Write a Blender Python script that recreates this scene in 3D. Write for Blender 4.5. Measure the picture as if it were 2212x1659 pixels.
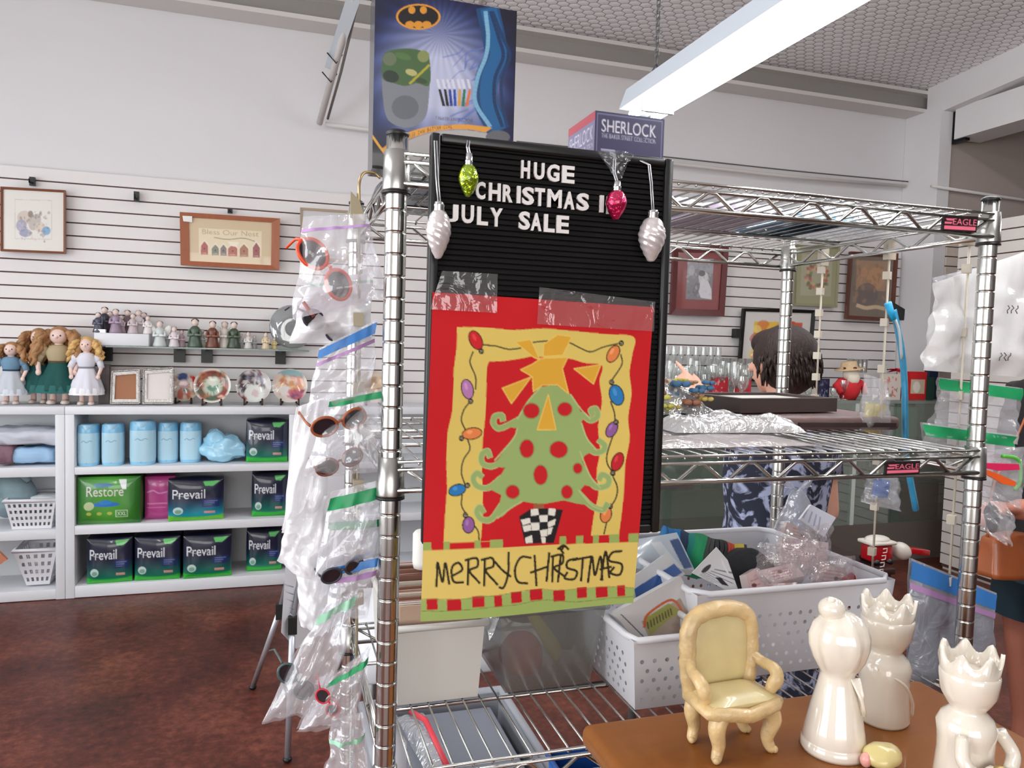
import bpy, bmesh, math, random
import numpy as np
from mathutils import Vector, Matrix, Euler, noise
for o in list(bpy.data.objects): bpy.data.objects.remove(o)
SC = bpy.context.scene; COL = SC.collection; PI = math.pi
random.seed(7); RNG = np.random.default_rng(7)

# ------------------------------------------------------------------ camera
CH = 1.5; FPX = 1630.0; CX, CY = 1106.0, 829.5
pit, rol, yaw = math.radians(-3.06), math.radians(1.635), math.radians(17.4)
fw = Vector((math.sin(yaw)*math.cos(pit), math.cos(yaw)*math.cos(pit), math.sin(pit)))
rt = Vector((math.cos(yaw), -math.sin(yaw), 0)); up = rt.cross(fw)
RT = math.cos(rol)*rt + math.sin(rol)*up; UP = -math.sin(rol)*rt + math.cos(rol)*up
cam = bpy.data.cameras.new('camera'); CAM = bpy.data.objects.new('camera', cam); COL.objects.link(CAM)
cam.sensor_width = 36; cam.sensor_fit = 'HORIZONTAL'; cam.lens = 36*FPX/2212; cam.clip_start = .02
m = Matrix.Identity(4)
for i in range(3):
    m[i][0] = RT[i]; m[i][1] = UP[i]; m[i][2] = -fw[i]
m[2][3] = CH; CAM.matrix_world = m
SC.camera = CAM

# ------------------------------------------------------------------ world, exposure, daylight
SC.view_settings.view_transform = 'Standard'; SC.view_settings.look = 'None'
SC.view_settings.gamma = 1; SC.view_settings.exposure = 0.2
SC.cycles.max_bounces = 10; SC.cycles.transparent_max_bounces = 24; SC.cycles.diffuse_bounces = 5
SC.cycles.glossy_bounces = 4; SC.cycles.caustics_reflective = False; SC.cycles.caustics_refractive = False
SC.cycles.sample_clamp_indirect = 6; SC.cycles.use_denoising = True
W = bpy.data.worlds.new('daylight'); SC.world = W; W.use_nodes = True
W.node_tree.nodes['Background'].inputs[0].default_value = (.86, .93, 1, 1)
W.node_tree.nodes['Background'].inputs[1].default_value = 0.9
def area(name, loc, rot, sx, sy, power, col):
    l = bpy.data.lights.new(name, 'AREA'); l.shape = 'RECTANGLE'; l.size = sx; l.size_y = sy
    l.energy = power; l.color = col
    o = bpy.data.objects.new(name, l); COL.objects.link(o); o.location = loc; o.rotation_euler = rot
    return o
# daylight outside the shop windows on the left and behind the photographer
WIN_L = [(-.9, 1.9), (2.0, 4.1)]
for k, (y0, y1) in enumerate(WIN_L):
    area('daylight_left', (-3.32, (y0+y1)/2, 1.75), (0, -PI/2, 0), 2.3, y1-y0, (96, 34)[k], (.94, .97, 1))
area('daylight_front', (-.9, -3.62, 1.7), (PI/2, 0, 0), 3.6, 2.3, 92, (1, .96, .92))

# ------------------------------------------------------------------ helpers: pixels to points
def ray(x, y): return RT*((x-CX)/FPX) - UP*((y-CY)/FPX) + fw
CP = Vector((0, 0, CH))
def at(x, y, Y): r = ray(x, y); return CP + r*(Y/r.y)
def atd(x, y, d): return CP + ray(x, y)*d
def atz(x, y, z): r = ray(x, y); return CP + r*((z-CH)/r.z)
def atx(x, y, X): r = ray(x, y); return CP + r*(X/r.x)

# ------------------------------------------------------------------ helpers: materials
def lin(c):
    return tuple((v/255/12.92 if v/255 <= .04045 else ((v/255+.055)/1.055)**2.4) for v in c[:3])
MATS = {}
def M(name, c=(200, 200, 200), rough=.5, metal=0, spec=.5, var=0, vscale=8, bump=0, bscale=40, coat=0, emit=0, trans=0, stretch=None):
    if name in MATS: return MATS[name]
    mt = bpy.data.materials.new(name); mt.use_nodes = True; MATS[name] = mt
    n = mt.node_tree.nodes; l = mt.node_tree.links; b = n['Principled BSDF']
    L = lin(c); b.inputs['Base Color'].default_value = (*L, 1)
    b.inputs['Roughness'].default_value = rough; b.inputs['Metallic'].default_value = metal
    b.inputs['Specular IOR Level'].default_value = spec
    if coat: b.inputs['Coat Weight'].default_value = coat
    if trans: b.inputs['Transmission Weight'].default_value = trans
    if emit:
        b.inputs['Emission Color'].default_value = (*L, 1); b.inputs['Emission Strength'].default_value = emit
    if var or bump:
        tc = n.new('ShaderNodeTexCoord'); vec = tc.outputs['Object']
        if stretch:
            mp = n.new('ShaderNodeMapping'); mp.inputs['Scale'].default_value = stretch
            l.new(vec, mp.inputs[0]); vec = mp.outputs[0]
    if var:
        nz = n.new('ShaderNodeTexNoise'); nz.inputs['Scale'].default_value = vscale; nz.inputs['Detail'].default_value = 6
        l.new(vec, nz.inputs['Vector'])
        mx = n.new('ShaderNodeMix'); mx.data_type = 'RGBA'
        mx.inputs[6].default_value = (*[v*(1-var) for v in L], 1); mx.inputs[7].default_value = (*[min(1, v*(1+var)) for v in L], 1)
        l.new(nz.outputs['Fac'], mx.inputs[0]); l.new(mx.outputs[2], b.inputs['Base Color'])
    if bump:
        nb = n.new('ShaderNodeTexNoise'); nb.inputs['Scale'].default_value = bscale; nb.inputs['Detail'].default_value = 4
        l.new(vec, nb.inputs['Vector'])
        bp = n.new('ShaderNodeBump'); bp.inputs['Strength'].default_value = bump; bp.inputs['Distance'].default_value = .01
        l.new(nb.outputs['Fac'], bp.inputs['Height']); l.new(bp.outputs[0], b.inputs['Normal'])
    return mt
def PAINT(rough=.5, coat=0, spec=.5):      # printed surface: the colours live in the mesh's own colour attribute
    nm = 'print_%d_%d_%d' % (rough*100, coat*100, spec*100)
    if nm in MATS: return MATS[nm]
    mt = M(nm, rough=rough, coat=coat, spec=spec); n = mt.node_tree.nodes
    a = n.new('ShaderNodeAttribute'); a.attribute_name = 'Col'
    mt.node_tree.links.new(a.outputs['Color'], n['Principled BSDF'].inputs['Base Color'])
    return mt
def FILM(name, c=(255, 255, 255), clear=.7, rough=.12, gloss=.5, white=.5, bump=0):
    # thin clear plastic: mostly see-through, some shine, a little milky
    if name in MATS: return MATS[name]
    mt = bpy.data.materials.new(name); mt.use_nodes = True; MATS[name] = mt
    n = mt.node_tree.nodes; l = mt.node_tree.links; n.clear()
    out = n.new('ShaderNodeOutputMaterial'); L = lin(c)
    tr = n.new('ShaderNodeBsdfTransparent'); tr.inputs[0].default_value = (*[.25+.75*v for v in L], 1)
    gl = n.new('ShaderNodeBsdfGlossy'); gl.inputs['Roughness'].default_value = rough; gl.inputs[0].default_value = (1, 1, 1, 1)
    df = n.new('ShaderNodeBsdfDiffuse'); df.inputs[0].default_value = (*L, 1)
    tl = n.new('ShaderNodeBsdfTranslucent'); tl.inputs[0].default_value = (*L, 1)
    m0 = n.new('ShaderNodeMixShader'); m0.inputs[0].default_value = .4; l.new(df.outputs[0], m0.inputs[1]); l.new(tl.outputs[0], m0.inputs[2])
    lw = n.new('ShaderNodeLayerWeight'); lw.inputs[0].default_value = .35
    ml = n.new('ShaderNodeMath'); ml.operation = 'MULTIPLY_ADD'; ml.inputs[1].default_value = gloss; ml.inputs[2].default_value = gloss*.25
    l.new(lw.outputs['Facing'], ml.inputs[0])
    m1 = n.new('ShaderNodeMixShader'); m1.inputs[0].default_value = (1-clear)*white*2 if (1-clear)*white*2 < 1 else 1
    l.new(tr.outputs[0], m1.inputs[1]); l.new(m0.outputs[0], m1.inputs[2])
    m2 = n.new('ShaderNodeMixShader'); l.new(ml.outputs[0], m2.inputs[0]); l.new(m1.outputs[0], m2.inputs[1]); l.new(gl.outputs[0], m2.inputs[2])
    if bump:
        tc = n.new('ShaderNodeTexCoord'); nb = n.new('ShaderNodeTexNoise'); nb.inputs['Scale'].default_value = 35; nb.inputs['Detail'].default_value = 3
        nb.inputs['Distortion'].default_value = 1.5
        l.new(tc.outputs['Object'], nb.inputs['Vector'])
        bp = n.new('ShaderNodeBump'); bp.inputs['Strength'].default_value = bump; bp.inputs['Distance'].default_value = .012
        l.new(nb.outputs['Fac'], bp.inputs['Height'])
        for q in (gl, df): l.new(bp.outputs[0], q.inputs['Normal'])
    l.new(m2.outputs[0], out.inputs[0])
    return mt

# ------------------------------------------------------------------ helpers: mesh builder
ROOTM = {}
def V(*a): return Vector(a)
class MB:
    def __init__(s): s.v = []; s.f = []; s.m = []; s.c = []; s.col = (1, 1, 1); s.mi = 0; s.painted = False; s.sm = []
    def ink(s, c): s.col = lin(c); s.painted = True; return s
    def add(s, vs, fs, smooth=True):
        b = len(s.v); s.v += [tuple(p) for p in vs]; s.c += [s.col]*len(vs)
        s.f += [tuple(b+i for i in f) for f in fs]; s.m += [s.mi]*len(fs); s.sm += [smooth]*len(fs); return s
    def bm(s, b, mat=None, smooth=False):
        if mat is not None: bmesh.ops.transform(b, matrix=mat, verts=b.verts)
        b.verts.ensure_lookup_table(); b.verts.index_update()
        s.add([v.co.copy() for v in b.verts], [[v.index for v in f.verts] for f in b.faces], smooth); b.free(); return s
    def box(s, c, size, rot=(0, 0, 0), bev=0, seg=2, smooth=None):
        b = bmesh.new(); bmesh.ops.create_cube(b, size=1)
        bmesh.ops.scale(b, vec=size, verts=b.verts)
        if bev: bmesh.ops.bevel(b, geom=b.edges[:], offset=bev, segments=seg, affect='EDGES', profile=.5)
        mt = rot if isinstance(rot, Matrix) else Euler(rot).to_matrix()
        return s.bm(b, Matrix.Translation(c) @ mt.to_4x4(), bool(bev) if smooth is None else smooth)
    def bb(s, a, b, bev=0): # box from two corners
        a = Vector(a); b = Vector(b)
        return s.box((a+b)/2, [abs(x) for x in (b-a)], bev=bev)
    def tube(s, pts, r, n=8, caps=True, closed=False, flat=1):
        P = [Vector(p) for p in pts]; k = len(P); R = r if hasattr(r, '__len__') else [r]*k
        T = [((P[(i+1) % k] - P[i-1]) if closed else (P[min(i+1, k-1)] - P[max(i-1, 0)])) for i in range(k)]
        T = [t.normalized() if t.length > 1e-9 else V(0, 0, 1) for t in T]
        u = T[0].orthogonal().normalized(); vs = []
        for i in range(k):
            u = (u - T[i]*u.dot(T[i])); u = u.normalized() if u.length > 1e-6 else T[i].orthogonal().normalized()
            w = T[i].cross(u)
            for j in range(n):
                a = 2*PI*j/n; vs.append(P[i] + u*(R[i]*math.cos(a)) + w*(R[i]*flat*math.sin(a)))
        fs = []
        for i in range(k if closed else k-1):
            for j in range(n):
                a = i*n+j; b = i*n+(j+1) % n; i2 = (i+1) % k
                fs.append((a, b, i2*n+(j+1) % n, i2*n+j))
        if caps and not closed: fs += [tuple(range(n))[::-1], tuple((k-1)*n+j for j in range(n))]
        return s.add(vs, fs)
    def ball(s, c, r, nu=14, nv=9, rot=None):
        r = r if hasattr(r, '__len__') else (r, r, r); vs = []; fs = []; rm = Euler(rot).to_matrix() if rot else Matrix.Identity(3)
        c = Vector(c)
        for i in range(nv+1):
            t = PI*i/nv
            for j in range(nu):
                p = 2*PI*j/nu; vs.append(c + rm @ V(r[0]*math.sin(t)*math.cos(p), r[1]*math.sin(t)*math.sin(p), r[2]*math.cos(t)))
        for i in range(nv):
            for j in range(nu): fs.append((i*nu+j, (i+1)*nu+j, (i+1)*nu+(j+1) % nu, i*nu+(j+1) % nu))
        return s.add(vs, fs)
    def lathe(s, prof, n=24, c=(0, 0, 0), rot=None, fr=None, caps=True):
        c = Vector(c); rm = Euler(rot).to_matrix() if rot else Matrix.Identity(3); vs = []; fs = []
        for i, (r, z) in enumerate(prof):
            for j in range(n):
                a = 2*PI*j/n; q = fr(a, i, r, z) if fr else (r, z)
                vs.append(c + rm @ V(q[0]*math.cos(a), q[0]*math.sin(a), q[1]))
        k = len(prof)
        for i in range(k-1):
            for j in range(n): fs.append((i*n+j, i*n+(j+1) % n, (i+1)*n+(j+1) % n, (i+1)*n+j))
        if caps: fs += [tuple(range(n))[::-1], tuple((k-1)*n+j for j in range(n))]
        return s.add(vs, fs)
    def grid(s, nx, ny, fn, smooth=True, thick=0):
        vs = [fn(i/nx, j/ny) for j in range(ny+1) for i in range(nx+1)]; w = nx+1
        fs = [(j*w+i, j*w+i+1, (j+1)*w+i+1, (j+1)*w+i) for j in range(ny) for i in range(nx)]
        return s.add(vs, fs, smooth)
    def poly(s, pts, d): # closed outline pts extruded along vector d
        P = [Vector(p) for p in pts]; d = Vector(d); k = len(P)
        fs = [tuple(range(k))[::-1], tuple(range(k, 2*k))] + [(i, (i+1) % k, k+(i+1) % k, k+i) for i in range(k)]
        return s.add(P+[p+d for p in P], fs, False)
    def art(s, cv, pos, back=None, smooth=True): # printed grid; pos(U,V)->(X,Y,Z) arrays, v runs down
        img = cv.get(); h, w, _ = img.shape
        U, Vv = np.meshgrid(np.linspace(0, 1, w), np.linspace(0, 1, h)); X, Y, Z = pos(U, Vv)
        X = np.broadcast_to(X, U.shape); Y = np.broadcast_to(Y, U.shape); Z = np.broadcast_to(Z, U.shape)
        b = len(s.v); s.v += list(map(tuple, np.stack([X, Y, Z], -1).reshape(-1, 3).tolist()))
        s.c += list(map(tuple, img.reshape(-1, 3).tolist()))
        I = (np.arange(h-1)[:, None]*w + np.arange(w-1)[None]).ravel() + b
        F = np.stack([I, I+w, I+w+1, I+1], -1).tolist(); s.f += list(map(tuple, F)); s.m += [s.mi]*len(F); s.sm += [smooth]*len(F)
        s.painted = True; return s
    def jitter(s, amp, sc, b=0, seed=0):
        for i in range(b, len(s.v)):
            p = Vector(s.v[i]); s.v[i] = tuple(p + noise.noise_vector(p*sc+V(seed, seed*1.7, 0))*amp)
        return s
    def build(s, name, mats, parent=None, world=True, label=None):
        me = bpy.data.meshes.new(name); vs = s.v
        if parent is not None and world:
            im = ROOTM.get(parent.name, Matrix.Identity(4)).inverted(); vs = [tuple(im @ Vector(p)) for p in vs]
        me.from_pydata(vs, [], s.f)
        mats = mats if isinstance(mats, (list, tuple)) else [mats]
        for q in mats: me.materials.append(q)
        if len(mats) > 1: me.polygons.foreach_set('material_index', s.m)
        me.polygons.foreach_set('use_smooth', s.sm)
        if s.painted:
            at_ = me.color_attributes.new('Col', 'FLOAT_COLOR', 'POINT')
            a = np.ones((len(s.v), 4), np.float32); a[:, :3] = np.array(s.c, np.float32); at_.data.foreach_set('color', a.ravel())
        me.update()
        o = bpy.data.objects.new(name, me); COL.objects.link(o)
        if parent is not None:
            o.parent = parent; ROOTM[o.name] = ROOTM.get(parent.name, Matrix.Identity(4))
        if label: o['label'] = label
        return o
def tag(o, label, cat, group=None):
    o['label'] = label; o['category'] = cat
    if group: o['group'] = group
    return o
def thing(name, label, cat, loc=(0, 0, 0), rotz=0, group=None):
    o = bpy.data.objects.new(name, None); COL.objects.link(o); o.empty_display_size = .02
    o.location = loc; o.rotation_euler = (0, 0, rotz)
    ROOTM[o.name] = Matrix.Translation(loc) @ Matrix.Rotation(rotz, 4, 'Z')
    return tag(o, label, cat, group)
def struct(o): o['kind'] = 'structure'; return o
def dup(r, loc=None, rotz=None, label=None):
    c = r.copy(); COL.objects.link(c)
    if loc is not None: c.location = loc
    if rotz is not None: c.rotation_euler = (0, 0, rotz)
    if label: c['label'] = label
    for a in list(r.children):
        d = a.copy(); COL.objects.link(d); d.parent = c
        for g in list(a.children):
            e = g.copy(); COL.objects.link(e); e.parent = d
    return c
def fbm(x, y, seed=0, o=3):
    return sum(noise.noise(V(x*2**k, y*2**k, seed+k*3.1))/2**k for k in range(o))

# ------------------------------------------------------------------ helpers: printed artwork
def homog(src, dst):
    A = []; B = []
    for (x, y), (u, v) in zip(src, dst):
        A.append([x, y, 1, 0, 0, 0, -u*x, -u*y]); B.append(u); A.append([0, 0, 0, x, y, 1, -v*x, -v*y]); B.append(v)
    h = np.linalg.solve(np.array(A, float), np.array(B, float)); return np.append(h, 1).reshape(3, 3)
GLYPH = {}
def glyphs(t):
    if t not in GLYPH:
        c = bpy.data.curves.new('t', 'FONT'); c.body = t; c.resolution_u = 4; o = bpy.data.objects.new('t', c)
        me = bpy.data.meshes.new_from_object(o); me.calc_loop_triangles()
        vs = np.array([v.co[:2] for v in me.vertices]) if len(me.vertices) else np.zeros((0, 2))
        GLYPH[t] = (vs, [tuple(q.vertices) for q in me.loop_triangles])
        bpy.data.objects.remove(o); bpy.data.curves.remove(c); bpy.data.meshes.remove(me)
    return GLYPH[t]
class Cv:
    # a printed picture of nx by ny points; quad = pixel corners (TL,TR,BR,BL) it is traced in
    def __init__(s, nx, ny, bg, quad=None, ss=2):
        s.nx, s.ny, s.ss = nx, ny, ss; s.a = np.ones((ny*ss, nx*ss, 3))*np.array(lin(bg))
        s.H = homog(quad, [(0, 0), (nx*ss, 0), (nx*ss, ny*ss), (0, ny*ss)]) if quad else np.diag([ss*nx, ss*ny, 1.])
    def mp(s, pts):
        p = np.array(pts, float); q = np.c_[p, np.ones(len(p))] @ s.H.T; return q[:, :2]/q[:, 2:]
    def _fill(s, q, c, al=1):
        x0, y0 = np.floor(q.min(0)).astype(int); x1, y1 = np.ceil(q.max(0)).astype(int)+1
        x0 = max(x0, 0); y0 = max(y0, 0); x1 = min(x1, s.a.shape[1]); y1 = min(y1, s.a.shape[0])
        if x1 <= x0 or y1 <= y0: return
        X, Y = np.meshgrid(np.arange(x0, x1)+.5, np.arange(y0, y1)+.5); ins = np.zeros(X.shape, bool); n = len(q)
        for i in range(n):
            ax, ay = q[i]; bx, by = q[(i+1) % n]
            if ay == by: continue
            ins ^= ((ay > Y) != (by > Y)) & (X < (bx-ax)*(Y-ay)/(by-ay)+ax)
        r = s.a[y0:y1, x0:x1]; r[ins] = r[ins]*(1-al) + np.array(lin(c))*al
    def poly(s, pts, c, al=1): s._fill(s.mp(pts), c, al); return s
    def rect(s, x0, y0, x1, y1, c, al=1): return s.poly([(x0, y0), (x1, y0), (x1, y1), (x0, y1)], c, al)
    def ell(s, x, y, rx, ry, c, rot=0, al=1, n=28):
        cr, sr = math.cos(rot), math.sin(rot)
        return s.poly([(x+rx*math.cos(t)*cr-ry*math.sin(t)*sr, y+rx*math.cos(t)*sr+ry*math.sin(t)*cr) for t in np.linspace(0, 2*PI, n, False)], c, al)
    def line(s, pts, w, c, al=1, smooth=True):
        P = np.array(pts, float)
        if smooth and len(P) > 2: P = spline(P)
        for a, b in zip(P[:-1], P[1:]):
            d = b-a; L = np.hypot(*d)
            if L < 1e-9: continue
            nrm = np.array([-d[1], d[0]])/L*w/2; e = d/L*w*.25
            s.poly([a+nrm-e, b+nrm+e, b-nrm+e, a-nrm-e], c, al)
        return s
    def text(s, t, x0, y0, x1, y1, c, al=1, skew=0): # text fitted in the box from its left baseline-top corner
        vs, tr = glyphs(t)
        if not len(vs): return s
        mn, mxx = vs.min(0), vs.max(0); n = (vs-mn)/np.maximum(mxx-mn, 1e-6)
        px = x0+(x1-x0)*n[:, 0]; py = y1+(y0-y1)*n[:, 1] + skew*n[:, 0]; q = s.mp(np.c_[px, py])
        for t3 in tr: s._fill(q[list(t3)], c, al)
        return s
    def shade(s, fn): # colour ramp of the print itself: fn(U,V)->rgb(0-255),alpha
        h, w, _ = s.a.shape; U, Vv = np.meshgrid((np.arange(w)+.5)/w, (np.arange(h)+.5)/h)
        rgb, al = fn(U, Vv); rgb = np.array(rgb, float)
        L = np.where(rgb/255 <= .04045, rgb/255/12.92, ((rgb/255+.055)/1.055)**2.4)
        s.a = s.a*(1-al[..., None]) + L*al[..., None]; return s
    def blotch(s, cols, n, r0, r1, seed=0, box=(0, 0, 1, 1), al=.8):
        g = np.random.default_rng(seed); H = s.H; s.H = np.diag([s.ss*s.nx, s.ss*s.ny, 1.])
        for k in range(n):
            s.ell(g.uniform(box[0], box[2]), g.uniform(box[1], box[3]), g.uniform(r0, r1), g.uniform(r0, r1), cols[g.integers(len(cols))], g.uniform(0, 3), al, 14)
        s.H = H; return s
    def get(s): return s.a.reshape(s.ny, s.ss, s.nx, s.ss, 3).mean((1, 3))
def spline(P, k=6):
    P = np.array(P, float); Q = np.vstack([2*P[0]-P[1], P, 2*P[-1]-P[-2]]); out = []
    for i in range(1, len(Q)-2):
        for t in np.linspace(0, 1, k, False):
            a, b, c, d = Q[i-1:i+3]
            out.append(.5*(2*b+(c-a)*t+(2*a-5*b+4*c-d)*t*t+(3*b-a-3*c+d)*t**3))
    out.append(P[-1]); return np.array(out)
def sp3(P, k=6): return [Vector(p) for p in spline([tuple(q) for q in P], k)]
def quadpos(a, b, c, d, off=(0, 0, 0)): # flat print between four corners TL,TR,BR,BL
    a, b, c, d = [np.array(q, float)+np.array(off, float) for q in (a, b, c, d)]
    def f(U, W_):
        p = (a*(1-U[..., None])+b*U[..., None])*(1-W_[..., None])+(d*(1-U[..., None])+c*U[..., None])*W_[..., None]
        return p[..., 0], p[..., 1], p[..., 2]
    return f
# ------------------------------------------------------------------ the setting
chrome = M('chrome', (205, 205, 200), .16, 1); dkmetal = M('dark_metal', (40, 40, 42), .4, .8)
white = M('white_laminate', (222, 224, 228), .45); black = M('black_plastic', (14, 14, 15), .4)
WY = 5.07; CZ0 = 3.62; CSL = .077     # back wall, ceiling height at the wall, ceiling slope
def cz(y): return CZ0 + CSL*(5.0-y)
fl = M('floor_concrete', (84, 46, 38), .36, spec=.22)
n = fl.node_tree.nodes; l = fl.node_tree.links; tc = n.new('ShaderNodeTexCoord')
n1 = n.new('ShaderNodeTexNoise'); n1.inputs['Scale'].default_value = 2.2; n1.inputs['Detail'].default_value = 5
n2 = n.new('ShaderNodeTexNoise'); n2.inputs['Scale'].default_value = 26; n2.inputs['Detail'].default_value = 8; n2.inputs['Roughness'].default_value = .7
l.new(tc.outputs['Object'], n1.inputs['Vector']); l.new(tc.outputs['Object'], n2.inputs['Vector'])
md = n.new('ShaderNodeMath'); md.operation = 'MULTIPLY_ADD'; md.inputs[1].default_value = .45; l.new(n1.outputs['Fac'], md.inputs[0])
mh = n.new('ShaderNodeMath'); mh.operation = 'MULTIPLY'; mh.inputs[1].default_value = .55; l.new(n2.outputs['Fac'], mh.inputs[0]); l.new(mh.outputs[0], md.inputs[2])
cr = n.new('ShaderNodeValToRGB'); e = cr.color_ramp.elements
e[0].position = .36; e[0].color = (*lin((56, 28, 25)), 1); e[1].position = .66; e[1].color = (*lin((132, 76, 58)), 1)
q = e.new(.5); q.color = (*lin((92, 47, 38)), 1)
l.new(md.outputs[0], cr.inputs[0]); l.new(cr.outputs[0], n['Principled BSDF'].inputs['Base Color'])
struct(MB().bb((-3.2, -3.6, -.1), (9, 5.4, 0)).build('floor', fl))
plaster = M('painted_plaster', (222, 220, 221), .75, var=.03, vscale=1.5, bump=.05, bscale=60)
plaster_b = M('shade_toned_plaster', (176, 164, 156), .75, var=.03, vscale=2)  # browner tone: shade from the girder put into the wall colour
JX = 4.93     # where the back wall jogs forward
struct(MB().bb((-3.2, WY+.02, 0), (JX, WY+.22, 4.6)).build('wall_back', plaster))
jog = MB(); jog.bb((JX+.002, 4.74, 0), (JX+.12, WY+.2, 3.46)); struct(jog.build('wall_jog', plaster))
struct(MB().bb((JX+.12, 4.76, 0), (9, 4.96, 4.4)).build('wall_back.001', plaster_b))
# slatwall: real boards with dark slots between them
slat = M('slatwall_board', (226, 222, 221), .5); slot = M('slot_liner', (92, 62, 54), .6)
def slats(x0, x1, y, ztop, zbot, face=-1):
    b = MB(); b.mi = 1; b.bb((x0, y, zbot), (x1, y+.012, ztop)); b.mi = 0; z = ztop; first = True
    while z > zbot:
        z2 = max(z-(.0762-.0085), zbot); b.bb((x0, y-.016, z2), (x1, y, z)); z -= .0762
    return b
struct(slats(-3.2, JX-.004, WY, 2.437, .3).build('wall_back.002', [slat, slot]))
struct(slats(JX+.125, 7.5, 4.745, 2.437, .3).build('wall_back.003', [M('beige_slat_board', (212, 200, 188), .55), slot]))
# ceiling: white quilted insulation behind chicken wire
ce = M('insulated_ceiling', (225, 222, 222), .7); n = ce.node_tree.nodes; l = ce.node_tree.links
tc = n.new('ShaderNodeTexCoord'); mp = n.new('ShaderNodeMapping'); s_ = 1/.062; mp.inputs['Scale'].default_value = (s_*.8, s_*1.1, 0)
l.new(tc.outputs['Object'], mp.inputs[0])
def vm(op, a, b=None, out=0):
    q = n.new('ShaderNodeVectorMath'); q.operation = op
    for i, x in enumerate((a, b)):
        if x is None: continue
        if isinstance(x, tuple): q.inputs[i].default_value = x
        else: l.new(x, q.inputs[i])
    return q.outputs[out]
R_ = (1, 1.7320508, 1); Hh = (.5, .8660254, 0)
p0 = vm('ADD', mp.outputs[0], (400, 400*1.7320508, 0))
A = vm('SUBTRACT', vm('MODULO', p0, R_), Hh); B = vm('SUBTRACT', vm('MODULO', vm('ADD', p0, Hh), R_), Hh)
def mth(op, a, b):
    q = n.new('ShaderNodeMath'); q.operation = op
    for i, x in enumerate((a, b)):
        if isinstance(x, (int, float)): q.inputs[i].default_value = x
        else: l.new(x, q.inputs[i])
    return q.outputs[0]
def hexd(v):
    a = vm('ABSOLUTE', v); q = n.new('ShaderNodeVectorMath'); q.operation = 'DOT_PRODUCT'; l.new(a, q.inputs[0]); q.inputs[1].default_value = (.5, .8660254, 0)
    sx = n.new('ShaderNodeSeparateXYZ'); l.new(a, sx.inputs[0]); return mth('MAXIMUM', q.outputs['Value'], sx.outputs[0])
hd = mth('MINIMUM', hexd(A), hexd(B))
wire = mth('GREATER_THAN', hd, .455)
mx = n.new('ShaderNodeMix'); mx.data_type = 'RGBA'; mx.inputs[6].default_value = (*lin((244, 241, 242)), 1); mx.inputs[7].default_value = (*lin((156, 152, 150)), 1)
l.new(wire, mx.inputs[0]); l.new(mx.outputs[2], n['Principled BSDF'].inputs['Base Color'])
bp = n.new('ShaderNodeBump'); bp.inputs['Strength'].default_value = .5; bp.inputs['Distance'].default_value = .02; bp.invert = True
l.new(hd, bp.inputs['Height']); l.new(bp.outputs[0], n['Principled BSDF'].inputs['Normal'])
b = MB(); b.add([(-3.2, -3.6, cz(-3.6)), (9, -3.6, cz(-3.6)), (9, 5.3, cz(5.3)), (-3.2, 5.3, cz(5.3))], [(0, 1, 2, 3)], False)
b.add([(-3.2, -3.6, cz(-3.6)+.1), (9, -3.6, cz(-3.6)+.1), (9, 5.3, cz(5.3)+.1), (-3.2, 5.3, cz(5.3)+.1)], [(3, 2, 1, 0)], False)
struct(b.build('ceiling', ce))
# steel eave beam along the back wall: flanges and web
beamp = M('grey_beam_paint', (150, 146, 142), .6); flg = M('pale_beam_flange', (212, 208, 204), .6)
b = MB(); b.bb((-3.2, 4.97, 3.47), (JX+.1, 5.07, 3.6)); b.mi = 1
b.bb((-3.2, 4.90, 3.44), (JX+.1, 5.088, 3.468)); b.bb((-3.2, 4.90, 3.585), (JX+.1, 5.0, 3.612))
struct(b.build('trim_1', [beamp, flg]))
# girder running toward the viewer from the jog
b = MB(); b.add([(JX+.02, 4.9, 3.40), (JX+.02, 1.2, 3.40+CSL*3.7), (JX+.02, 1.2, cz(1.2)), (JX+.02, 4.9, cz(4.9)),
                 (JX+.3, 4.9, 3.40), (JX+.3, 1.2, 3.40+CSL*3.7), (JX+.3, 1.2, cz(1.2)), (JX+.3, 4.9, cz(4.9))],
                [(0, 1, 2, 3), (7, 6, 5, 4), (0, 4, 5, 1), (1, 5, 6, 2), (2, 6, 7, 3), (3, 7, 4, 0)], False)
struct(b.build('trim_2', M('white_girder_paint', (224, 222, 222), .6)))
b = MB(); b.bb((JX+.1, 1.2, 3.19), (JX+.36, 4.70, 3.43)); struct(b.build('trim_3', MATS['white_girder_paint']))
b = MB(); b.bb((JX+.12, 4.62, 3.17), (JX+.17, 4.758, 3.45)); struct(b.build('trim_4', dkmetal))
# ceiling seam battens
for k, (x0, y0, x1, y1) in enumerate([(1.2, 2.0, 1.2, 5.0), (3.3, .2, 3.3, 5.0)]):
    b = MB(); b.tube([(x0, y0, cz(y0)-.008), (x1, y1, cz(y1)-.008)], .012, 6); struct(b.build('trim_%d' % (5+k), flg))
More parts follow.
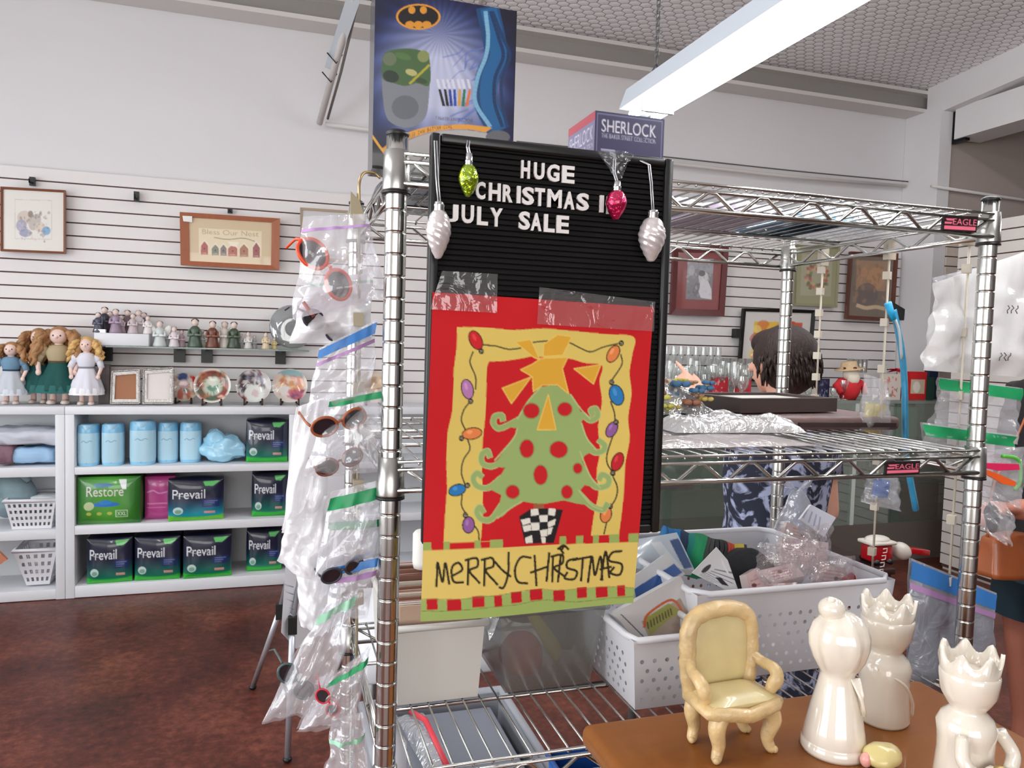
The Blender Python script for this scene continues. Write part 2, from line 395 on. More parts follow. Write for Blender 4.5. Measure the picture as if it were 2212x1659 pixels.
# left wall with shop windows, end wall, front wall with windows
wl = MB()
wl.bb((-3.2, -3.6, 0), (-3.1, 5.3, .55)); wl.bb((-3.2, -3.6, 2.95), (-3.1, 5.3, 4.4)); wl.bb((-3.2, -3.6, .55), (-3.1, -.95, 2.95)); wl.bb((-3.2, 1.9, .55), (-3.1, 2.0, 2.95)); wl.bb((-3.2, 4.1, .55), (-3.1, 5.3, 2.95))
struct(wl.build('wall_left', plaster))
frm = M('bronze_window_frame', (90, 84, 80), .4, .6)
for k, (y0, y1) in enumerate(WIN_L):
    b = MB()
    for yy in (y0, (y0+y1)/2, y1): b.box((-3.15, yy, 1.75), (.06, .05, 2.4))
    for zz in (.57, 2.93): b.box((-3.15, (y0+y1)/2, zz), (.06, y1-y0, .05))
    w_ = struct(b.build('window_%d' % (k+1), frm))
b = MB(); b.bb((-3.2, -3.6, 0), (-2.9, -3.5, 4.4)); b.bb((1.1, -3.6, 0), (9, -3.5, 4.4)); b.bb((-2.9, -3.6, 0), (1.1, -3.5, .5)); b.bb((-2.9, -3.6, 2.9), (1.1, -3.5, 4.4))
struct(b.build('wall_front', plaster))
b = MB()
for xx in (-2.88, -1.55, -.25, 1.08): b.box((xx, -3.55, 1.7), (.05, .06, 2.4))
for zz in (.52, 2.88): b.box((-.9, -3.55, zz), (4, .06, .05))
struct(b.build('window_3', frm))
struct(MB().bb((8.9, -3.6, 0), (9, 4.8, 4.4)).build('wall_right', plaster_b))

# surface conduit along the wall and the diagonal brace pipe with its cable
pale = M('pale_conduit', (214, 210, 206), .45)
b = MB(); pts = [at(703, 268, 5.03), at(850, 288, 5.03), at(1115, 316, 5.03), at(1440, 352, 5.03), at(1700, 381, 5.03), at(1955, 402, 5.03)]
b.tube(pts, .014, 8); r_ = thing('wall_conduit', 'pale painted conduit running along the upper back wall', 'pipe', pts[0]); b.build('pipe', pale, r_)
b = MB(); pts2 = [p+V(0, -.01, .03) for p in pts[2:]]; b.tube(sp3([pts2[0], pts2[1]+V(0, 0, .01), pts2[2]+V(0, 0, .015), pts2[3]+V(0, -.02, .0)], 8), .005, 6); b.build('cable', M('grey_cable', (96, 92, 90), .5), r_)
b = MB(); b.tube([at(2012, 402, 4.72), at(2212, 432, 4.72), at(2400, 458, 4.72)], .012, 8)
tag(b.build('wall_conduit.001', pale), 'thin pale pipe crossing the shade-toned wall past the jog', 'pipe')
r_ = thing('brace_pipe', 'slanting pale brace pipe with cable ties beside the tall blue box', 'pipe', at(690, 266, 5.02))
a0 = at(690, 266, 5.02); a1 = at(752, 40, 4.35); a2 = at(775, -60, 4.0)
b = MB(); b.tube([a0, a1, a2], [.02, .02, .02], 10); b.build('pipe', pale, r_)
b = MB(); b.tube([a0+V(.05, -.01, .03), a0.lerp(a1, .5)+V(.045, -.01, .01), a1+V(.03, -.02, 0), a2+V(.03, -.02, 0)], .008, 6); b.build('cable', M('grey_brown_cable', (120, 112, 106), .5), r_)
u_ = (a1-a0).normalized(); s_ = u_.cross(V(0, 1, 0)).normalized()
b = MB(); c0 = at(714, 150, 4.72); c1 = at(766, -10, 4.15)
def strip(c0, c1, w):
    b.poly([c0-s_*w, c0+s_*w, c1+s_*w, c1-s_*w], V(0, -.012, 0))
strip(c0, c1, .035); b.build('flat_bar', M('pale_blue_bar', (206, 214, 220), .4), r_)
for t in (.42, .6):
    b = MB(); c = a0.lerp(a1, t)+V(0, -.02, 0); b.tube([c+V(-.05, 0, .05), c+V(0, -.02, -.01), c+V(.035, 0, .05)], .004, 6); b.build('cable_tie', black, r_)
# ------------------------------------------------------------------ strip lights on chains
lamp = M('fluorescent_tube', (253, 252, 251), emit=28); house = M('white_enamel', (196, 204, 212), .4)
def fixture(x, y0, y1, z, label):
    r = thing('strip_light', label, 'ceiling light', (x, y1, z), 0, 'hanging strip lights')
    b = MB(); b.add([(x-.085, y0, z+.03), (x-.06, y0, z+.10), (x+.06, y0, z+.10), (x+.085, y0, z+.03), (x+.06, y0, z+.03), (x-.06, y0, z+.03)] +
                    [(x-.085, y1, z+.03), (x-.06, y1, z+.10), (x+.06, y1, z+.10), (x+.085, y1, z+.03), (x+.06, y1, z+.03), (x-.06, y1, z+.03)],
                    [(i, (i+1) % 6, 6+(i+1) % 6, 6+i) for i in range(6)]+[tuple(range(6))[::-1], tuple(range(6, 12))], False)
    b.box((x, (y0+y1)/2, z+.022), (.035, y1-y0, .02)); b.build('housing', house, r)
    for s in (-1, 1):
        t = MB(); t.tube([(x+s*.042, y0+.02, z+.012), (x+s*.042, y1-.02, z+.012)], .015, 10); t.build('tube', lamp, r)
    for yy in (y0+.12, y1-.12):
        t = MB(); t.box((x, yy, z+.012), (.115, .012, .035)); t.build('lamp_holder', house, r)
    for yy in (y0+.1, y1-.1):
        t = MB(); zt = cz(yy)-.01; k = 0; zz = z+.16
        t.tube([(x-.05, yy, z+.07), (x, yy, z+.16)], .003, 5); t.tube([(x+.05, yy, z+.07), (x, yy, z+.16)], .003, 5)
        while zz < zt:
            d = V(.006, 0, 0) if k % 2 else V(0, .006, 0); c = V(x, yy, zz+.012)
            t.tube([c-d+V(0, 0, -.014), c-d+V(0, 0, .014), c+d+V(0, 0, .014), c+d+V(0, 0, -.014)], .0022, 4, closed=True); zz += .021; k += 1
        t.build('chain', M('chain_steel', (120, 120, 122), .4, .8), r)
fixture(1.20, -.02, 2.42, 2.285, 'bright twin-tube strip light hanging on a chain above the wire rack')
fixture(-1.25, .2, 2.64, 2.9, 'twin-tube strip light over the white shelf units')
fixture(4.15, .55, 2.95, 2.55, 'twin-tube strip light over the glass counter')

fixture(2.65, .95, 3.39, 3.43, 'added out-of-view twin-tube strip light high above the shoppers')  # added above the view to brighten the right part of the back wall
fixture(3.9, .75, 3.15, 3.6, 'added out-of-view twin-tube strip light close under the ceiling near the slatwall display')  # another added, unseen light for the same stretch of wall

# ------------------------------------------------------------------ pictures on the back wall
PY = 5.012
def frame(name, label, px, fw_, fd, wood, art, y=PY, mat_w=0, glass=True, group=None, lean=0):
    A, B, C, D = [at(*p, y) for p in px]; c = (A+B+C+D)/4
    r = thing(name, label, 'picture', c, 0, group); f = V(0, -fd, 0)
    b = MB(); ins = [p + ((c-p).normalized() * fw_*1.414) for p in (A, B, C, D)]; o = (A, B, C, D)
    for i in range(4):
        j = (i+1) % 4; p = [o[i], o[j], ins[j], ins[i]]; q = [p[0]+f, p[1]+f, p[2]+f*.7, p[3]+f*.7]
        b.add(p+q, [(0, 1, 2, 3), (7, 6, 5, 4), (0, 4, 5, 1), (1, 5, 6, 2), (2, 6, 7, 3), (3, 7, 4, 0)], False)
    b.build('moulding', wood, r)
    b = MB(); b.art(art, quadpos(*ins, off=(0, -fd*.35, 0))); b.build('artwork', PAINT(.25 if glass else .6, .6 if glass else 0), r)
    return r
oak = M('brown_wood', (122, 70, 42), .4, var=.2, vscale=10, stretch=(1, 1, 6)); cherry = M('cherry_wood', (158, 88, 52), .4, var=.18, vscale=9, stretch=(6, 1, 1))
pale_wood = M('pale_wood', (178, 160, 136), .5)
Q = [(3, 404), (143, 412), (143, 549), (3, 543)]
cv = Cv(90, 90, (226, 222, 214), Q); cv.line([(30, 428), (114, 431), (115, 520), (31, 518), (30, 428)], 1.2, (196, 190, 184), smooth=False)
cv.ell(52, 470, 17, 16, (196, 178, 160), al=.7); cv.ell(45, 488, 12, 14, (150, 148, 178), al=.8); cv.ell(54, 505, 14, 9, (128, 134, 170), al=.8)
cv.ell(76, 480, 13, 20, (170, 160, 150), .4, .7); cv.ell(88, 492, 12, 12, (214, 196, 176), al=.8); cv.ell(102, 500, 10, 10, (96, 158, 200), al=.85); cv.ell(66, 462, 6, 8, (120, 96, 84), al=.8)
cv.blotch([(120, 110, 104), (206, 190, 180), (150, 140, 160)], 60, .008, .03, 3, (.25, .35, .75, .85), .5)
frame('framed_print', 'small square print of children in a thin dark wood frame with cream mat', Q, .012, .018, oak, cv)
Q = [(389, 459), (605, 473), (603, 584), (391, 573)]
cv = Cv(130, 70, (206, 184, 148), Q); H5 = cv.rect
cv.poly([(415, 487), (578, 496), (577, 560), (416, 553)], (226, 210, 178))
cv.text('Bless Our Nest', 424, 490, 570, 503, (176, 150, 116), .9, 7)
for x, w, h, c in ((430, 9, 34, (170, 84, 78)), (458, 9, 27, (122, 128, 108)), (479, 8, 28, (128, 112, 112)), (503, 12, 30, (176, 98, 82)), (532, 11, 32, (166, 110, 84)), (564, 9, 38, (150, 76, 76))):
    y = 556+(x-430)*.055; cv.poly([(x-w, y), (x+w, y), (x+w, y-h*.7), (x, y-h), (x-w, y-h*.7)], c); cv.line([(x-w-3, y-h*.62), (x, y-h-3), (x+w+3, y-h*.62)], 3, (232, 220, 196), smooth=False)
    cv.ell(x, y-h*.45, 2, 2.4, (70, 50, 44)); cv.line([(x-w*.6, y-4), (x+w*.5, y-4)], 1, (226, 210, 180), .6)
cv.line([(455, 512), (490, 517), (530, 514), (560, 522)], 1.6, (96, 86, 66)); cv.poly([(490, 522), (520, 524), (512, 536), (498, 534)], (236, 226, 204))

r_ = frame('framed_print.001', 'long picture of little birdhouses in a wide reddish wood frame', Q, .04, .022, cherry, cv)
b = MB(); b.add([at(394, 466, 4.985), at(415, 467, 4.985), at(415, 480, 4.985), at(396, 478, 4.985)], [(3, 2, 1, 0)], False); b.build('price_sticker', M('paper', (236, 234, 232), .7), r_)
Q = [(648, 449), (752, 456), (752, 566), (650, 560)]
cv = Cv(30, 30, (206, 204, 204), Q); cv.poly([(662, 470), (744, 474), (744, 555), (664, 550)], (222, 220, 218))
frame('framed_print.002', 'pale wood frame with a plain light picture half behind the hanging bags', Q, .014, .02, pale_wood, cv)
for k, (x, y, h, lb) in enumerate(((70, 392, 18, 'black slatwall hook above the small square print'), (295, 425, 22, 'bare black slatwall hook between two framed pictures'), (497, 456, 10, 'short metal hook above the birdhouse picture'))):
    p = at(x, y, 5.03); r_ = thing('slatwall_hook', lb, 'hook', p, 0, 'slatwall hooks')
    b = MB(); s = h/22*.06; b.box(p+V(0, 0, 0), (.028, .02, s)); b.build('plate', black, r_)
    b = MB(); b.tube([p+V(0, -.01, -s*.2), p+V(0, -.055, -s*.3), p+V(0, -.06, s*.1)], .005, 6); b.build('peg', dkmetal, r_)
Q = [(1452, 531), (1570, 533), (1560, 684), (1445, 680)]
maroon = M('maroon_frame', (92, 34, 36), .35); cv = Cv(90, 110, (128, 52, 54), Q)
cv.poly([(1478, 548), (1546, 550), (1541, 658), (1473, 655)], (120, 118, 124))
cv.poly([(1478, 548), (1546, 550), (1544, 590), (1500, 575), (1476, 590)], (146, 144, 150)); cv.ell(1519, 598, 13, 15, (196, 194, 198)); cv.ell(1515, 588, 9, 8, (80, 76, 80))
cv.poly([(1508, 605), (1528, 600), (1540, 630), (1541, 656), (1512, 652), (1504, 630)], (206, 204, 208)); cv.ell(1500, 628, 8, 20, (104, 100, 106), .3); cv.ell(1488, 580, 8, 14, (170, 168, 174), 0, .7)
cv.blotch([(90, 88, 94), (190, 188, 194), (150, 148, 154)], 50, .01, .04, 5, (.25, .15, .78, .8), .3)
frame('framed_print.003', 'black and white photograph in a wide maroon frame and mat', Q, .045, .03, maroon, cv)
Q = [(1716, 529), (1812, 532), (1805, 664), (1712, 660)]
cv = Cv(70, 90, (158, 156, 124), Q); cv.poly([(1728, 545), (1800, 548), (1795, 645), (1724, 642)], (172, 168, 144))
for k in range(46):
    a = k*.55; rr = 22+6*math.sin(k*2.1); cv.ell(1763+rr*math.cos(a), 600+rr*1.15*math.sin(a), 4, 4, [(188, 120, 104), (128, 132, 92), (170, 88, 84), (204, 170, 130), (96, 108, 76)][k % 5], al=.8)
frame('framed_print.004', 'olive green picture of a flower wreath behind the rack post', Q, .02, .02, M('olive_frame', (140, 136, 106), .5), cv)
Q = [(1833, 544), (1935, 548), (1925, 695), (1823, 689)]
cv = Cv(70, 90, (128, 116, 104), Q); cv.poly([(1845, 556), (1922, 559), (1914, 630), (1842, 628)], (166, 136, 112)); cv.ell(1862, 585, 9, 12, (186, 140, 112)); cv.ell(1890, 600, 22, 28, (188, 146, 110), .3, .8)
cv.ell(1868, 640, 26, 30, (116, 106, 104), .2, .8); cv.line([(1846, 664), (1866, 670), (1890, 668), (1910, 672)], 9, (206, 182, 152)); cv.blotch([(120, 100, 88), (190, 150, 120)], 40, .02, .06, 8, (.1, .1, .9, .75), .3)
frame('framed_print.005', 'brown toned figure print with a ribbon banner in a dark wood frame', Q, .028, .03, M('dark_brown_wood', (98, 58, 44), .4, var=.2), cv)
Q = [(1602, 666), (1757, 671), (1744, 826), (1590, 822)]
cv = Cv(90, 90, (214, 210, 206), Q)
cv.poly([(1624, 690), (1735, 694), (1726, 806), (1614, 802)], (220, 178, 62)); cv.blotch([(226, 150, 40), (234, 190, 60), (206, 90, 40), (240, 214, 110), (190, 60, 50)], 70, .04, .12, 4, (.2, .2, .85, .85), .7)
cv.poly([(1719, 693), (1735, 694), (1731, 740), (1714, 738)], (204, 92, 66)); cv.rect(1624, 790, 1640, 802, (200, 80, 70))
frame('framed_print.006', 'bright yellow and orange abstract in a black frame with wide white mat', Q, .024, .03, black, cv)
b = MB(); p = at(1592, 720, 5.02); b.box(p, (.05, .066, .07)); tag(b.build('slatwall_hook', black), 'small black hook beside the yellow abstract picture', 'hook')

# ------------------------------------------------------------------ glass shelf on black brackets
GY0, GY1 = 4.78, 5.03
gl = FILM('glass_sheet', (225, 240, 234), .85, .03, .45, .3)
zs = at(450, 752, GY0).z
p0 = at(228, 752, GY0); p1 = at(668, 752, GY0)
r_ = thing('glass_shelf', 'clear glass shelf on black brackets holding small figurines', 'shelf', (p0.x, GY1, zs))
b = MB(); b.bb((p0.x, GY0, zs-.008), (p1.x, GY1+.02, zs)); b.build('glass', gl, r_)
b = MB(); b.bb((p0.x, GY0-.002, zs-.008), (p1.x, GY0, zs-.001)); b.build('glass_edge', M('green_glass_edge', (110, 128, 122), .2), r_)
for x in (230, 388, 447, 606):
    p = at(x, 765, GY1); b = MB(); b.bb((p.x-.032, GY1-.012, zs-.095), (p.x+.032, GY1+.014, zs-.01)); b.bb((p.x-.006, GY0+.03, zs-.02), (p.x+.006, GY1, zs-.009)); b.build('bracket', black, r_)
def on(px, y, z): # point above a level surface at depth y, under a pixel column
    p = at(px, 750, y); return V(p.x, y, z)
# white riser box with a nativity of small figurines
pa = on(208, 4.86, zs); pb = on(325, 4.86, zs)
zb = at(260, 720, 4.80).z
tag(MB().bb((pa.x, 4.80, zs+.001), (pb.x, 5.0, zb), .004).build('riser_box', white), 'white box riser standing on the glass shelf', 'box')
FIG = [(212, (70, 72, 90), .10), (226, (60, 56, 66), .13), (238, (196, 176, 184), .11), (250, (150, 130, 150), .12), (262, (206, 190, 196), .09), (275, (110, 90, 96), .12), (287, (190, 176, 180), .10), (299, (214, 206, 206), .12), (311, (96, 84, 92), .11), (319, (220, 214, 212), .09)]
def figurine(name, label, p, h, c, cat='figurine', group=None, head=(226, 206, 196), wing=False):
    b = MB(); r = h*.22; b.ink(c); b.lathe([(r*1.1, 0), (r*1.15, h*.05), (r*.9, h*.25), (r*.7, h*.5), (r*.85, h*.62), (r*.55, h*.72), (r*.2, h*.76)], 12, p)
    b.ink(head); b.ball(p+V(0, 0, h*.86), (h*.12, h*.12, h*.14), 10, 7)
    b.ink([min(255, v+30) for v in c]); b.tube([p+V(-r*.8, -r*.2, h*.6), p+V(-r*.9, -r*.8, h*.42), p+V(0, -r*1.1, h*.45)], h*.05, 6); b.tube([p+V(r*.8, -r*.2, h*.6), p+V(r*.9, -r*.8, h*.42), p+V(0, -r*1.1, h*.45)], h*.05, 6)
    b.ink([max(0, v-60) for v in c]); b.ball(p+V(0, r*.15, h*.92), (h*.13, h*.12, h*.09), 10, 6)
    if wing:
        b.ink((230, 230, 226))
        for s in (-1, 1): b.ball(p+V(s*r*1.1, r*.5, h*.6), (r*.7, r*.15, h*.25), 8, 6, (0, s*.4, 0))
    return tag(b.build(name, PAINT(.3)), label, cat, group)
words_ = ['navy cloaked', 'tall black', 'mauve', 'plum', 'pale pink', 'dark brown', 'rosy grey', 'tall cream', 'charcoal', 'white']
for k, (x, c, h) in enumerate(FIG):
    figurine('figurine', words_[k]+' nativity figurine on the white riser box', on(x, 4.84+.07*(k % 3), zb+.001), h*1.15, c, group='figurines on the white riser')
b = MB(); p = on(214, 4.83, zb); b.bb(p+V(-.02, -.015, .001), p+V(.035, .015, .02)); b.ink((214, 196, 50)); tag(b.build('brass_plaque', PAINT(.3)), 'tiny yellow and black stand at the corner of the white riser', 'stand')
F2 = [(345, (200, 206, 204), .15, 'clear grey glass angel figurine next to the riser', 1), (360, (176, 186, 182), .11, 'frosted glass bell figurine beside the angel', 0), (376, (214, 204, 208), .12, 'white figurine with dark dots on the glass shelf', 0), (392, (196, 170, 180), .10, 'pinkish kneeling figurine on the glass shelf', 0),
      (421, (72, 90, 74), .17, 'tall dark green tree figurine on the glass shelf', 0), (436, (206, 206, 200), .11, 'pale grey seated figurine beside the dark green tree', 0), (459, (110, 62, 44), .16, 'brown robed figurine with white top', 0), (485, (222, 214, 204), .16, 'wide cream angel figurine with a dark medallion', 1), (505, (60, 74, 56), .16, 'slim dark green soldier figurine', 0),
      (520, (190, 192, 190), .09, 'small silver figurine after the slim green one', 0), (536, (206, 202, 198), .10, 'small pale figurine with a striped scarf', 0), (549, (180, 182, 186), .08, 'tiny grey figurine on the glass shelf', 0), (574, (214, 196, 160), .10, 'small figurine with dark red hat and yellow base', 0), (592, (222, 200, 140), .07, 'little yellow cottage figurine near the shelf end', 0)]
for k, (x, c, h, lb, w) in enumerate(F2): figurine('figurine', lb, on(x, 4.83+.05*(k % 2), zs+.001), h, c, group='figurines along the glass shelf', wing=bool(w))
b = MB(); c = at(632, 690, 4.95); b.lathe([(.0, .02), (.09, .02), (.13, .006), (.14, 0), (.137, -.004), (.09, .012), (0, .012)], 28, (c.x, 4.94, zs+.145), (PI/2-.2, 0, 0)); r_ = b.build('glass_plate', FILM('grey_glass', (190, 196, 196), .55, .05, .5, .5)); tag(r_, 'clear glass plate propped at the end of the glass shelf', 'plate')
# ------------------------------------------------------------------ white shelf units under the slatwall
UY0, UY1 = 4.70, 5.045; UT = at(300, 878.5, UY0).z
def zY(px, py): return at(px, py, UY0).z
Z1t, Z1b = zY(160, 1010), zY(160, 1026); Z2t, Z2b = zY(160, 1137), zY(160, 1156); Z3t = zY(160, 1267)
def unit(label, xl, xr, lv, tl=.047):
    r = thing('shelf_unit', label, 'shelf unit', ((xl+xr)/2, UY1, 0), 0, 'white shelf units along the back wall')
    for a, b_ in ((xl+.001, xl+tl), (xr-tl, xr-.001)): MB().bb((a, UY0, 0.001), (b_, UY1, UT-.045), .002).build('side_panel', white, r)
    MB().bb((xl+.001, UY0-.002, UT-.045), (xr-.001, UY1, UT), .003).build('top_panel', white, r)
    MB().bb((xl+tl, UY1-.012, 0.005), (xr-tl, UY1, UT-.045)).build('back_panel', M('grey_white_panel', (206, 208, 210), .5), r)
    for t_, b_ in lv: MB().bb((xl+tl, UY0+.002, b_), (xr-tl, UY1-.012, t_), .002).build('shelf_board', white, r)
    return r
XA = at(140, 1000, UY0).x; XB = at(641, 1000, UY0).x
unit('long white shelf unit stacked with green and navy packages', XA, XB, [(Z1t, Z1b), (Z2t, Z2b), (Z3t, .003)])
z1 = at(60, 1010, UY0).z; z1b = at(60, 1031, UY0).z; z2 = at(60, 1147, UY0).z; z2b = at(60, 1167, UY0).z
unit('white shelf unit with bedding and baskets at the picture edge', XA-.95, XA, [(z1, z1b), (z2, z2b), (Z3t-.01, .003)])
unit('white shelf unit behind the hanging bags and rack', XB, XB+1.2, [(Z1t, Z1b), (Z2t, Z2b), (Z3t, .003)])
def X(px, y=UY0): return at(px, 1000, y).x
# ---- soft printed packs
def pack_mesh(cv, w, d, h, side, top, lump=.012, seed=0):
    b = MB()
    def cube(U, Vv, ax): pass
    ink = b.ink
    N = 10
    def bul(x, z): # bulge of front
        return lump*(1-(2*x/w)**4)*(1-(2*z/h-1)**4)
    def rnd(x, y, z):
        # soft corners: squeeze towards the ends
        k = 1-.06*(abs(2*y/d)**3); return (x*k, y, h/2+(z-h/2)*k)
    def pos(U, Vv):
        x = (U-.5)*w; z = (1-Vv)*h; y = -d/2-bul(x, z)+.003*np.sin(9*U+seed)*np.sin(7*Vv+seed); e = np.maximum(np.abs(2*x/w), np.abs(2*z/h-1))**8*.012
        return x, y+e, z
    b.art(cv, pos)
    b.ink(side)
    for s in (-1, 1): b.grid(N, N, lambda u, v, s=s: ((w/2+.006*math.sin(PI*u)*math.sin(PI*v))*s, (-d/2+.012)+u*(d-.012), v*h))
    b.ink(top); b.grid(N, N, lambda u, v: ((u-.5)*w, -d/2+.012+v*(d-.012), h+.008*math.sin(PI*u)*math.sin(PI*v)))
    b.ink(side); b.grid(2, 2, lambda u, v: ((u-.5)*w, d/2, v*h)); b.grid(2, 2, lambda u, v: ((u-.5)*w, -d/2+.012+v*(d-.012), .0005))
    return b
def prevail(teal=False, nx=84, ny=80):
    cv = Cv(nx, ny, (22, 30, 62))
    def rmp(U, Vv):
        t = np.clip((Vv-.45)/.4, 0, 1); g = np.clip((Vv-.84-.04*np.sin(3*U))/.03, 0, 1)
        a = np.array((18, 24, 50)); m_ = np.array((20, 150, 170) if teal else (12, 112, 92)); gr = np.array((40, 176, 48) if not teal else (100, 190, 50))
        c = a*(1-t[..., None])+m_*t[..., None]; c = c*(1-g[..., None])+gr*g[..., None]; return c, np.ones(U.shape)
    cv.shade(rmp); cv.poly([(.0, .0), (1, .0), (1, .13), (0, .18)], (16, 20, 40), .7)
    cv.poly([(.62, .06), (.93, .05), (.80, .17), (.66, .16)], (84, 180, 92)); cv.text('Prevail', .08, .24, .66, .46, (226, 230, 234))
    cv.line([(.08, .35), (.3, .40), (.6, .34)], .012, (220, 225, 230), .5)
    cv.ell(.18, .74, .09, .09, (210, 226, 222), 0, .85); cv.ell(.18, .76, .06, .05, (90, 160, 130), 0, .8); cv.rect(.6, .48, .92, .66, (24, 38, 96), .8); cv.rect(.64, .76, .84, .82, (206, 150, 140), .9)
    for k in range(3): cv.rect(.64, .52+.045*k, .88-.05*k, .535+.045*k, (120, 140, 190), .6)
    return cv
PM = PAINT(.28, .5); PV = pack_mesh(prevail(), .20, .16, .20, (20, 28, 52), (16, 22, 40)).build('absorbent_pack', PM)
PK = [(577, 988, 90, 83, 4.84, 'dark navy and green pack at the end of the top shelf row'), (582, 1102, 77, 82, 4.84, 'dark navy and green pack at the end of the middle shelf'),
      (235, 1262, 98, 102, 4.80, 'dark navy and green pack nearest the unit side on the bottom shelf'), (340, 1253, 99, 96, 4.80, 'dark navy and green pack second from the unit side on the bottom shelf'),
      (446, 1250, 104, 96, 4.79, 'dark navy and green pack third from the unit side on the bottom shelf'), (570, 1228, 76, 86, 4.86, 'dark navy and green pack farthest along the bottom shelf')]
for k, (x, yb, w, h, y, lb) in enumerate(PK):
    o = PV if k == 0 else PV.copy()
    if k: COL.objects.link(o)
    a = at(x-w/2, yb, y-.08); c = at(x+w/2, yb, y-.08); zt = at(x, yb-h, y-.08).z
    zs_ = {988: Z1t, 1102: Z2t}.get(yb, Z3t)+.001
    o.location = ((a.x+c.x)/2, y, zs_); o.scale = ((c.x-a.x)/.2, 1, max(.8, (at(x, yb-h, y-.08).z-zs_)/.2*.97)); o.rotation_euler = (0, 0, (-.03, .02, .04, -.02, .05, 0)[k])
    tag(o, lb, 'package', 'dark navy and green packs')
def put(o, x, yb, w, h, y, z, label, cat, group=None, W0=.2, H0=.2, rz=0):
    a = at(x-w/2, yb, y-.08); c = at(x+w/2, yb, y-.08)
    o.location = ((a.x+c.x)/2, y, z+.001); o.scale = ((c.x-a.x)/W0, 1, (at(x, yb-h, y-.08).z-z)/H0*.97); o.rotation_euler = (0, 0, rz)
    return tag(o, label, cat, group)
o = pack_mesh(prevail(True, 110, 80), .2, .14, .2, (22, 60, 76), (18, 30, 50)).build('absorbent_pack', PM)
put(o, 421, 1118, 120, 84, 4.79, Z2t, 'wide teal and navy pack on the middle shelf', 'package', None, .2, .2, .06)
cv = Cv(110, 90, (58, 132, 44)); cv.shade(lambda U, Vv: (np.array((36, 100, 34))*(1-np.sin(PI*U)[..., None])+np.array((76, 152, 52))*np.sin(PI*U)[..., None], np.ones(U.shape)))
cv.ell(.42, .17, .16, .05, (60, 110, 160), 0, .8); cv.text('Restore', .16, .2, .74, .4, (222, 214, 214)); cv.poly([(.66, .06), (.78, .06), (.78, .26), (.72, .26)], (220, 226, 224)); cv.ell(.46, .57, .22, .05, (30, 110, 190)); cv.ell(.46, .53, .1, .05, (40, 130, 200))
cv.ell(.2, .6, .08, .09, (196, 206, 160), .4, .8)
for k in range(3): cv.ell(.2+.16*k, .76, .04, .035, (200, 196, 90), 0, .7)
cv.line([(.62, .7), (.8, .7), (.8, .84), (.62, .84), (.62, .7)], .012, (210, 226, 200), smooth=False); cv.text('XXL', .64, .73, .78, .81, (220, 230, 214))
o = pack_mesh(cv, .26, .2, .2, (44, 112, 38), (40, 100, 36), .02).build('absorbent_pack', PM)
put(o, 236, 1126, 136, 100, 4.82, Z2t, 'large bright green pack on the middle shelf', 'package', None, .26, .2)
cv = Cv(40, 60, (176, 62, 130)); cv.line([(.1, .36), (.3, .32), (.5, .38), (.9, .33)], .03, (214, 140, 190)); cv.rect(.1, .6, .9, .63, (210, 120, 170)); cv.rect(.1, .7, .7, .72, (210, 120, 170))
o = pack_mesh(cv, .2, .16, .2, (150, 50, 110), (150, 48, 110)).build('absorbent_pack', PM)
put(o, 345, 1113, 66, 86, 4.87, Z2t, 'magenta pack tucked behind the teal one', 'package')
# ---- pale blue rolls
cvr = Cv(56, 80, (150, 200, 226)); cvr.shade(lambda U, Vv: (np.array((120, 184, 218))*(Vv < .2)[..., None]+np.array((178, 216, 232))*(Vv >= .2)[..., None], np.ones(U.shape)))
cvr.line([(.38, .42), (.45, .38), (.5, .42), (.56, .38), (.62, .4)], .015, (110, 150, 190)); cvr.rect(0, .92, 1, 1, (140, 196, 226))
def roll_mesh():
    b = MB()
    def pos(U, Vv):
        a = PI*1.0+PI*U; e = np.abs(np.cos(a))**.75*np.sign(np.cos(a)); s = np.abs(np.sin(a))**.75*np.sign(np.sin(a)); k = 1-.07*(np.abs(2*Vv-1)**6)
        return .1*e*k, .075*s*k, .2*(1-Vv)
    b.art(cvr, pos); b.ink((150, 198, 224))
    b.lathe([(.001, .2), (.06, .204), (.086, .2), (.091, .17), (.092, .1), (.092, .01), (.001, .0)], 20, fr=lambda a, i, r, z: (r, z) if math.sin(a) > -.01 or z > .18 else (r*.8, z), caps=False)
    return b
RO = roll_mesh().build('pad_roll', PAINT(.3, .4))
for k, (x, w, h, yb, lb) in enumerate(((186, 48, 88, 1005, 'pale blue wrapped pad roll next to the unit side'), (239, 50, 88, 1004, 'pale blue wrapped pad roll second along the top shelf'), (304, 58, 95, 1005, 'pale blue wrapped pad roll standing alone in the middle, brightest of the row'), (359, 47, 82, 995, 'pale blue wrapped pad roll set back, fourth along'), (409, 48, 82, 995, 'pale blue wrapped pad roll touching the crumpled blue plastic'))):
    o = RO if k == 0 else RO.copy()
    if k: COL.objects.link(o)
    put(o, x, yb, w, h, 4.80 if k < 3 else 4.86, Z1t, lb, 'roll', 'pale blue pad rolls')
# crumpled pale blue plastic
p = V(X(483, 4.83), 4.83, Z1t)
b = MB(); b.ball(p+V(0, 0, .075), (.135, .1, .075), 36, 24); b.ball(p+V(-.05, .01, .13), (.07, .06, .07), 24, 16); b.jitter(.028, 14); b.jitter(.012, 40)
b.v = [(x, y, max(z, Z1t+.002)) for x, y, z in b.v]
tag(b.build('plastic_wrap', M('pale_blue_film', (160, 212, 236), .2, coat=.4)), 'crumpled pale blue plastic bundle on the top shelf', 'plastic wrap')
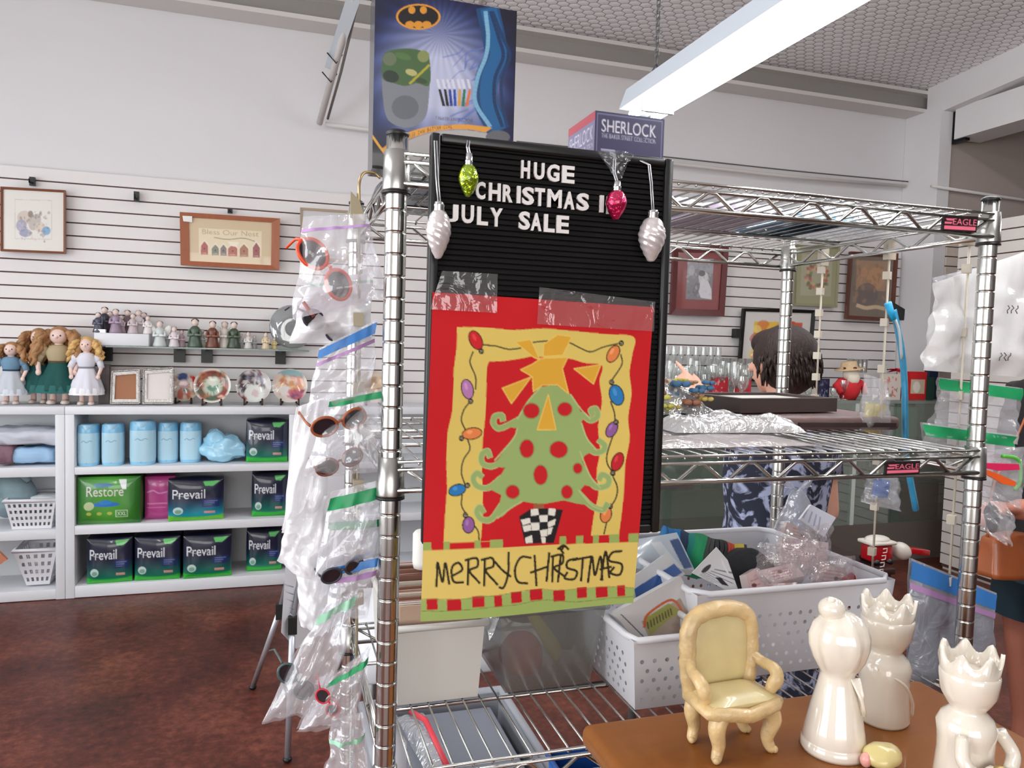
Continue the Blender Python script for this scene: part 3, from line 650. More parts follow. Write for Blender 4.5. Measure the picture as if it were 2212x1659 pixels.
# ---- the unit at the picture edge: bedding, baskets
bed = M('pale_bedding', (196, 200, 210), .8, var=.08, vscale=30, bump=.2); lb_ = M('pale_blue_cloth', (160, 196, 228), .7, bump=.2)
def sofa(b, c, s, j=.01, sc=18): k = len(b.v); b.box(c, s, bev=min(s)*.4, seg=4); 
def cushion(c, s, mat, name, label, cat, j=.012, rot=(0, 0, 0)):
    b = MB(); bmm = bmesh.new(); bmesh.ops.create_cube(bmm, size=1); bmesh.ops.subdivide_edges(bmm, edges=bmm.edges[:], cuts=9, use_grid_fill=True)
    for v in bmm.verts:
        q = v.co*2; v.co = V(q.x*s[0]/2*(1-.08*q.y*q.y), q.y*s[1]/2*(1-.1*q.z*q.z), q.z*s[2]/2*(1-.25*(q.x**4)*.6-.2*q.y**4))
    b.bm(bmm, Matrix.Translation(c) @ Euler(rot).to_matrix().to_4x4(), True); b.jitter(j, 12, seed=c[0]); b.jitter(j*.4, 45)
    lo = min(v[2] for v in b.v); d = c[2]-s[2]/2+.002-lo; b.v = [(x, y, z+max(d, 0)) for x, y, z in b.v]
    return tag(b.build(name, mat), label, cat)
x0 = XA-.05
cushion((X(60), 4.84, z1+.05), (.22, .2, .09), lb_, 'folded_sheet', 'folded light blue cloth under the grey bedding', 'folded cloth')
cushion((X(50), 4.84, z1+.15), (.38, .26, .09), bed, 'bedding_bundle', 'crumpled grey quilted bedding in clear wrap at the picture edge', 'bedding', .02)
cushion((X(104), 4.9, z1+.05), (.1, .2, .08), M('grey_green_cloth', (150, 166, 170), .8), 'folded_sheet', 'grey green folded cloth beside the light blue one', 'folded cloth')
cushion((X(6), 4.82, z1+.06), (.09, .2, .11), M('dusty_plum_cloth', (128, 96, 108), .8), 'folded_sheet', 'dusty plum folded cloth at the picture edge', 'folded cloth')
def basket(name, label, x0, x1, y0, y1, z0, z1, mat, holes=(9, 3), taper=.03, rim=.012, group=None):
    # slotted plastic basket: walls built round real holes
    r = thing(name, label, 'basket', ((x0+x1)/2, (y0+y1)/2, z0), 0, group)
    b = MB(); tp = taper
    def side(a0, a1, c0, c1, nh, mv):
        # a bottom ends, c top ends
        for j in range(mv*2+1):
            for i in range(nh*2+1):
                if i % 2 and j % 2: continue
                u0, u1 = i/(nh*2+1), (i+1)/(nh*2+1); v0, v1 = j/(mv*2+1), (j+1)/(mv*2+1)
                P = lambda u, v: (a0.lerp(a1, u)).lerp(c0.lerp(c1, u), v)
                b.add([P(u0, v0), P(u1, v0), P(u1, v1), P(u0, v1)], [(0, 1, 2, 3)], False)
    lo = [V(x0+tp, y0+tp, z0), V(x1-tp, y0+tp, z0), V(x1-tp, y1-tp, z0), V(x0+tp, y1-tp, z0)]; hi = [V(x0, y0, z1), V(x1, y0, z1), V(x1, y1, z1), V(x0, y1, z1)]
    for i in range(4):
        j = (i+1) % 4; n_ = max(2, int(holes[0]*((lo[j]-lo[i]).length)/max(x1-x0, y1-y0))); side(lo[i], lo[j], hi[i], hi[j], n_, holes[1])
    b.add(lo, [(3, 2, 1, 0)], False); b.build('body', mat, r)
    b = MB(); b.tube([h for h in hi], rim, 8, closed=True, flat=.8); b.build('rim', mat, r)
    return r
wb = M('white_plastic', (224, 224, 228), .35)
basket('storage_basket', 'white slotted basket with a plush toy on the middle shelf at the picture edge', X(6), X(119), 4.71, 4.98, z2+.002, at(60, 1082, 4.71).z, wb, (14, 4))
basket('storage_basket', 'white slotted basket lying empty on the bottom shelf at the picture edge', X(24), X(120), 4.72, 4.98, Z3t+.002, at(60, 1190, 4.72).z, wb, (12, 4), .05)
b = MB(); p = V(X(38, 4.84), 4.84, z2+.1); b.ball(p+V(0, 0, .09), (.09, .08, .12), rot=(0, -.4, 0)); b.ball(p+V(-.06, 0, .02), (.07, .07, .07)); b.ball(p+V(.1, 0, .02), (.08, .07, .05)); b.tube([p+V(.02, -.03, .2), p+V(.07, -.04, .16)], .02, 7)
b.v = [(x, y, z) for x, y, z in b.v]; b.jitter(.01, 20)
tag(b.build('plush_toy', M('grey_teal_plush', (128, 150, 156), .9, var=.25, vscale=14, bump=.3)), 'grey teal plush toy heaped in the white slotted basket', 'plush toy')
cushion((X(100, 4.86), 4.86, z2+.14), (.13, .16, .05), M('white_cloth', (222, 226, 230), .7), 'folded_towel', 'white folded towel on the basket of the middle shelf', 'towel')
b = MB(); p = V(X(10, 4.68), 4.66, 0); a = at(0, 1185, 4.66); 
b.poly([at(-40, 1190, 4.66), at(-4, 1185, 4.66), at(18, 1207, 4.66), at(-30, 1240, 4.66)], V(0, -.02, 0)); 
tag(b.build('wooden_stand', M('orange_wood', (190, 120, 90), .5)), 'corner of an orange wooden board at the picture edge by the bottom shelf', 'board')
# ------------------------------------------------------------------ dolls, frames and plates on top of the shelf unit
skin = M('doll_porcelain', (234, 204, 192), .35); PRT = PAINT(.8)
def doll(label, px, yb, ytop, Y, dress, skirt, hair, curly, wide=1, hat=None, rz=0):
    p = at(px, yb, Y); p = V(p.x, Y, UT+.001); h = at(px, ytop, Y).z-UT
    r = thing('porcelain_doll', label, 'doll', p, rz, 'dolls on the white shelf unit'); w = h*.17*wide
    b = MB()
    for s in (-1, 1):
        b.tube([p+V(s*w*.35, 0, .012), p+V(s*w*.35, 0, h*.3)], [w*.2, w*.18], 8); b.ball(p+V(s*w*.4, -w*.25, w*.17), (w*.24, w*.42, w*.165))
        b.tube([p+V(s*w*.75, 0, h*.68), p+V(s*w*1.15, -w*.2, h*.53), p+V(s*w*1.0, -w*.6, h*.42)], [w*.2, w*.17, w*.13], 8); b.ball(p+V(s*w*1.0, -w*.65, h*.405), (w*.17, w*.14, w*.2))
    b.tube([p+V(0, 0, h*.66), p+V(0, 0, h*.8)], [w*.3, w*.24], 10); b.ball(p+V(0, -w*.05, h*.855), (w*.52, w*.55, h*.1), 18, 12)
    b.ball(p+V(0, -w*.6, h*.845), (w*.09, w*.12, w*.1), 8, 6); b.build('body', skin, r)
    for s in (-1, 1): b = MB(); b.ball(p+V(s*w*.2, -w*.545, h*.865), (w*.06, w*.035, w*.06), 8, 6); b.build('eye', M('doll_eye', (60, 60, 80), .2), r)
    b = MB(); b.ink(dress)
    b.lathe([(w*.5, h*.5), (w*.62, h*.56), (w*.78, h*.66), (w*.55, h*.735), (w*.3, h*.75)], 18, p)
    for s in (-1, 1): b.ball(p+V(s*w*.85, -w*.05, h*.665), (w*.34, w*.32, h*.07)); b.tube([p+V(s*w*.9, 0, h*.66), p+V(s*w*1.18, -w*.15, h*.53)], [w*.27, w*.24], 9)
    b.ink(skirt); b.lathe([(w*1.25, h*.17), (w*1.28, h*.2), (w*1.0, h*.36), (w*.72, h*.46), (w*.55, h*.54)], 30, p, fr=lambda a, i, q, z: (q*(1+.09*math.sin(9*a)*(z < h*.45)), z+.008*math.sin(9*a)*(i == 0)), caps=False)
    b.ink([min(255, v+26) for v in skirt]); b.lathe([(w*1.33, h*.15), (w*1.3, h*.21), (w*1.18, h*.25)], 30, p, fr=lambda a, i, q, z: (q*(1+.1*math.sin(14*a)), z), caps=False)
    b.ink([max(0, v-90) for v in dress]); b.lathe([(w*.62, h*.525), (w*.62, h*.55)], 18, p, caps=False)
    b.build('dress', PRT, r)
    b = MB(); n_ = 60 if curly else 34
    b.ball(p+V(0, w*.14, h*.885), (w*.6, w*.56, h*.1), 16, 10)
    for k in range(n_):
        a = PI*(-.12+1.24*k/n_) ; rr = w*(.62+.4*random.random()*(1 if curly else .5)); q = p+V(rr*math.cos(a), rr*.8*math.sin(a)-.0, h*(.93-.04*random.random()))
        L = h*(.22+.16*random.random())*(1.15 if curly else .8); pts = []
        for t in range(7):
            u = t/6; pts.append(q+V(math.cos(a)*w*.55*u+w*.14*math.sin(t*2.2+k), math.sin(a)*w*.3*u+w*.14*math.cos(t*2.2+k)-(.2*w if abs(math.cos(a)) > .75 else 0), -L*u))
        b.tube(pts, [w*.17, w*.2, w*.2, w*.2, w*.19, w*.15, w*.07], 6)
    b.build('hair', hair, r)
    b = MB()
    for s in (-1, 1): b.ball(p+V(s*w*.4, -w*.27, w*.12), (w*.26, w*.46, w*.115))
    b.build('shoes', M('doll_shoe', (222, 214, 206) if skirt[0] > 150 else (50, 40, 44), .5), r)
    return r
hb = M('golden_brown_curls', (168, 124, 80), .5, var=.35, vscale=60); hbl = M('blond_hair', (212, 170, 104), .45, var=.3, vscale=60)
doll('doll in a blue dress with lace skirt at the picture edge', 25, 878, 736, 4.83, (110, 146, 172), (196, 202, 210), hb, False, 1.1)
doll('doll with very long curls in a plum coat and teal skirt', 84, 878, 706, 4.90, (112, 56, 58), (24, 84, 82), hb, True, 1.0)
doll('doll with a mass of tumbling curls in a cream blouse and dark green skirt', 128, 878, 702, 4.84, (176, 160, 126), (14, 78, 74), hb, True, 1.15)
doll('blond doll in a white tiered dress, next to the empty silver frames', 187, 878, 724, 4.80, (222, 222, 232), (226, 226, 236), hbl, False, 1.0)
# easel-backed silver frames and a dark book-like box
silver = M('antique_silver', (178, 174, 170), .35, .7, bump=.6, bscale=60)
def standframe(label, px, fill, Y=4.80, rope=True):
    A, B, C, D = [at(*q, Y) for q in px]; dz = UT+.0115-(C.z+D.z)/2; A, B, C, D = [q+V(0, 0, dz) for q in (A, B, C, D)]
    for q in (A, B): q.y += .035
    c = (A+B+C+D)/4; r = thing('photo_frame', label, 'photo frame', V(c.x, Y, UT))
    b = MB(); ins = [p+(c-p).normalized()*.03 for p in (A, B, C, D)]; o = (A, B, C, D); f = V(0, -.012, 0)
    for i in range(4):
        j = (i+1) % 4; p = [o[i], o[j], ins[j], ins[i]]; q = [x+f for x in p]
        b.add(p+q, [(0, 1, 2, 3), (7, 6, 5, 4), (0, 4, 5, 1), (1, 5, 6, 2), (2, 6, 7, 3), (3, 7, 4, 0)], False)
        if rope:
            L = (o[j]-o[i]).length; k = int(L/.008)
            for t in range(k): b.ball(o[i].lerp(o[j], (t+.5)/k)+V(0, -.012, 0), (.006, .006, .008), 6, 4, (0, .6, 0))
    b.build('moulding', silver, r); b = MB(); b.add([q+V(0, -.004, 0) for q in ins], [(3, 2, 1, 0)], False); b.build('insert', fill, r)
    b = MB(); m_ = (A+B)/2; b.add([m_+V(-.02, .0, -.02), m_+V(.02, 0, -.02), V(c.x+.03, Y+.12, UT+.002), V(c.x-.03, Y+.12, UT+.002)], [(0, 1, 2, 3)], False); b.build('easel_back', dkmetal, r)
standframe('silver rope-edged frame with brown backing board, beside the blond doll', [(240, 806), (300, 802), (302, 874), (240, 874)], M('brown_board', (160, 108, 76), .7, var=.1))
standframe('silver rope-edged frame with blank white insert, beside the flag plate', [(309, 803), (373, 799), (374, 875), (310, 875)], M('blank_insert', (222, 214, 210), .7))
a = on(226, 4.9, UT); b = MB(); b.box(a+V(0, 0, .115), (.055, .05, .226)); b.box(a+V(0, -.026, .16), (.05, .004, .006)); tag(b.build('upright_box', M('grey_box_card', (108, 98, 98), .6)), 'slim dark grey upright box between the blond doll and the silver frames', 'box')
def plate(label, px, w, h, yb, Y, cvf, rimc, tilt=.22):
    c = at(px, yb-h/2, Y); R = at(px+w/2, yb-h/2, Y).x-c.x
    r = thing('collector_plate', label, 'plate', V(c.x, Y+.05, UT), 0, 'plates on stands'); c = V(c.x, Y, UT+.012+R)
    cv = Cv(72, 72, rimc, [(-1, -1), (1, -1), (1, 1), (-1, 1)]); cvf(cv); cv.ss = cv.ss
    b = MB(); img = cv.get(); n_ = 36
    rows = [(0, -.004), (.12, -.004), (.25, -.003), (.37, -.002), (.5, 0), (.62, .003), (.74, .007), (.84, .012), (.93, .018), (1, .022)]
    ct, st = math.cos(tilt), math.sin(tilt); vs = []; cs = []
    for q, z in rows:
        for j in range(n_):
            a = 2*PI*j/n_; x, y = q*math.cos(a), q*math.sin(a); cs.append(tuple(img[min(71, int((1-y)*35.9)), min(71, int((x+1)*35.9))]))
            X_, Y_, Z_ = x*R, -z, y*R; vs.append(c+V(X_, Y_*ct+Z_*st, Z_*ct+Y_*-st))
    fs = [(i*n_+j, i*n_+(j+1) % n_, (i+1)*n_+(j+1) % n_, (i+1)*n_+j) for i in range(len(rows)-1) for j in range(n_)]
    k = len(b.v); b.add(vs, fs); b.c[k:] = cs; b.painted = True
    b.ink((226, 222, 216)); b.add([v+V(0, .006, 0) for v in vs], [f[::-1] for f in fs]); b.build('dish', PAINT(.2, .6), r)
    b = MB()
    for s in (-1, 1): b.tube([c+V(s*R*.5, -.035, -R*.72), c+V(s*R*.5, -.05, -R-.006), c+V(s*R*.5, .0, -R-.006), c+V(s*R*.4, .07, -R-.006), c+V(s*R*.2, .05, R*.1)], .006, 6)
    b.build('stand', M('dark_stand', (58, 40, 34), .4), r)
def pf1(c):
    c.ell(0, 0, 1, 1, (214, 196, 178)); c.blotch([(206, 150, 110), (230, 220, 210), (170, 130, 110)], 50, .03, .1, 2, (.1, .1, .9, .9), .6)
    c.ell(-.1, -.72, .34, .28, (44, 76, 132)); c.poly([(.35, -.75), (.62, -.8), (.92, -.3), (.72, -.2)], (196, 44, 44)); c.poly([(.3, -.5), (.45, -.6), (.7, -.2), (.55, -.1)], (226, 214, 210)); c.ell(0, -.25, .3, .28, (206, 170, 170)); c.ell(-.25, .5, .18, .4, (190, 92, 60)); c.ell(.3, .5, .14, .38, (206, 106, 66)); c.ell(.1, .2, .2, .15, (120, 108, 110))
def pf2(c):
    c.ell(0, 0, 1, 1, (222, 216, 206)); c.ell(0, 0, .86, .86, (134, 72, 56)); c.blotch([(170, 90, 60), (90, 50, 46), (190, 130, 90), (70, 96, 70)], 60, .03, .1, 6, (.12, .12, .88, .88), .6); c.ell(0, 0, .5, .5, (186, 196, 176)); c.ell(.02, .1, .3, .26, (92, 136, 112)); c.ell(0, -.2, .2, .2, (206, 212, 196)); c.ell(.5, .62, .16, .12, (222, 170, 150)); c.ell(-.1, .75, .3, .14, (66, 100, 76)); c.ell(.62, .5, .06, .06, (180, 40, 50))
def pf3(c):
    c.ell(0, 0, 1, 1, (196, 192, 188)); c.poly([(-.9, .2), (-.7, -.6), (-.1, -.95), (.3, -.9), (.2, -.2), (.4, .3), (-.5, .5)], (62, 52, 62)); c.blotch([(70, 56, 70), (140, 140, 160), (110, 60, 60), (220, 216, 214), (50, 60, 54)], 60, .03, .09, 9, (.1, .03, .75, .5), .7); c.ell(.05, .42, .56, .52, (216, 220, 212)); c.ell(.08, .42, .2, .22, (206, 184, 182)); c.blotch([(150, 60, 56), (60, 50, 50)], 14, .03, .06, 2, (.05, .75, .25, .95)); 
def pf4(c):
    c.ell(0, 0, 1, 1, (206, 196, 186)); c.ell(0, -.62, .75, .34, (140, 178, 182)); c.blotch([(204, 140, 84), (224, 178, 130), (186, 110, 74), (220, 206, 196)], 70, .04, .11, 11, (.15, .2, .9, .7), .7); c.ell(-.3, .25, .35, .3, (216, 208, 204)); c.ell(.4, .55, .35, .3, (176, 92, 100)); c.blotch([(190, 80, 90), (110, 70, 110)], 20, .03, .07, 3, (.45, .6, .9, .9)); c.ell(.5, -.3, .2, .28, (214, 150, 128))
plate('round plate showing a flag and orange figures, partly behind the ringed plate', 398, 66, 84, 868, 4.93, pf1, (214, 200, 186), .18)
plate('round plate with a broad cream rim and green centre', 459, 80, 77, 877, 4.80, pf2, (222, 216, 206))
plate('plate with dark scene above a pale oval, on a small dark stand', 548, 76, 80, 875, 4.84, pf3, (200, 196, 192))
plate('plate of children under a teal sky, nearest the hanging bags', 626, 76, 72, 876, 4.84, pf4, (206, 196, 186))
def pf5(c): c.ell(0, 0, 1, 1, (214, 204, 188)); c.ell(0, 0, .7, .7, (190, 160, 130)); c.blotch([(150, 120, 90), (206, 180, 150)], 30, .04, .1, 4, (.2, .2, .8, .8))
plate('beige plate seen between the hanging bags and the chrome post', 808, 70, 70, 872, 4.84, pf5, (214, 204, 188))
# ------------------------------------------------------------------ chrome wire rack
RX0, RX1, RY0, RY1 = .131, 1.028, .888, 1.358
SH = [1.716, 1.360, .983]      # shelf heights (top wires)
rk = thing('wire_shelving_unit', 'chrome wire shelving unit holding the black letter board', 'shelving unit', ((RX0+RX1)/2, (RY0+RY1)/2, 0))
pro = [(.0127, .03)]; z = .05
while z < 1.70:
    pro += [(.0127, z-.0024), (.0127, z-.0012), (.0114, z-.0006), (.0114, z+.0006), (.0127, z+.0012), (.0127, z+.0024)]; z += .0254
pro += [(.0127, 1.735)]
pm = MB(); pm.lathe(pro, 18); base = None
capm = MB(); capm.lathe([(.0125, 0), (.0135, .001), (.0135, .004), (.009, .007), (0.001, .008)], 18)
sleeve = MB(); sleeve.lathe([(.0128, -.044), (.0165, -.044), (.0168, -.042), (.0150, .002), (.0128, .003)], 18)
ring = MB(); ring.lathe([(.0129, -.0475), (.0172, -.0475), (.0172, -.0445), (.0129, -.0445)], 18)
foot = MB(); foot.lathe([(.004, .0005), (.013, .0005), (.013, .008), (.006, .012), (.006, .03)], 14)
proto = {}
def inst(mb, name, mat, loc, parent):
    if name not in proto: proto[name] = mb.build(name, mat); o = proto[name]
    else: o = proto[name].copy(); COL.objects.link(o)
    o.parent = parent; o.location = Vector(loc)-rk.location; return o
for px_, py_ in ((RX0, RY0), (RX1, RY0), (RX1, RY1), (RX0, RY1)):
    inst(pm, 'post', chrome, (px_, py_, 0), rk); inst(capm, 'post_cap', black, (px_, py_, 1.735), rk); inst(foot, 'foot', dkmetal, (px_, py_, 0), rk)
    for zz in SH: inst(sleeve, 'corner_sleeve', M('brushed_sleeve', (176, 176, 172), .3, 1), (px_, py_, zz), rk); inst(ring, 'sleeve_ring', black, (px_, py_, zz), rk)
def wshelf(z, label_px, label_y):
    b = MB(); x0, x1, y0, y1 = RX0+.006, RX1-.006, RY0-.012, RY1+.012; zb = z-.036
    k = 35; step = (x1-x0)/k
    for i in range(1, k):
        x = x0+i*step; b.tube([(x, y0-.001, z-.006), (x, y0+.004, z), (x, y1-.004, z), (x, y1+.001, z-.006)], .0016, 5)
    for y in (y0, y1):
        b.tube([(x0, y, z-.002), (x1, y, z-.002)], .0022, 6); b.tube([(x0, y, z-.0115), (x1, y, z-.0115)], .0026, 6); b.tube([(x0, y, zb), (x1, y, zb)], .0036, 8)
        pts = []; n_ = 11
        for i in range(n_*2+1):
            x = x0+.012+(x1-x0-.024)*i/(n_*2); zt_ = z-.013 if i % 2 == 0 else zb+.002
            pts += [V(x-.006, y, zt_), V(x+.006, y, zt_)] if 0 < i < n_*2 else [V(x, y, zt_)]
        b.tube(pts, .0026, 6)
    for x in (x0, x1):
        b.tube([(x, y0, z-.004), (x, y1, z-.004)], .0022, 6); b.tube([(x, y0, z-.0115), (x, y1, z-.0115)], .0026, 6); b.tube([(x, y0, zb), (x, y1, zb)], .0036, 8)
        pts = []; n_ = 5
        for i in range(n_*2+1):
            y = y0+.012+(y1-y0-.024)*i/(n_*2); zt_ = z-.013 if i % 2 == 0 else zb+.002
            pts += [V(x, y-.006, zt_), V(x, y+.006, zt_)] if 0 < i < n_*2 else [V(x, y, zt_)]
        b.tube(pts, .0026, 6)
    for t in (.33, .66): b.tube([(x0, y0+(y1-y0)*t, z-.005), (x1, y0+(y1-y0)*t, z-.005)], .003, 6)
    o = b.build('wire_shelf', chrome, rk)
    if label_px:
        A, B, C, D = [at(*q, y0-.004) for q in label_px]
        cv = Cv(70, 34, (30, 20, 22), [(0, 0), (1, 0), (1, 1), (0, 1)]); pk = (226, 108, 132)
        cv.text('EAGLE', .28, .2, .97, .58, pk); cv.poly([(.06, .22), (.3, .22), (.26, .34), (.1, .34)], pk); cv.poly([(.04, .42), (.26, .42), (.24, .54), (.04, .54)], pk); cv.rect(.04, .66, .96, .88, pk)
        b = MB(); b.art(cv, quadpos(A, B, C, D)); b.ink((30, 20, 22)); b.add([A, B, C, D]+[q+V(0, .004, 0) for q in (A, B, C, D)], [(0, 4, 5, 1), (1, 5, 6, 2), (2, 6, 7, 3), (3, 7, 4, 0), (4, 7, 6, 5)], False)
        b.build('name_plate', PAINT(.3), o)
    return o
wshelf(SH[0], [(2040, 464), (2113, 468), (2109, 502), (2036, 498)], 0)
wshelf(SH[1], [(1915, 998), (1988, 996), (1986, 1023), (1913, 1026)], 0)
wshelf(SH[2], None, 0)

# ------------------------------------------------------------------ letter board
BY = .862; felt = M('black_felt', (20, 19, 19), .85, spec=.2)
A, B, C, D = at(925, 300, BY), at(1440, 356, BY), at(1393, 1152, BY), at(905, 1150, BY)
bx0, bx1, bz0, bz1 = .163, .4685, 1.265, 1.7345
lb = thing('letter_board', 'black grooved letter board with white capitals hung on the wire rack', 'sign', ((bx0+bx1)/2, BY, bz0))
b = MB(); fw2 = .0115
b.bb((bx0, BY-.014, bz0), (bx0+fw2, BY, bz1), .003); b.bb((bx1-fw2, BY-.014, bz0), (bx1, BY, bz1), .003)
b.bb((bx0+fw2, BY-.014, bz1-fw2), (bx1-fw2, BY, bz1), .003); b.bb((bx0+fw2, BY-.014, bz0), (bx1-fw2, BY, bz0+fw2), .003)
b.build('frame', M('black_frame_plastic', (16, 16, 17), .35), lb)
b = MB(); z = bz0+fw2; P = []
while z < bz1-fw2:
    P += [(BY-.009, z), (BY-.009, z+.0042), (BY-.004, z+.0044), (BY-.004, z+.0062)]; z += .00635
vs = [(x, y, z) for (y, z) in P for x in (bx0+.01, bx1-.01)]; b.add(vs, [(2*i, 2*i+1, 2*i+3, 2*i+2) for i in range(len(P)-1)], False); b.bb((bx0+.008, BY-.003, bz0+.008), (bx1-.008, BY-.0005, bz1-.008))
b.build('grooved_felt', felt, lb)
s1 = 3.45625
def up1(x, y): return (840+x/s1, 280+y/s1)
LET = [('H', 990, 230, 1055, 364), ('U', 1085, 246, 1163, 372), ('G', 1183, 258, 1275, 388), ('E', 1295, 270, 1388, 400),
       ('C', 652, 388, 722, 520), ('H', 748, 398, 836, 532), ('R', 852, 412, 926, 542), ('I', 957, 420, 985, 550), ('S', 996, 428, 1086, 562), ('T', 1092, 436, 1166, 570), ('M', 1186, 446, 1292, 582), ('A', 1310, 462, 1388, 594), ('S', 1404, 474, 1496, 605), ('I', 1578, 490, 1606, 618), ('N', 1630, 500, 1715, 632),
       ('J', 446, 558, 520, 690), ('U', 545, 562, 636, 700), ('L', 660, 576, 742, 714), ('Y', 758, 585, 850, 724), ('S', 972, 610, 1056, 748), ('A', 1062, 622, 1142, 756), ('L', 1160, 632, 1240, 766), ('E', 1254, 642, 1346, 774)]
lw_ = M('letter_white', (226, 222, 220), .35)
for ch, x0, y0, x1, y1 in LET:
    c = bpy.data.curves.new('t', 'FONT'); c.body = ch; c.extrude = .06; c.offset = .036; c.resolution_u = 3; o = bpy.data.objects.new('t', c); me = bpy.data.meshes.new_from_object(o)
    vv = np.array([v.co[:] for v in me.vertices]); mn, mx_ = vv.min(0), vv.max(0); nn = (vv-mn)/(mx_-mn)
    a = at(*up1(x0, (y0+y1)/2), BY-.012); e = at(*up1(x1, (y0+y1)/2), BY-.012); t = at(*up1((x0+x1)/2, y0), BY-.012); u = at(*up1((x0+x1)/2, y1), BY-.012)
    b = MB(); b.add([V(a.x+(e.x-a.x)*q[0], BY-.0085-.0035*q[2], u.z+(t.z-u.z)*q[1]) for q in nn], [tuple(p.vertices)[::-1] for p in me.polygons], False)
    b.build('letter', lw_, lb); bpy.data.objects.remove(o); bpy.data.curves.remove(c); bpy.data.meshes.remove(me)

# ------------------------------------------------------------------ fabric holiday flag taped over the board
s2 = 1345/600
def up2(x, y): return (860+x/s2, 620+y/s2)
Q = [(165, 25), (1232, 98), (1143, 1532), (104, 1612)]
RED, YEL, GRN, GLD, BLK = (192, 28, 34), (214, 188, 98), (146, 168, 102), (214, 162, 54), (40, 36, 30)
cv = Cv(250, 345, RED, Q)
cv.poly(spline([(285, 198), (420, 200), (560, 212), (700, 205), (860, 218), (1000, 232), (1135, 245), (1130, 330), (1118, 420), (1128, 520), (1112, 640), (1118, 740), (1095, 860), (1088, 980), (1078, 1090), (1066, 1200)]).tolist()+spline([(218, 1238), (228, 1100), (238, 980), (236, 860), (240, 720), (262, 610), (268, 500), (270, 400), (282, 300), (285, 198)]).tolist(), YEL)
cv.poly(spline([(440, 366), (520, 362), (600, 350), (660, 340), (740, 350), (830, 352), (900, 372), (985, 385), (974, 460), (986, 560), (968, 680), (975, 800), (958, 900), (965, 1000), (945, 1100), (930, 1215)]).tolist()+spline([(398, 1228), (408, 1120), (412, 1000), (408, 900), (412, 760), (425, 620), (428, 500), (430, 400), (440, 366)]).tolist(), RED)
wires = [[(410, 285), (470, 290), (530, 305), (590, 300), (640, 275), (740, 265), (820, 272), (880, 300), (930, 318), (990, 295), (1060, 278)], [(362, 318), (348, 370), (375, 440), (375, 500)], [(350, 560), (320, 600), (308, 650), (326, 694)], [(338, 740), (350, 790), (320, 840), (308, 900), (325, 960)], [(312, 1010), (308, 1060), (328, 1100)], [(355, 1140), (385, 1180), (390, 1222)],
         [(1075, 330), (1080, 380), (1036, 452)], [(1028, 560), (1045, 610), (1050, 655)], [(1040, 720), (1010, 810), (1010, 860), (1035, 900)], [(1035, 920), (1055, 970), (1050, 1020), (1025, 1065)], [(1008, 1130), (994, 1198)]]
for w in wires: cv.line(w, 7, (66, 62, 44))
def bulb(x, y, rx, ry, rot, c, tip):
    tx, ty = tip; cv.ell(x, y, rx+5, ry+5, BLK, rot); cv.ell(x, y, rx, ry, c, rot); cv.ell(x-rx*.25, y-ry*.3, rx*.3, ry*.4, [min(255, v+40) for v in c], rot, .6)
    cv.ell(tx, ty, 13, 14, BLK); cv.line([(tx-7, ty-3), (tx+7, ty-5)], 3, (170, 160, 130), smooth=False); cv.line([(tx-7, ty+4), (tx+7, ty+3)], 3, (170, 160, 130), smooth=False)
PUR, ORG, BLU = (140, 90, 150), (220, 128, 72), (44, 118, 178)
for a in ((375, 262, 27, 46, -.45, (196, 36, 40), (402, 316)), (336, 500, 26, 46, -.25, (176, 120, 170), (352, 558)), (360, 715, 46, 25, -.15, ORG, (309, 738)), (288, 987, 40, 24, -.3, BLU, (338, 965)), (340, 1152, 26, 36, .1, PUR, (326, 1106)),
          (1038, 328, 24, 42, .5, ORG, (1076, 276)), (1056, 528, 31, 48, -.3, BLU, (1032, 466)), (1033, 695, 22, 38, .5, PUR, (1054, 660)), (1058, 850, 24, 44, .4, (186, 34, 44), (1035, 905)), (1002, 1104, 24, 36, .2, ORG, (1022, 1064))): bulb(*a)
LG = (170, 188, 128)
for c_ in ([(600, 640), (540, 672), (490, 690), (464, 665), (472, 632), (503, 628), (510, 650)], [(520, 840), (460, 872), (412, 860), (408, 818), (435, 800), (446, 826)], [(500, 930), (440, 975), (385, 968), (366, 932), (385, 906), (406, 922)], [(500, 1060), (450, 1124), (402, 1124), (382, 1092), (396, 1068), (412, 1090)],
           [(890, 620), (930, 650), (964, 632), (958, 597), (935, 602), (942, 622)], [(890, 740), (940, 800), (985, 800), (998, 772), (972, 748)], [(890, 900), (950, 968), (1005, 964), (1015, 930), (985, 912), (970, 934)], [(870, 1000), (930, 1060), (985, 1080), (1008, 1052)]):
    cv.line(c_, 30, LG); cv.line(c_, 22, GRN)
cv.poly([(690, 490), (760, 478), (830, 520), (870, 580), (900, 640), (888, 660), (915, 740), (950, 795), (900, 822), (890, 850), (925, 920), (960, 975), (900, 962), (880, 985), (930, 1060), (860, 1050), (800, 1035), (690, 1055), (600, 1040), (560, 1060), (500, 1115), (470, 1100), (490, 1060), (500, 1010), (450, 985), (490, 930), (520, 880), (460, 875), (500, 820), (560, 740), (580, 690), (520, 682), (580, 640), (630, 560)], GRN)
for p_ in ([(835, 525), (880, 590), (930, 645)], [(888, 665), (915, 740), (960, 795)], [(880, 800), (925, 915), (975, 975)], [(870, 985), (930, 1055), (985, 1080)], [(690, 490), (630, 560), (580, 645)], [(580, 690), (560, 740), (470, 845)], [(600, 1040), (540, 1075), (480, 1120)]): cv.line(p_, 7, LG)
for d in ((647, 605, 38, 36), (808, 597, 34, 32), (625, 788, 33, 43), (778, 792, 42, 39), (690, 914, 32, 46), (868, 882, 21, 24), (555, 995, 32, 31), (815, 995, 26, 31)): cv.ell(*d[:2], d[2]+4, d[3]+4, (116, 140, 84)); cv.ell(*d, (188, 30, 36))
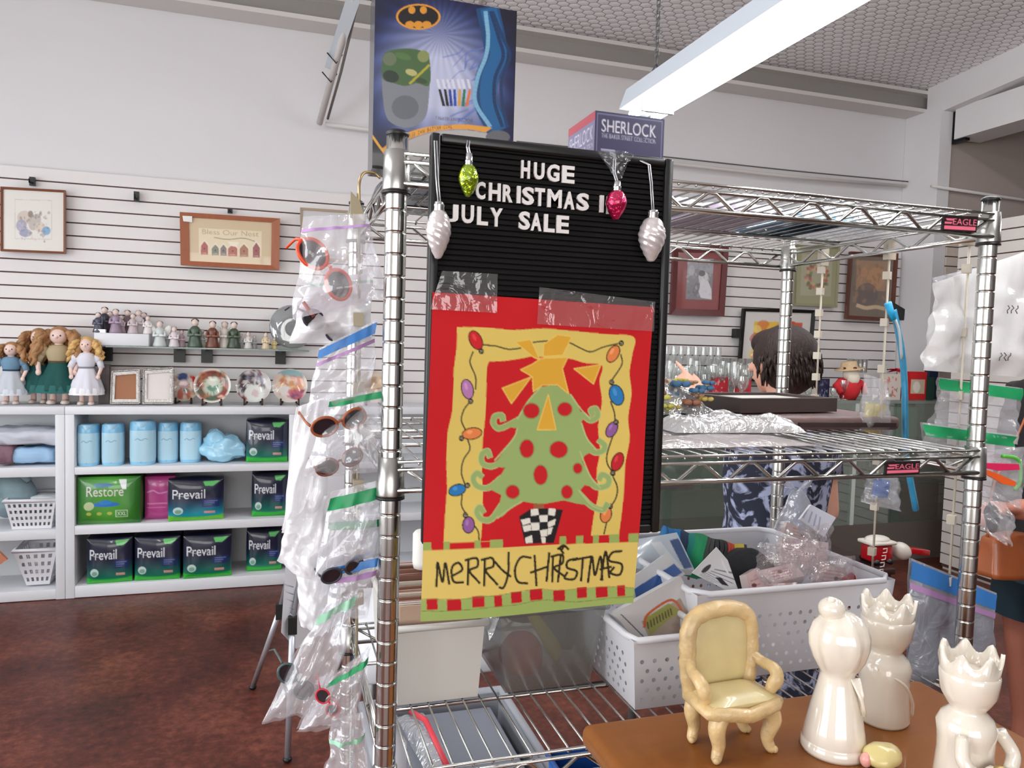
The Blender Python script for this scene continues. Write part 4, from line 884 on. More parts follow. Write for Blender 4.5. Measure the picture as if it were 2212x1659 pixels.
for p_ in ([(690, 350), (820, 345), (795, 400), (826, 522), (770, 478), (700, 480), (655, 512), (650, 440), (592, 405), (650, 378)], [(565, 270), (640, 258), (685, 357), (655, 345)], [(505, 495), (645, 440), (550, 570)], [(850, 400), (980, 380), (945, 475)], [(770, 235), (838, 245), (795, 335), (700, 340), (705, 280)], [(728, 525), (766, 697), (675, 697)]):
    cv.poly(p_, GLD); cv.line(p_+p_[:1], 5, (226, 188, 96), smooth=False)
cv.rect(655, 1050, 705, 1080, (150, 90, 60)); POT = [(584, 1112), (640, 1076), (720, 1074), (796, 1080), (752, 1238), (612, 1242)]; cv.poly(POT, (34, 32, 34))
for q in ([(640, 1078), (676, 1074), (680, 1104), (642, 1110)], [(728, 1072), (762, 1076), (756, 1110), (724, 1104)], [(592, 1128), (636, 1118), (640, 1142), (602, 1154)], [(680, 1108), (722, 1106), (722, 1138), (686, 1140)], [(640, 1142), (682, 1142), (682, 1176), (646, 1180)], [(722, 1140), (762, 1122), (756, 1152), (724, 1166)], [(600, 1158), (640, 1150), (642, 1178), (608, 1186)], [(684, 1178), (722, 1172), (720, 1206), (690, 1210)], [(612, 1214), (646, 1200), (650, 1236), (616, 1240)], [(724, 1168), (748, 1162), (738, 1196), (722, 1200)], [(690, 1212), (712, 1210), (712, 1238), (694, 1238)]): cv.poly(q, (220, 218, 206))
SG = (150, 168, 92)
def sy(x): return 1243-(x-118)*.04
for x0, x1 in ((112, 160), (218, 248), (368, 398), (443, 505), (780, 812), (860, 895), (942, 970), (1020, 1068), (1112, 1160)): cv.poly([(x0, sy(x0)-8), (x1, sy(x1)-8), (x1, sy(x1)+36), (x0, sy(x0)+36)], SG)
cv.poly([(100, 1276), (400, 1262), (800, 1246), (1160, 1236), (1150, 1460), (1080, 1452), (980, 1456), (880, 1460), (780, 1466), (660, 1458), (560, 1470), (470, 1484), (380, 1482), (300, 1500), (200, 1504), (100, 1506)], (216, 190, 104))
cv.poly([(95, 1506), (200, 1504), (300, 1500), (380, 1482), (470, 1484), (560, 1470), (660, 1458), (780, 1466), (880, 1460), (980, 1456), (1080, 1452), (1155, 1460), (1160, 1640), (90, 1640)], (152, 172, 96))
for x0, x1, yt in ((135, 187, 1500), (232, 300, 1502), (352, 411, 1484), (458, 496, 1482), (540, 592, 1466), (632, 694, 1456), (748, 806, 1464), (865, 914, 1452), (958, 1016, 1452), (1062, 1100, 1446)): cv.poly([(x0, yt+2), (x1, yt-2), (x1+2, yt+50), (x0+2, yt+54)], (184, 26, 36))
cv.line([(108, 1560), (250, 1556), (420, 1540), (560, 1528), (700, 1508), (860, 1522), (1000, 1510), (1140, 1500)], 3, (96, 110, 60), .7); cv.line([(108, 1504), (300, 1498), (470, 1482), (660, 1456), (780, 1464), (1000, 1452), (1140, 1458)], 3, (96, 110, 60), .7)
STK = [[(182, 1442), (186, 1390), (190, 1330), (212, 1420), (226, 1332), (244, 1430)], [(258, 1392), (306, 1362), (290, 1330), (258, 1352), (264, 1416), (312, 1420)], [(332, 1432), (338, 1310)], [(322, 1318), (376, 1308), (380, 1346), (342, 1368), (390, 1424)], [(412, 1436), (416, 1310)], [(400, 1316), (452, 1308), (456, 1346), (420, 1366), (476, 1432)], [(466, 1326), (500, 1364), (540, 1394)], [(532, 1282), (528, 1380), (506, 1444), (484, 1444)],
       [(642, 1308), (592, 1306), (562, 1360), (574, 1418), (622, 1428)], [(658, 1296), (666, 1440)], [(730, 1286), (716, 1420)], [(638, 1378), (724, 1350)], [(744, 1424), (748, 1304)], [(738, 1304), (792, 1296), (794, 1336), (754, 1358), (806, 1400)], [(786, 1298), (772, 1424)], [(868, 1314), (822, 1326), (818, 1358), (864, 1376), (852, 1412), (806, 1408), (818, 1380)], [(846, 1322), (936, 1306)], [(894, 1318), (886, 1422)], [(920, 1430), (938, 1306), (954, 1396), (980, 1306), (990, 1420)], [(984, 1420), (1004, 1282), (1024, 1408)], [(978, 1368), (1032, 1356)], [(1082, 1280), (1036, 1288), (1022, 1326), (1082, 1344), (1074, 1394), (1030, 1386), (1046, 1358)],
       [(772, 1268), (800, 1252), (824, 1270)], [(790, 1276), (804, 1250)], [(800, 1290), (780, 1262)]]
for k_ in STK: cv.line(k_, 11, (46, 40, 26))
pts = [at(*up2(*q), .846) for q in Q]; f0 = quadpos(*pts)
def fpos(U, W_):
    x, y, z = f0(U, W_); return x, y-.002-.004*np.sin(5*U+.6)*np.clip((W_-.62)*3, 0, 1)-.0015*np.sin(9*W_+2*U)-.012*np.clip(W_-.8, 0, 1)*np.sin(PI*U)*2, z
b = MB(); b.art(cv, fpos); fg = b.build('garden_flag', PAINT(.75, spec=.2)); tag(fg, 'red fabric flag with a green curly tree and Merry Christmas lettering on the letter board', 'flag')
tape = FILM('clear_tape', (240, 240, 240), .86, .06, .28, .35, bump=.3)
def tapeon(name, px, Y, lab):
    b = MB(); P = [at(*q, Y) for q in px]
    g = quadpos(*P)
    def fn(u, v):
        x, y, z = g(np.array([u]), np.array([v])); return (float(x[0]), float(y[0])-.002*abs(noise.noise(V(u*6, v*4, Y*9))), float(z[0]))
    b.grid(24, 12, fn); return tag(b.build(name, tape), lab, 'tape')
tapeon('clear_tape', [(955, 585), (1075, 592), (1073, 676), (928, 668)], .838, 'strip of clear tape over the upper corner of the flag by the chrome post')
tapeon('clear_tape', [(1165, 620), (1415, 652), (1412, 716), (1160, 700)], .838, 'long strip of shiny clear tape over the far upper corner of the flag')

# ------------------------------------------------------------------ glass ornaments hung on the board
silv = M('silver_cord', (196, 196, 200), .3, .9); capm_ = M('ornament_cap', (206, 206, 208), .2, 1)
def ornament(label, px, ytop, ybot, w, mat, string, Y=.832, ridges=0, capf=.2):
    a = at(px, ytop, Y); c = at(px, ybot, Y); R = at(px+w/2, ytop, Y).x-a.x; h = a.z-c.z; p = V(c.x, Y, c.z)
    r = thing('glass_ornament', label, 'ornament', p, 0, 'ornaments hanging on the letter board'); H = h*(1-capf)
    pr_ = []
    for i in range(61):
        t = i/60; q = math.sin(PI*min(1, (t*1.0))**.78)**.85 if t < 1 else 0; pr_.append((max(.0006, R*(math.sin(PI*(.06+.94*t)**1.12)**.62 if 0 < t < 1 else 0)*(.72+.28*min(1, t*1.7))+(R*.36*t**4)), H*t))
    fr = (lambda A_, i, q, z: (q*(1+.035*math.sin(5*A_+z*ridges)), z)) if ridges else None
    b = MB(); b.lathe(pr_, 30, p, fr=fr); b.build('glass_bulb', mat, r)
    b = MB(); b.lathe([(R*.42, H*.97), (R*.45, H*.99), (R*.40, H*1.06), (R*.45, H*1.1), (R*.40, H*1.15), (R*.36, h*.985), (R*.15, h)], 18, p); b.build('cap', capm_, r)
    b = MB(); pts = [p+V(0, 0, h-.001)]+[at(*q, BY-.017) for q in string]+[at(string[-1][0], string[-1][1]-3, BY-.004)]
    for s in (-1, 1): b.tube([q+V(s*.0013, 0, 0) for q in pts], .0009, 5)
    b.build('hanging_cord', silv, r)
pearl = M('pearl_glass', (214, 206, 206), .22, .35, coat=.8, var=.12, vscale=60, bump=.08, bscale=140)
gm = M('green_mirror_glass', (148, 178, 32), .12, .75, bump=.9, bscale=55, coat=1); pkm = M('pink_mirror_glass', (196, 24, 84), .15, .7, bump=.9, bscale=55, coat=1)
ornament('frosted white spiral ornament hanging beside the chrome post', 946, 434, 560, 52, pearl, [(944, 380), (941, 305)], ridges=760, capf=.16)
ornament('shiny lime green bulb ornament', 1011, 330, 426, 42, gm, [(1010, 318), (1012, 305)], capf=.27)
ornament('shiny magenta bulb ornament covering the end of the second line', 1330, 390, 476, 42, pkm, [(1326, 372), (1327, 345)], capf=.25)
ornament('frosted white spiral ornament hanging at the far edge of the letter board', 1406, 452, 566, 52, pearl, [(1407, 400), (1402, 356), (1385, 348)], ridges=760, capf=.16)
b = MB(); c = at(1330, 356, .84); b.grid(20, 10, lambda u, v: tuple(c+V((u-.5)*.05*(1-.5*v), -.012*math.sin(PI*u)-.004*noise.noise(V(u*7, v*7, 2)), .014-.03*v*(.5+math.sin(PI*u)*.6)))); tag(b.build('clear_tape', FILM('clear_wrap', (240, 240, 245), .92, .1, .2, .4, .2)), 'crumpled clear plastic tab at the cord of the magenta ornament', 'tape')
# ------------------------------------------------------------------ things standing on the top shelf
T0 = SH[0]+.002
card = PAINT(.3, .5)
def carton(name, label, cat, px_l, px_r, Y, ztop, depth, cvf, side, top, cvs=None, z0=T0):
    # upright box, front face along the shelf
    a = at(px_l, 300, Y); c = at(px_r, 300, Y); b = MB(); x0, x1 = a.x, c.x
    b.art(cvf, quadpos((x0, Y, ztop), (x1, Y, ztop), (x1, Y, z0), (x0, Y, z0)))
    if cvs: b.art(cvs, quadpos((x0, Y+depth, ztop), (x0, Y, ztop), (x0, Y, z0), (x0, Y+depth, z0)))
    else: b.ink(side); b.add([(x0, Y, z0), (x0, Y+depth, z0), (x0, Y+depth, ztop), (x0, Y, ztop)], [(0, 3, 2, 1)], False)
    b.ink(side); b.add([(x1, Y, z0), (x1, Y+depth, z0), (x1, Y+depth, ztop), (x1, Y, ztop)], [(0, 1, 2, 3)], False)
    b.add([(x0, Y+depth, z0), (x1, Y+depth, z0), (x1, Y+depth, ztop), (x0, Y+depth, ztop)], [(3, 2, 1, 0)][::-1], False)
    b.ink(top); b.add([(x0, Y, ztop), (x1, Y, ztop), (x1, Y+depth, ztop), (x0, Y+depth, ztop)], [(0, 1, 2, 3)], False); b.add([(x0, Y, z0), (x1, Y, z0), (x1, Y+depth, z0), (x0, Y+depth, z0)], [(3, 2, 1, 0)], False)
    return tag(b.build(name, card), label, cat)
Yb = .985; zt = at(960, -2, Yb).z; zb_ = T0
def w2p(x, z): # world on the box plane back to pixel, for tracing
    d = Vector((x, Yb, z))-CP; k = d.dot(fw); return (d.dot(RT)/k*FPX+CX, -d.dot(UP)/k*FPX+CY)
xl, xr = at(805, 150, Yb).x, at(1109, 150, Yb).x
Q = [w2p(xl, zt), w2p(xr, zt), w2p(xr, zb_), w2p(xl, zb_)]; s3 = 3.456
def U3(*p): return [(660+x/s3, y/s3) for x, y in p]
cv = Cv(190, 230, (150, 156, 190), Q)
def bgs(U, W_):
    d = np.hypot((U-.45)*1.1, (W_-.48)*1.25); t = np.clip((d-.18)/.42, 0, 1)[..., None]; ang = np.arctan2(W_-.2, U-.45); rays = (.06*np.sin(ang*26)*np.clip(d*2, 0, 1))[..., None]
    c = np.array((178, 182, 208))*(1-t)+np.array((20, 34, 84))*t; k = np.clip((d-.5)/.25, 0, 1)[..., None]; c = c*(1-k)+np.array((16, 16, 40))*k
    return np.clip(c*(1+rays*2), 0, 255), np.ones(U.shape)
cv.shade(bgs)
for k in range(16):
    g = np.random.default_rng(k); x, y = g.uniform(1150, 1350), g.uniform(200, 850); cv.line(U3((x, y), (x+g.uniform(-90, -30), y+g.uniform(20, 60)), (x+g.uniform(-160, -80), y+g.uniform(30, 130))), 2+3*g.random(), (90, 110, 176), .5)
cv.ell(*U3((832, 126))[0], 165/s3, 96/s3, (214, 146, 40)); cv.ell(*U3((832, 126))[0], 150/s3, 84/s3, (16, 12, 16))
for dx in (-48, 38): cv.ell(*U3((832+dx, 76))[0], 26/s3, 28/s3, (206, 140, 40))
for dx in (-62, 0, 62): cv.ell(*U3((832+dx, 184))[0], 34/s3, 26/s3, (206, 140, 40))
# plain craft shield shape in camouflage greens above and greys below
cv.poly(spline(U3((568, 420), (600, 385), (680, 365), (780, 362), (870, 385), (912, 420), (916, 560), (912, 700), (890, 860), (820, 930), (740, 950), (650, 925), (592, 860), (568, 700), (564, 560), (568, 420))).tolist(), (120, 124, 130))
cv.poly(spline(U3((568, 420), (600, 385), (680, 365), (780, 362), (870, 385), (912, 420), (916, 630), (820, 620), (740, 640), (650, 620), (566, 580), (568, 420))).tolist(), (66, 96, 56))
for x, y, rx, ry, c in ((620, 440, 50, 50, (98, 110, 84)), (870, 420, 44, 44, (128, 136, 80)), (630, 570, 60, 44, (38, 50, 40)), (780, 540, 44, 24, (176, 170, 110)), (850, 600, 50, 20, (52, 70, 44)), (720, 420, 60, 24, (78, 110, 60))): cv.ell(*U3((x, y))[0], rx/s3, ry/s3, c, .3)
cv.ell(*U3((735, 800))[0], 100/s3, 90/s3, (96, 100, 106)); cv.line(U3((770, 622), (912, 486)), 5, (170, 160, 52), smooth=False)
for k, (c, x) in enumerate((((24, 24, 30), 980), ((20, 20, 26), 1020), ((36, 60, 140), 1055), ((40, 70, 160), 1090), ((206, 150, 50), 1130), ((40, 110, 80), 1165), ((206, 110, 50), 1205))):
    cv.poly(U3((x, 665), (x+18, 665), (1010+k*28+22, 790), (1010+k*28, 790)), c); cv.poly(U3((x-18, 590), (x+2, 590), (x+18, 660), (x, 660)), (214, 214, 222), .8)
cv.text('7 MARKERS & INSTRUCTIONS', *U3((960, 866))[0], *U3((1235, 892))[0], (60, 56, 90), .9, 6)
for k, (w, c) in enumerate(((170, (18, 66, 110)), (120, (24, 90, 140)), (30, (120, 170, 200)), (26, (14, 44, 84)), (24, (16, 50, 90)))):
    o_ = (0, 20, -70, 60, 110)[k]; cv.line(U3((1350+o_*.3, 90), (1390+o_*.6, 280), (1400+o_, 420), (1340+o_, 580), (1330+o_*1.1, 760), (1410+o_*.7, 940)), w/s3, c, .9)
cv.poly(spline(U3((490, 1010), (560, 1110), (620, 1180), (640, 1300), (480, 1300))).tolist(), (20, 18, 20))
cv.poly(spline(U3((565, 1105), (640, 1050), (760, 985), (900, 945), (1060, 930), (1200, 928), (1380, 950))).tolist()+spline(U3((1330, 985), (1200, 965), (1060, 965), (920, 985), (780, 1030), (660, 1090), (600, 1150))).tolist(), (216, 150, 56))
cv.line(U3((490, 1010), (560, 1110), (640, 1210)), 5, (220, 160, 50))
cv.poly(spline(U3((600, 1155), (660, 1095), (780, 1035), (920, 990), (1060, 970), (1200, 970), (1340, 990))).tolist()+U3((1560, 1090), (1560, 1300), (640, 1300)), (170, 166, 164))
TX = 'COLOR YOUR OWN BATMAN COWL'
for k, ch in enumerate(TX):
    if ch == ' ': continue
    t = k/(len(TX)-1); x = 640+430*t; y = 1072-130*math.sin(t*PI*.46)**.9; cv.text(ch, *U3((x, y-14))[0], *U3((x+13, y+16))[0], (50, 36, 30), .95, -2)
cv.ell(*U3((1420, 1020))[0], 90/s3, 50/s3, (96, 96, 100)); cv.poly(U3((1545, 0), (1562, 0), (1562, 1090), (1545, 1090)), (14, 14, 24))
carton('toy_carton', 'tall dark blue craft kit carton with a yellow and black oval badge', 'box', 805, 1109, Yb, zt, .05, cv, (16, 18, 36), (18, 20, 40))
cv = Cv(90, 120, (62, 60, 92), [(0, 0), (1, 0), (1, 1), (0, 1)]); cv.line([(.04, .03), (.96, .03), (.96, .99), (.04, .99), (.04, .03)], .012, (120, 120, 150), smooth=False)
cv.text('SHERLOCK', .1, .085, .88, .22, (214, 212, 220)); cv.text('THE BAKER STREET COLLECTION', .1, .235, .88, .285, (180, 180, 198))
for x, y in ((.2, .40), (.66, .48)):
    for j in range(3): cv.rect(x-.1+.02*j, y+.045*j, x+.1-.02*j, y+.02+.045*j, (160, 160, 186))
cv.line([(.1, .62), (.22, .56), (.36, .62), (.4, .74)], .012, (176, 176, 200)); cv.line([(.52, .7), (.6, .62), (.74, .62), (.84, .72), (.8, .9), (.56, .9), (.52, .7)], .012, (176, 176, 200)); cv.line([(.56, .74), (.8, .74)], .012, (176, 176, 200))
cs = Cv(40, 120, (122, 116, 150), [(0, 0), (1, 0), (1, 1), (0, 1)]); cs.text('SHERLOCK', .08, .14, .92, .3, (206, 204, 216), 1, 0); cs.text('THE BAKER STREET COLLECTION', .08, .33, .92, .38, (190, 190, 206))
cs.rect(0, 0, 1, .1, (176, 60, 76))
for k in range(8): cs.line([(.1+.1*k, .5), (.15+.1*k, .7), (.1+.1*k, .95)], .05, (200, 200, 214), .7)
Ys = 1.08
carton('mug_carton', 'purple-blue gift carton reading SHERLOCK behind the letter board', 'box', 1284, 1434, Ys, at(1360, 248, Ys).z, .11, cv, (58, 56, 86), (120, 70, 90), cs)
wrapm = FILM('glossy_film', (246, 248, 252), .62, .08, .6, .5, .5)
def flatbag(name, label, cat, c, sx, sy, h, mat, rot=0, lump=.006, seed=1, z0=None, nx=26, ny=20):
    # pillow-like bag lying flat
    b = MB(); ca, sa = math.cos(rot), math.sin(rot); z0 = c[2] if z0 is None else z0
    def top(u, v):
        e = (max(0, 1-(2*u-1)**6)*max(0, 1-(2*v-1)**6)); x, y = (u-.5)*sx, (v-.5)*sy; nz = fbm(u*5, v*4, seed)*lump*e
        return (c[0]+x*ca-y*sa, c[1]+x*sa+y*ca, z0+.0015+max(0, h*e**.7+nz))
    b.grid(nx, ny, top)
    def bot(u, v): x, y = (.5-u)*sx, (v-.5)*sy; return (c[0]+x*ca-y*sa, c[1]+x*sa+y*ca, z0+.001)
    b.grid(4, 4, bot); return tag(b.build(name, mat), label, cat)
p = at(1830, 430, 1.12)
flatbag('clear_package', 'crinkled clear wrapped package lying on the far end of the top shelf', 'package', (p.x, 1.14, T0), .2, .17, .035, wrapm, -.1, .02, 3)
flatbag('paper_package', 'pale grey wrapped package lying flat across the top shelf wires', 'package', (.55, 1.16, T0), .16, .26, .02, M('pale_wrap', (206, 204, 210), .35, coat=.4, bump=.2), .05, .008, 5)
flatbag('paper_package', 'lilac wrapped package lying flat on the top shelf beside the pale grey one', 'package', (.72, 1.17, T0), .15, .26, .022, M('lilac_wrap', (206, 188, 214), .35, coat=.4, bump=.2), -.04, .008, 6)
flatbag('paper_package', 'blue wrapped package lying flat in the middle of the top shelf', 'package', (.875, 1.15, T0), .12, .2, .022, M('blue_wrap', (84, 140, 176), .35, coat=.4, bump=.2), .02, .008, 7)
flatbag('paper_package', 'dark metallic package on the top shelf behind the chrome post', 'package', (.215, 1.2, T0), .12, .24, .05, M('dark_wrap', (70, 70, 84), .2, .5, bump=.5), .1, .02, 8)

# ------------------------------------------------------------------ things on the middle shelf
T1 = SH[1]+.002
b = MB(); c = V(.66, 1.02, T1)
flatbag('clear_package', 'large flat milky plastic sleeve lying along the near edge of the middle shelf', 'package', (.62, 1.0, T1), .28, .17, .006, FILM('milky_film', (236, 228, 228), .35, .15, .35, .6, .3), .03, .004, 9)
flatbag('clear_package', 'puffy silver plastic pack resting on the milky sleeve', 'package', (.70, 1.055, T1+.008), .23, .09, .022, FILM('silver_film', (236, 234, 234), .12, .12, .55, .6, .5), -.06, .01, 10)
br = M('brown_leatherette', (116, 92, 88), .45, bump=.08, bscale=200)
r_ = thing('portfolio_case', 'wide flat brown portfolio case lying on the middle shelf', 'case', (.925, 1.2, T1), -.05)
b = MB(); b.box((.925, 1.2, T1+.013), (.33, .2, .024), (0, 0, -.05), .008, 3); b.build('case', br, r_)
b = MB(); b.box((.97, 1.095, T1+.011), (.2, .006, .008), (0, 0, -.05)); b.build('zip', M('dark_brown_zip', (52, 36, 34), .5), r_)
r_ = thing('box_frame', 'dark brown shadow box frame with a white backing on top of the portfolio case', 'frame', (.885, 1.235, T1+.027), .12)
b = MB(); R3 = ROOTM[r_.name]; L3 = lambda x, y, z: tuple(R3 @ V(x, y, z))
for x0, x1, y0, y1 in ((-.115, .115, -.08, -.066), (-.115, .115, .066, .08), (-.115, -.1, -.066, .066), (.1, .115, -.066, .066)):
    b.add([L3(x, y, z) for z in (.0005, .026) for x, y in ((x0, y0), (x1, y0), (x1, y1), (x0, y1))], [(3, 2, 1, 0), (4, 5, 6, 7), (0, 1, 5, 4), (1, 2, 6, 5), (2, 3, 7, 6), (3, 0, 4, 7)], False)
b.build('frame', M('dark_umber', (66, 52, 50), .4), r_)
b = MB(); b.add([L3(x, y, .021) for x, y in ((-.1, -.066), (.1, -.066), (.1, .066), (-.1, .066))], [(0, 1, 2, 3)], False); b.build('backing', M('white_backing', (222, 216, 208), .6), r_)
b = MB(); b.box((.80, 1.32, T1+.030), (.22, .03, .008), (0, 0, .06)); tag(b.build('mat_board', M('white_card', (230, 226, 220), .6)), 'narrow white mat board behind the dark shadow box frame', 'card')
r_ = thing('serving_tray', 'black tray holding a bagged toy beside the letter board', 'tray', (.645, 1.22, T1))
b = MB(); b.box((.645, 1.22, T1+.006), (.19, .18, .008), bev=.003)
for x, y, sx, sy in ((.645, 1.132, .19, .006), (.645, 1.308, .19, .006), (.553, 1.22, .006, .17), (.737, 1.22, .006, .17)): b.box((x, y, T1+.016), (sx, sy, .02))
b.build('tray', M('black_lacquer', (18, 16, 18), .3), r_)
b = MB(); c = V(.665, 1.19, T1+.012)
for k in range(70):
    b.ink([(206, 180, 96), (188, 150, 120), (150, 100, 76), (196, 190, 90), (70, 110, 146), (206, 196, 176)][k % 6]); q = c+V(random.uniform(-.05, .06), random.uniform(-.05, .04), random.uniform(.012, .07)); rr = random.uniform(.006, .011); [b.ball(q+V(rr*1.1*math.cos(t), rr*1.1*math.sin(t), 0), (rr*.75, rr*.75, rr*.5), 7, 5) for t in (0, 1.26, 2.51, 3.77, 5.03)]
tag(b.build('flower_bunch', PAINT(.8)), 'bunch of yellow, brown and blue fabric flowers in the black tray', 'artificial flowers')
b = MB(); c = V(.645, 1.22, T1+.012)
b.grid(30, 20, lambda u, v: tuple(c+V(-.095+.19*u+.012*noise.noise(V(u*5, v*5, 1)), -.085+.16*v, .012+.075*math.sin(PI*min(1, u*.75+.25))*(1-(2*v-1)**4)+.012*noise.noise(V(u*6, v*6, 3)))))
tag(b.build('clear_bag', wrapm), 'loose clear bag over the fabric flowers in the black tray', 'bag')

# ------------------------------------------------------------------ bins on the bottom wire shelf
T2 = SH[2]+.0025
def tub(name, label, x0, x1, y0, y1, z0, h, mat, tp=.012, rim=.006, th=.003):
    r = thing(name, label, 'bin', ((x0+x1)/2, (y0+y1)/2, z0)); b = MB()
    def ringp(t, z, o): return [(x0+tp*(1-t)+o, y0+tp*(1-t)+o, z), (x1-tp*(1-t)-o, y0+tp*(1-t)+o, z), (x1-tp*(1-t)-o, y1-tp*(1-t)-o, z), (x0+tp*(1-t)+o, y1-tp*(1-t)-o, z)]
    vs = ringp(0, z0, 0)+ringp(1, z0+h, 0)+ringp(1, z0+h, th)+ringp(0, z0+th, th)
    fs = [(3, 2, 1, 0), (12, 13, 14, 15)]
    for i in range(4):
        j = (i+1) % 4; fs += [(i, j, 4+j, 4+i), (4+i, 4+j, 8+j, 8+i), (8+i, 8+j, 12+j, 12+i)]
    b.add(vs, fs, False); b.build('body', mat, r)
    b = MB(); b.tube([V(*q) for q in ringp(1, z0+h, -rim*.3)], rim, 8, closed=True, flat=.8); b.build('rim', mat, r)
    return r
wx0, wx1 = .163, .292
tub('storage_bin', 'white bin of papers standing behind the chrome post on the bottom shelf', wx0, wx1, 1.03, 1.30, T2, .112, M('white_bin_plastic', (206, 204, 198), .4), .006)
b = MB()
for k in range(26):
    y = 1.045+.0092*k; b.ink([(190, 160, 140), (150, 110, 90), (206, 196, 180), (120, 80, 66), (214, 206, 196), (176, 130, 120)][k % 6]); b.box(((wx0+wx1)/2+random.uniform(-.003, .003), y, T2+.068+random.uniform(-.004, .012)), (.112, .0035, .118), (random.uniform(-.04, .04), 0, random.uniform(-.03, .03)))
pp = b.build('paper_cards', PAINT(.7)); tag(pp, 'tightly packed brown and cream cards filling the white bin', 'cards'); pp['kind'] = 'stuff'
b = MB(); b.lathe([(.001, 0), (.018, .0), (.02, .01), (.02, .055), (.016, .06), (.001, .06)], 18, (.235, 1.2, T2+.146)); tag(b.build('paper_roll', M('white_paper_roll', (226, 222, 216), .7)), 'small white paper roll on the cards in the white bin', 'roll')
clr = FILM('frosted_tub_plastic', (206, 208, 206), .8, .2, .3, .55)
tub('storage_bin.001', 'see-through grey bin of toys under the hanging flag', .312, .478, 1.02, 1.28, T2, .125, clr, .016)
def blob(name, label, cat, c, s, col, rot=(0, 0, 0), mat=None, j=.006):
    b = MB(); b.ball(c, s, 18, 12, rot); b.jitter(j, 22, seed=c[0]*9); lo = min(v[2] for v in b.v); return tag(b.build(name, mat or M('toy_%d_%d_%d' % col, col, .5)), label, cat)
blob('fabric_toy', 'soft red toy at the bottom of the see-through bin', 'toy', V(.365, 1.08, T2+.037), (.033, .045, .03), (196, 60, 66))
b = MB(); b.tube([(.352, 1.05, T2+.135), (.385, 1.06, T2+.09), (.42, 1.07, T2+.04), (.435, 1.10, T2+.02)], [.006, .012, .016, .012], 8, flat=.5); tag(b.build('plastic_toy', M('yellow_plastic', (206, 190, 60), .4)), 'yellow plastic strip leaning inside the see-through bin', 'toy')
b = MB(); b.ball((.405, 1.19, T2+.115), (.062, .06, .07), 20, 14); b.ink((20, 22, 30)); tag(b.build('cloth_bundle', M('black_cloth', (22, 23, 28), .8)), 'black cloth bundle filling the see-through bin', 'cloth')
b = MB(); b.tube([(.378, 1.118, T2+.15), (.387, 1.125, T2+.17), (.388, 1.14, T2+.185)], .003, 6); tag(b.build('cord_loop', M('orange_cord', (200, 84, 40), .5)), 'thin orange cord on the black cloth bundle', 'cord')
b = MB(); b.box((.452, 1.15, T2+.09), (.02, .12, .12), (0, .1, 0), .004); tag(b.build('storage_case', M('slate_case', (64, 78, 88), .4)), 'slate grey case standing at the side of the see-through bin', 'case')
b = MB()
c = V(.325, 1.06, T2+.11)
b.grid(22, 16, lambda u, v: tuple(c+V(-.03+.075*u, -.045+.09*v*(.6+.4*u), .03+.045*math.sin(PI*u)-.05*(1-u)*(1-v)+.012*noise.noise(V(u*5, v*5, 7))))); tag(b.build('clear_bag', wrapm), 'crumpled clear bag hanging over the corner of the see-through bin', 'bag')
# perforated baskets
hol = black
def perf(label, x0, x1, y0, y1, z0, h, nx, nz, r=.0035, tp=.012):
    rr = thing('perforated_basket', label, 'basket', ((x0+x1)/2, (y0+y1)/2, z0), 0, 'white perforated baskets')
    b = MB(); hb_ = MB(); z1 = z0+h
    lo = [V(x0+tp, y0+tp, z0), V(x1-tp, y0+tp, z0), V(x1-tp, y1-tp, z0), V(x0+tp, y1-tp, z0)]; hi = [V(x0, y0, z1), V(x1, y0, z1), V(x1, y1, z1), V(x0, y1, z1)]
    for i in range(4):
        j = (i+1) % 4; a0, a1, c0, c1 = lo[i], lo[j], hi[i], hi[j]; L = (c1-c0).length; n_ = max(3, int(L/.021)); m_ = nz
        P = lambda u, v: a0.lerp(a1, u).lerp(c0.lerp(c1, u), v)
        W_ = lambda u: u
        for q in range(m_):
            for p_ in range(n_):
                u0, u1, v0, v1 = .06+.88*p_/n_, .06+.88*(p_+1)/n_, .06+.7*q/m_, .06+.7*(q+1)/m_; uc, vc = (u0+u1)/2, (v0+v1)/2; off = ((u1-u0)*.22 if q % 2 else -(u1-u0)*.22); uc += off
                ru = r/L; rv = r/h; sq = [P(u0, v0), P(u1, v0), P(u1, v1), P(u0, v1)]; o8 = [P(uc+ru*math.cos(t), vc+rv*math.sin(t)) for t in [PI*(1.25+.25*k) for k in range(8)]]
                # square with an octagonal hole: corners 0..3, hole 4..11
                b.add(sq+o8, [(0, 1, 6, 5, 4), (1, 2, 8, 7, 6), (2, 3, 10, 9, 8), (3, 0, 4, 11, 10)], False)
        for (u0, u1, v0, v1) in ((0, 1, 0, .06), (0, 1, .76, 1), (0, .06, .06, .76), (.94, 1, .06, .76)): b.add([P(u0, v0), P(u1, v0), P(u1, v1), P(u0, v1)], [(0, 1, 2, 3)], False)
    b.add(lo, [(3, 2, 1, 0)], False); b.build('body', wb, rr)
    b = MB(); pts = []
    for i in range(4):
        for t in (.06, .94): pts.append(hi[i].lerp(hi[(i+1) % 4], t))
    b.tube(pts, .0055, 8, closed=True, flat=.9); b.build('rim', wb, rr)
    return rr
perf('white perforated basket running back from the wooden stand, nearer the letter board', .480, .600, .93, 1.335, T2, .105, 9, 5)
perf('wide white perforated basket behind the ceramic figures, heaped with packs', .612, .985, .985, 1.335, T2, .142, 14, 6)
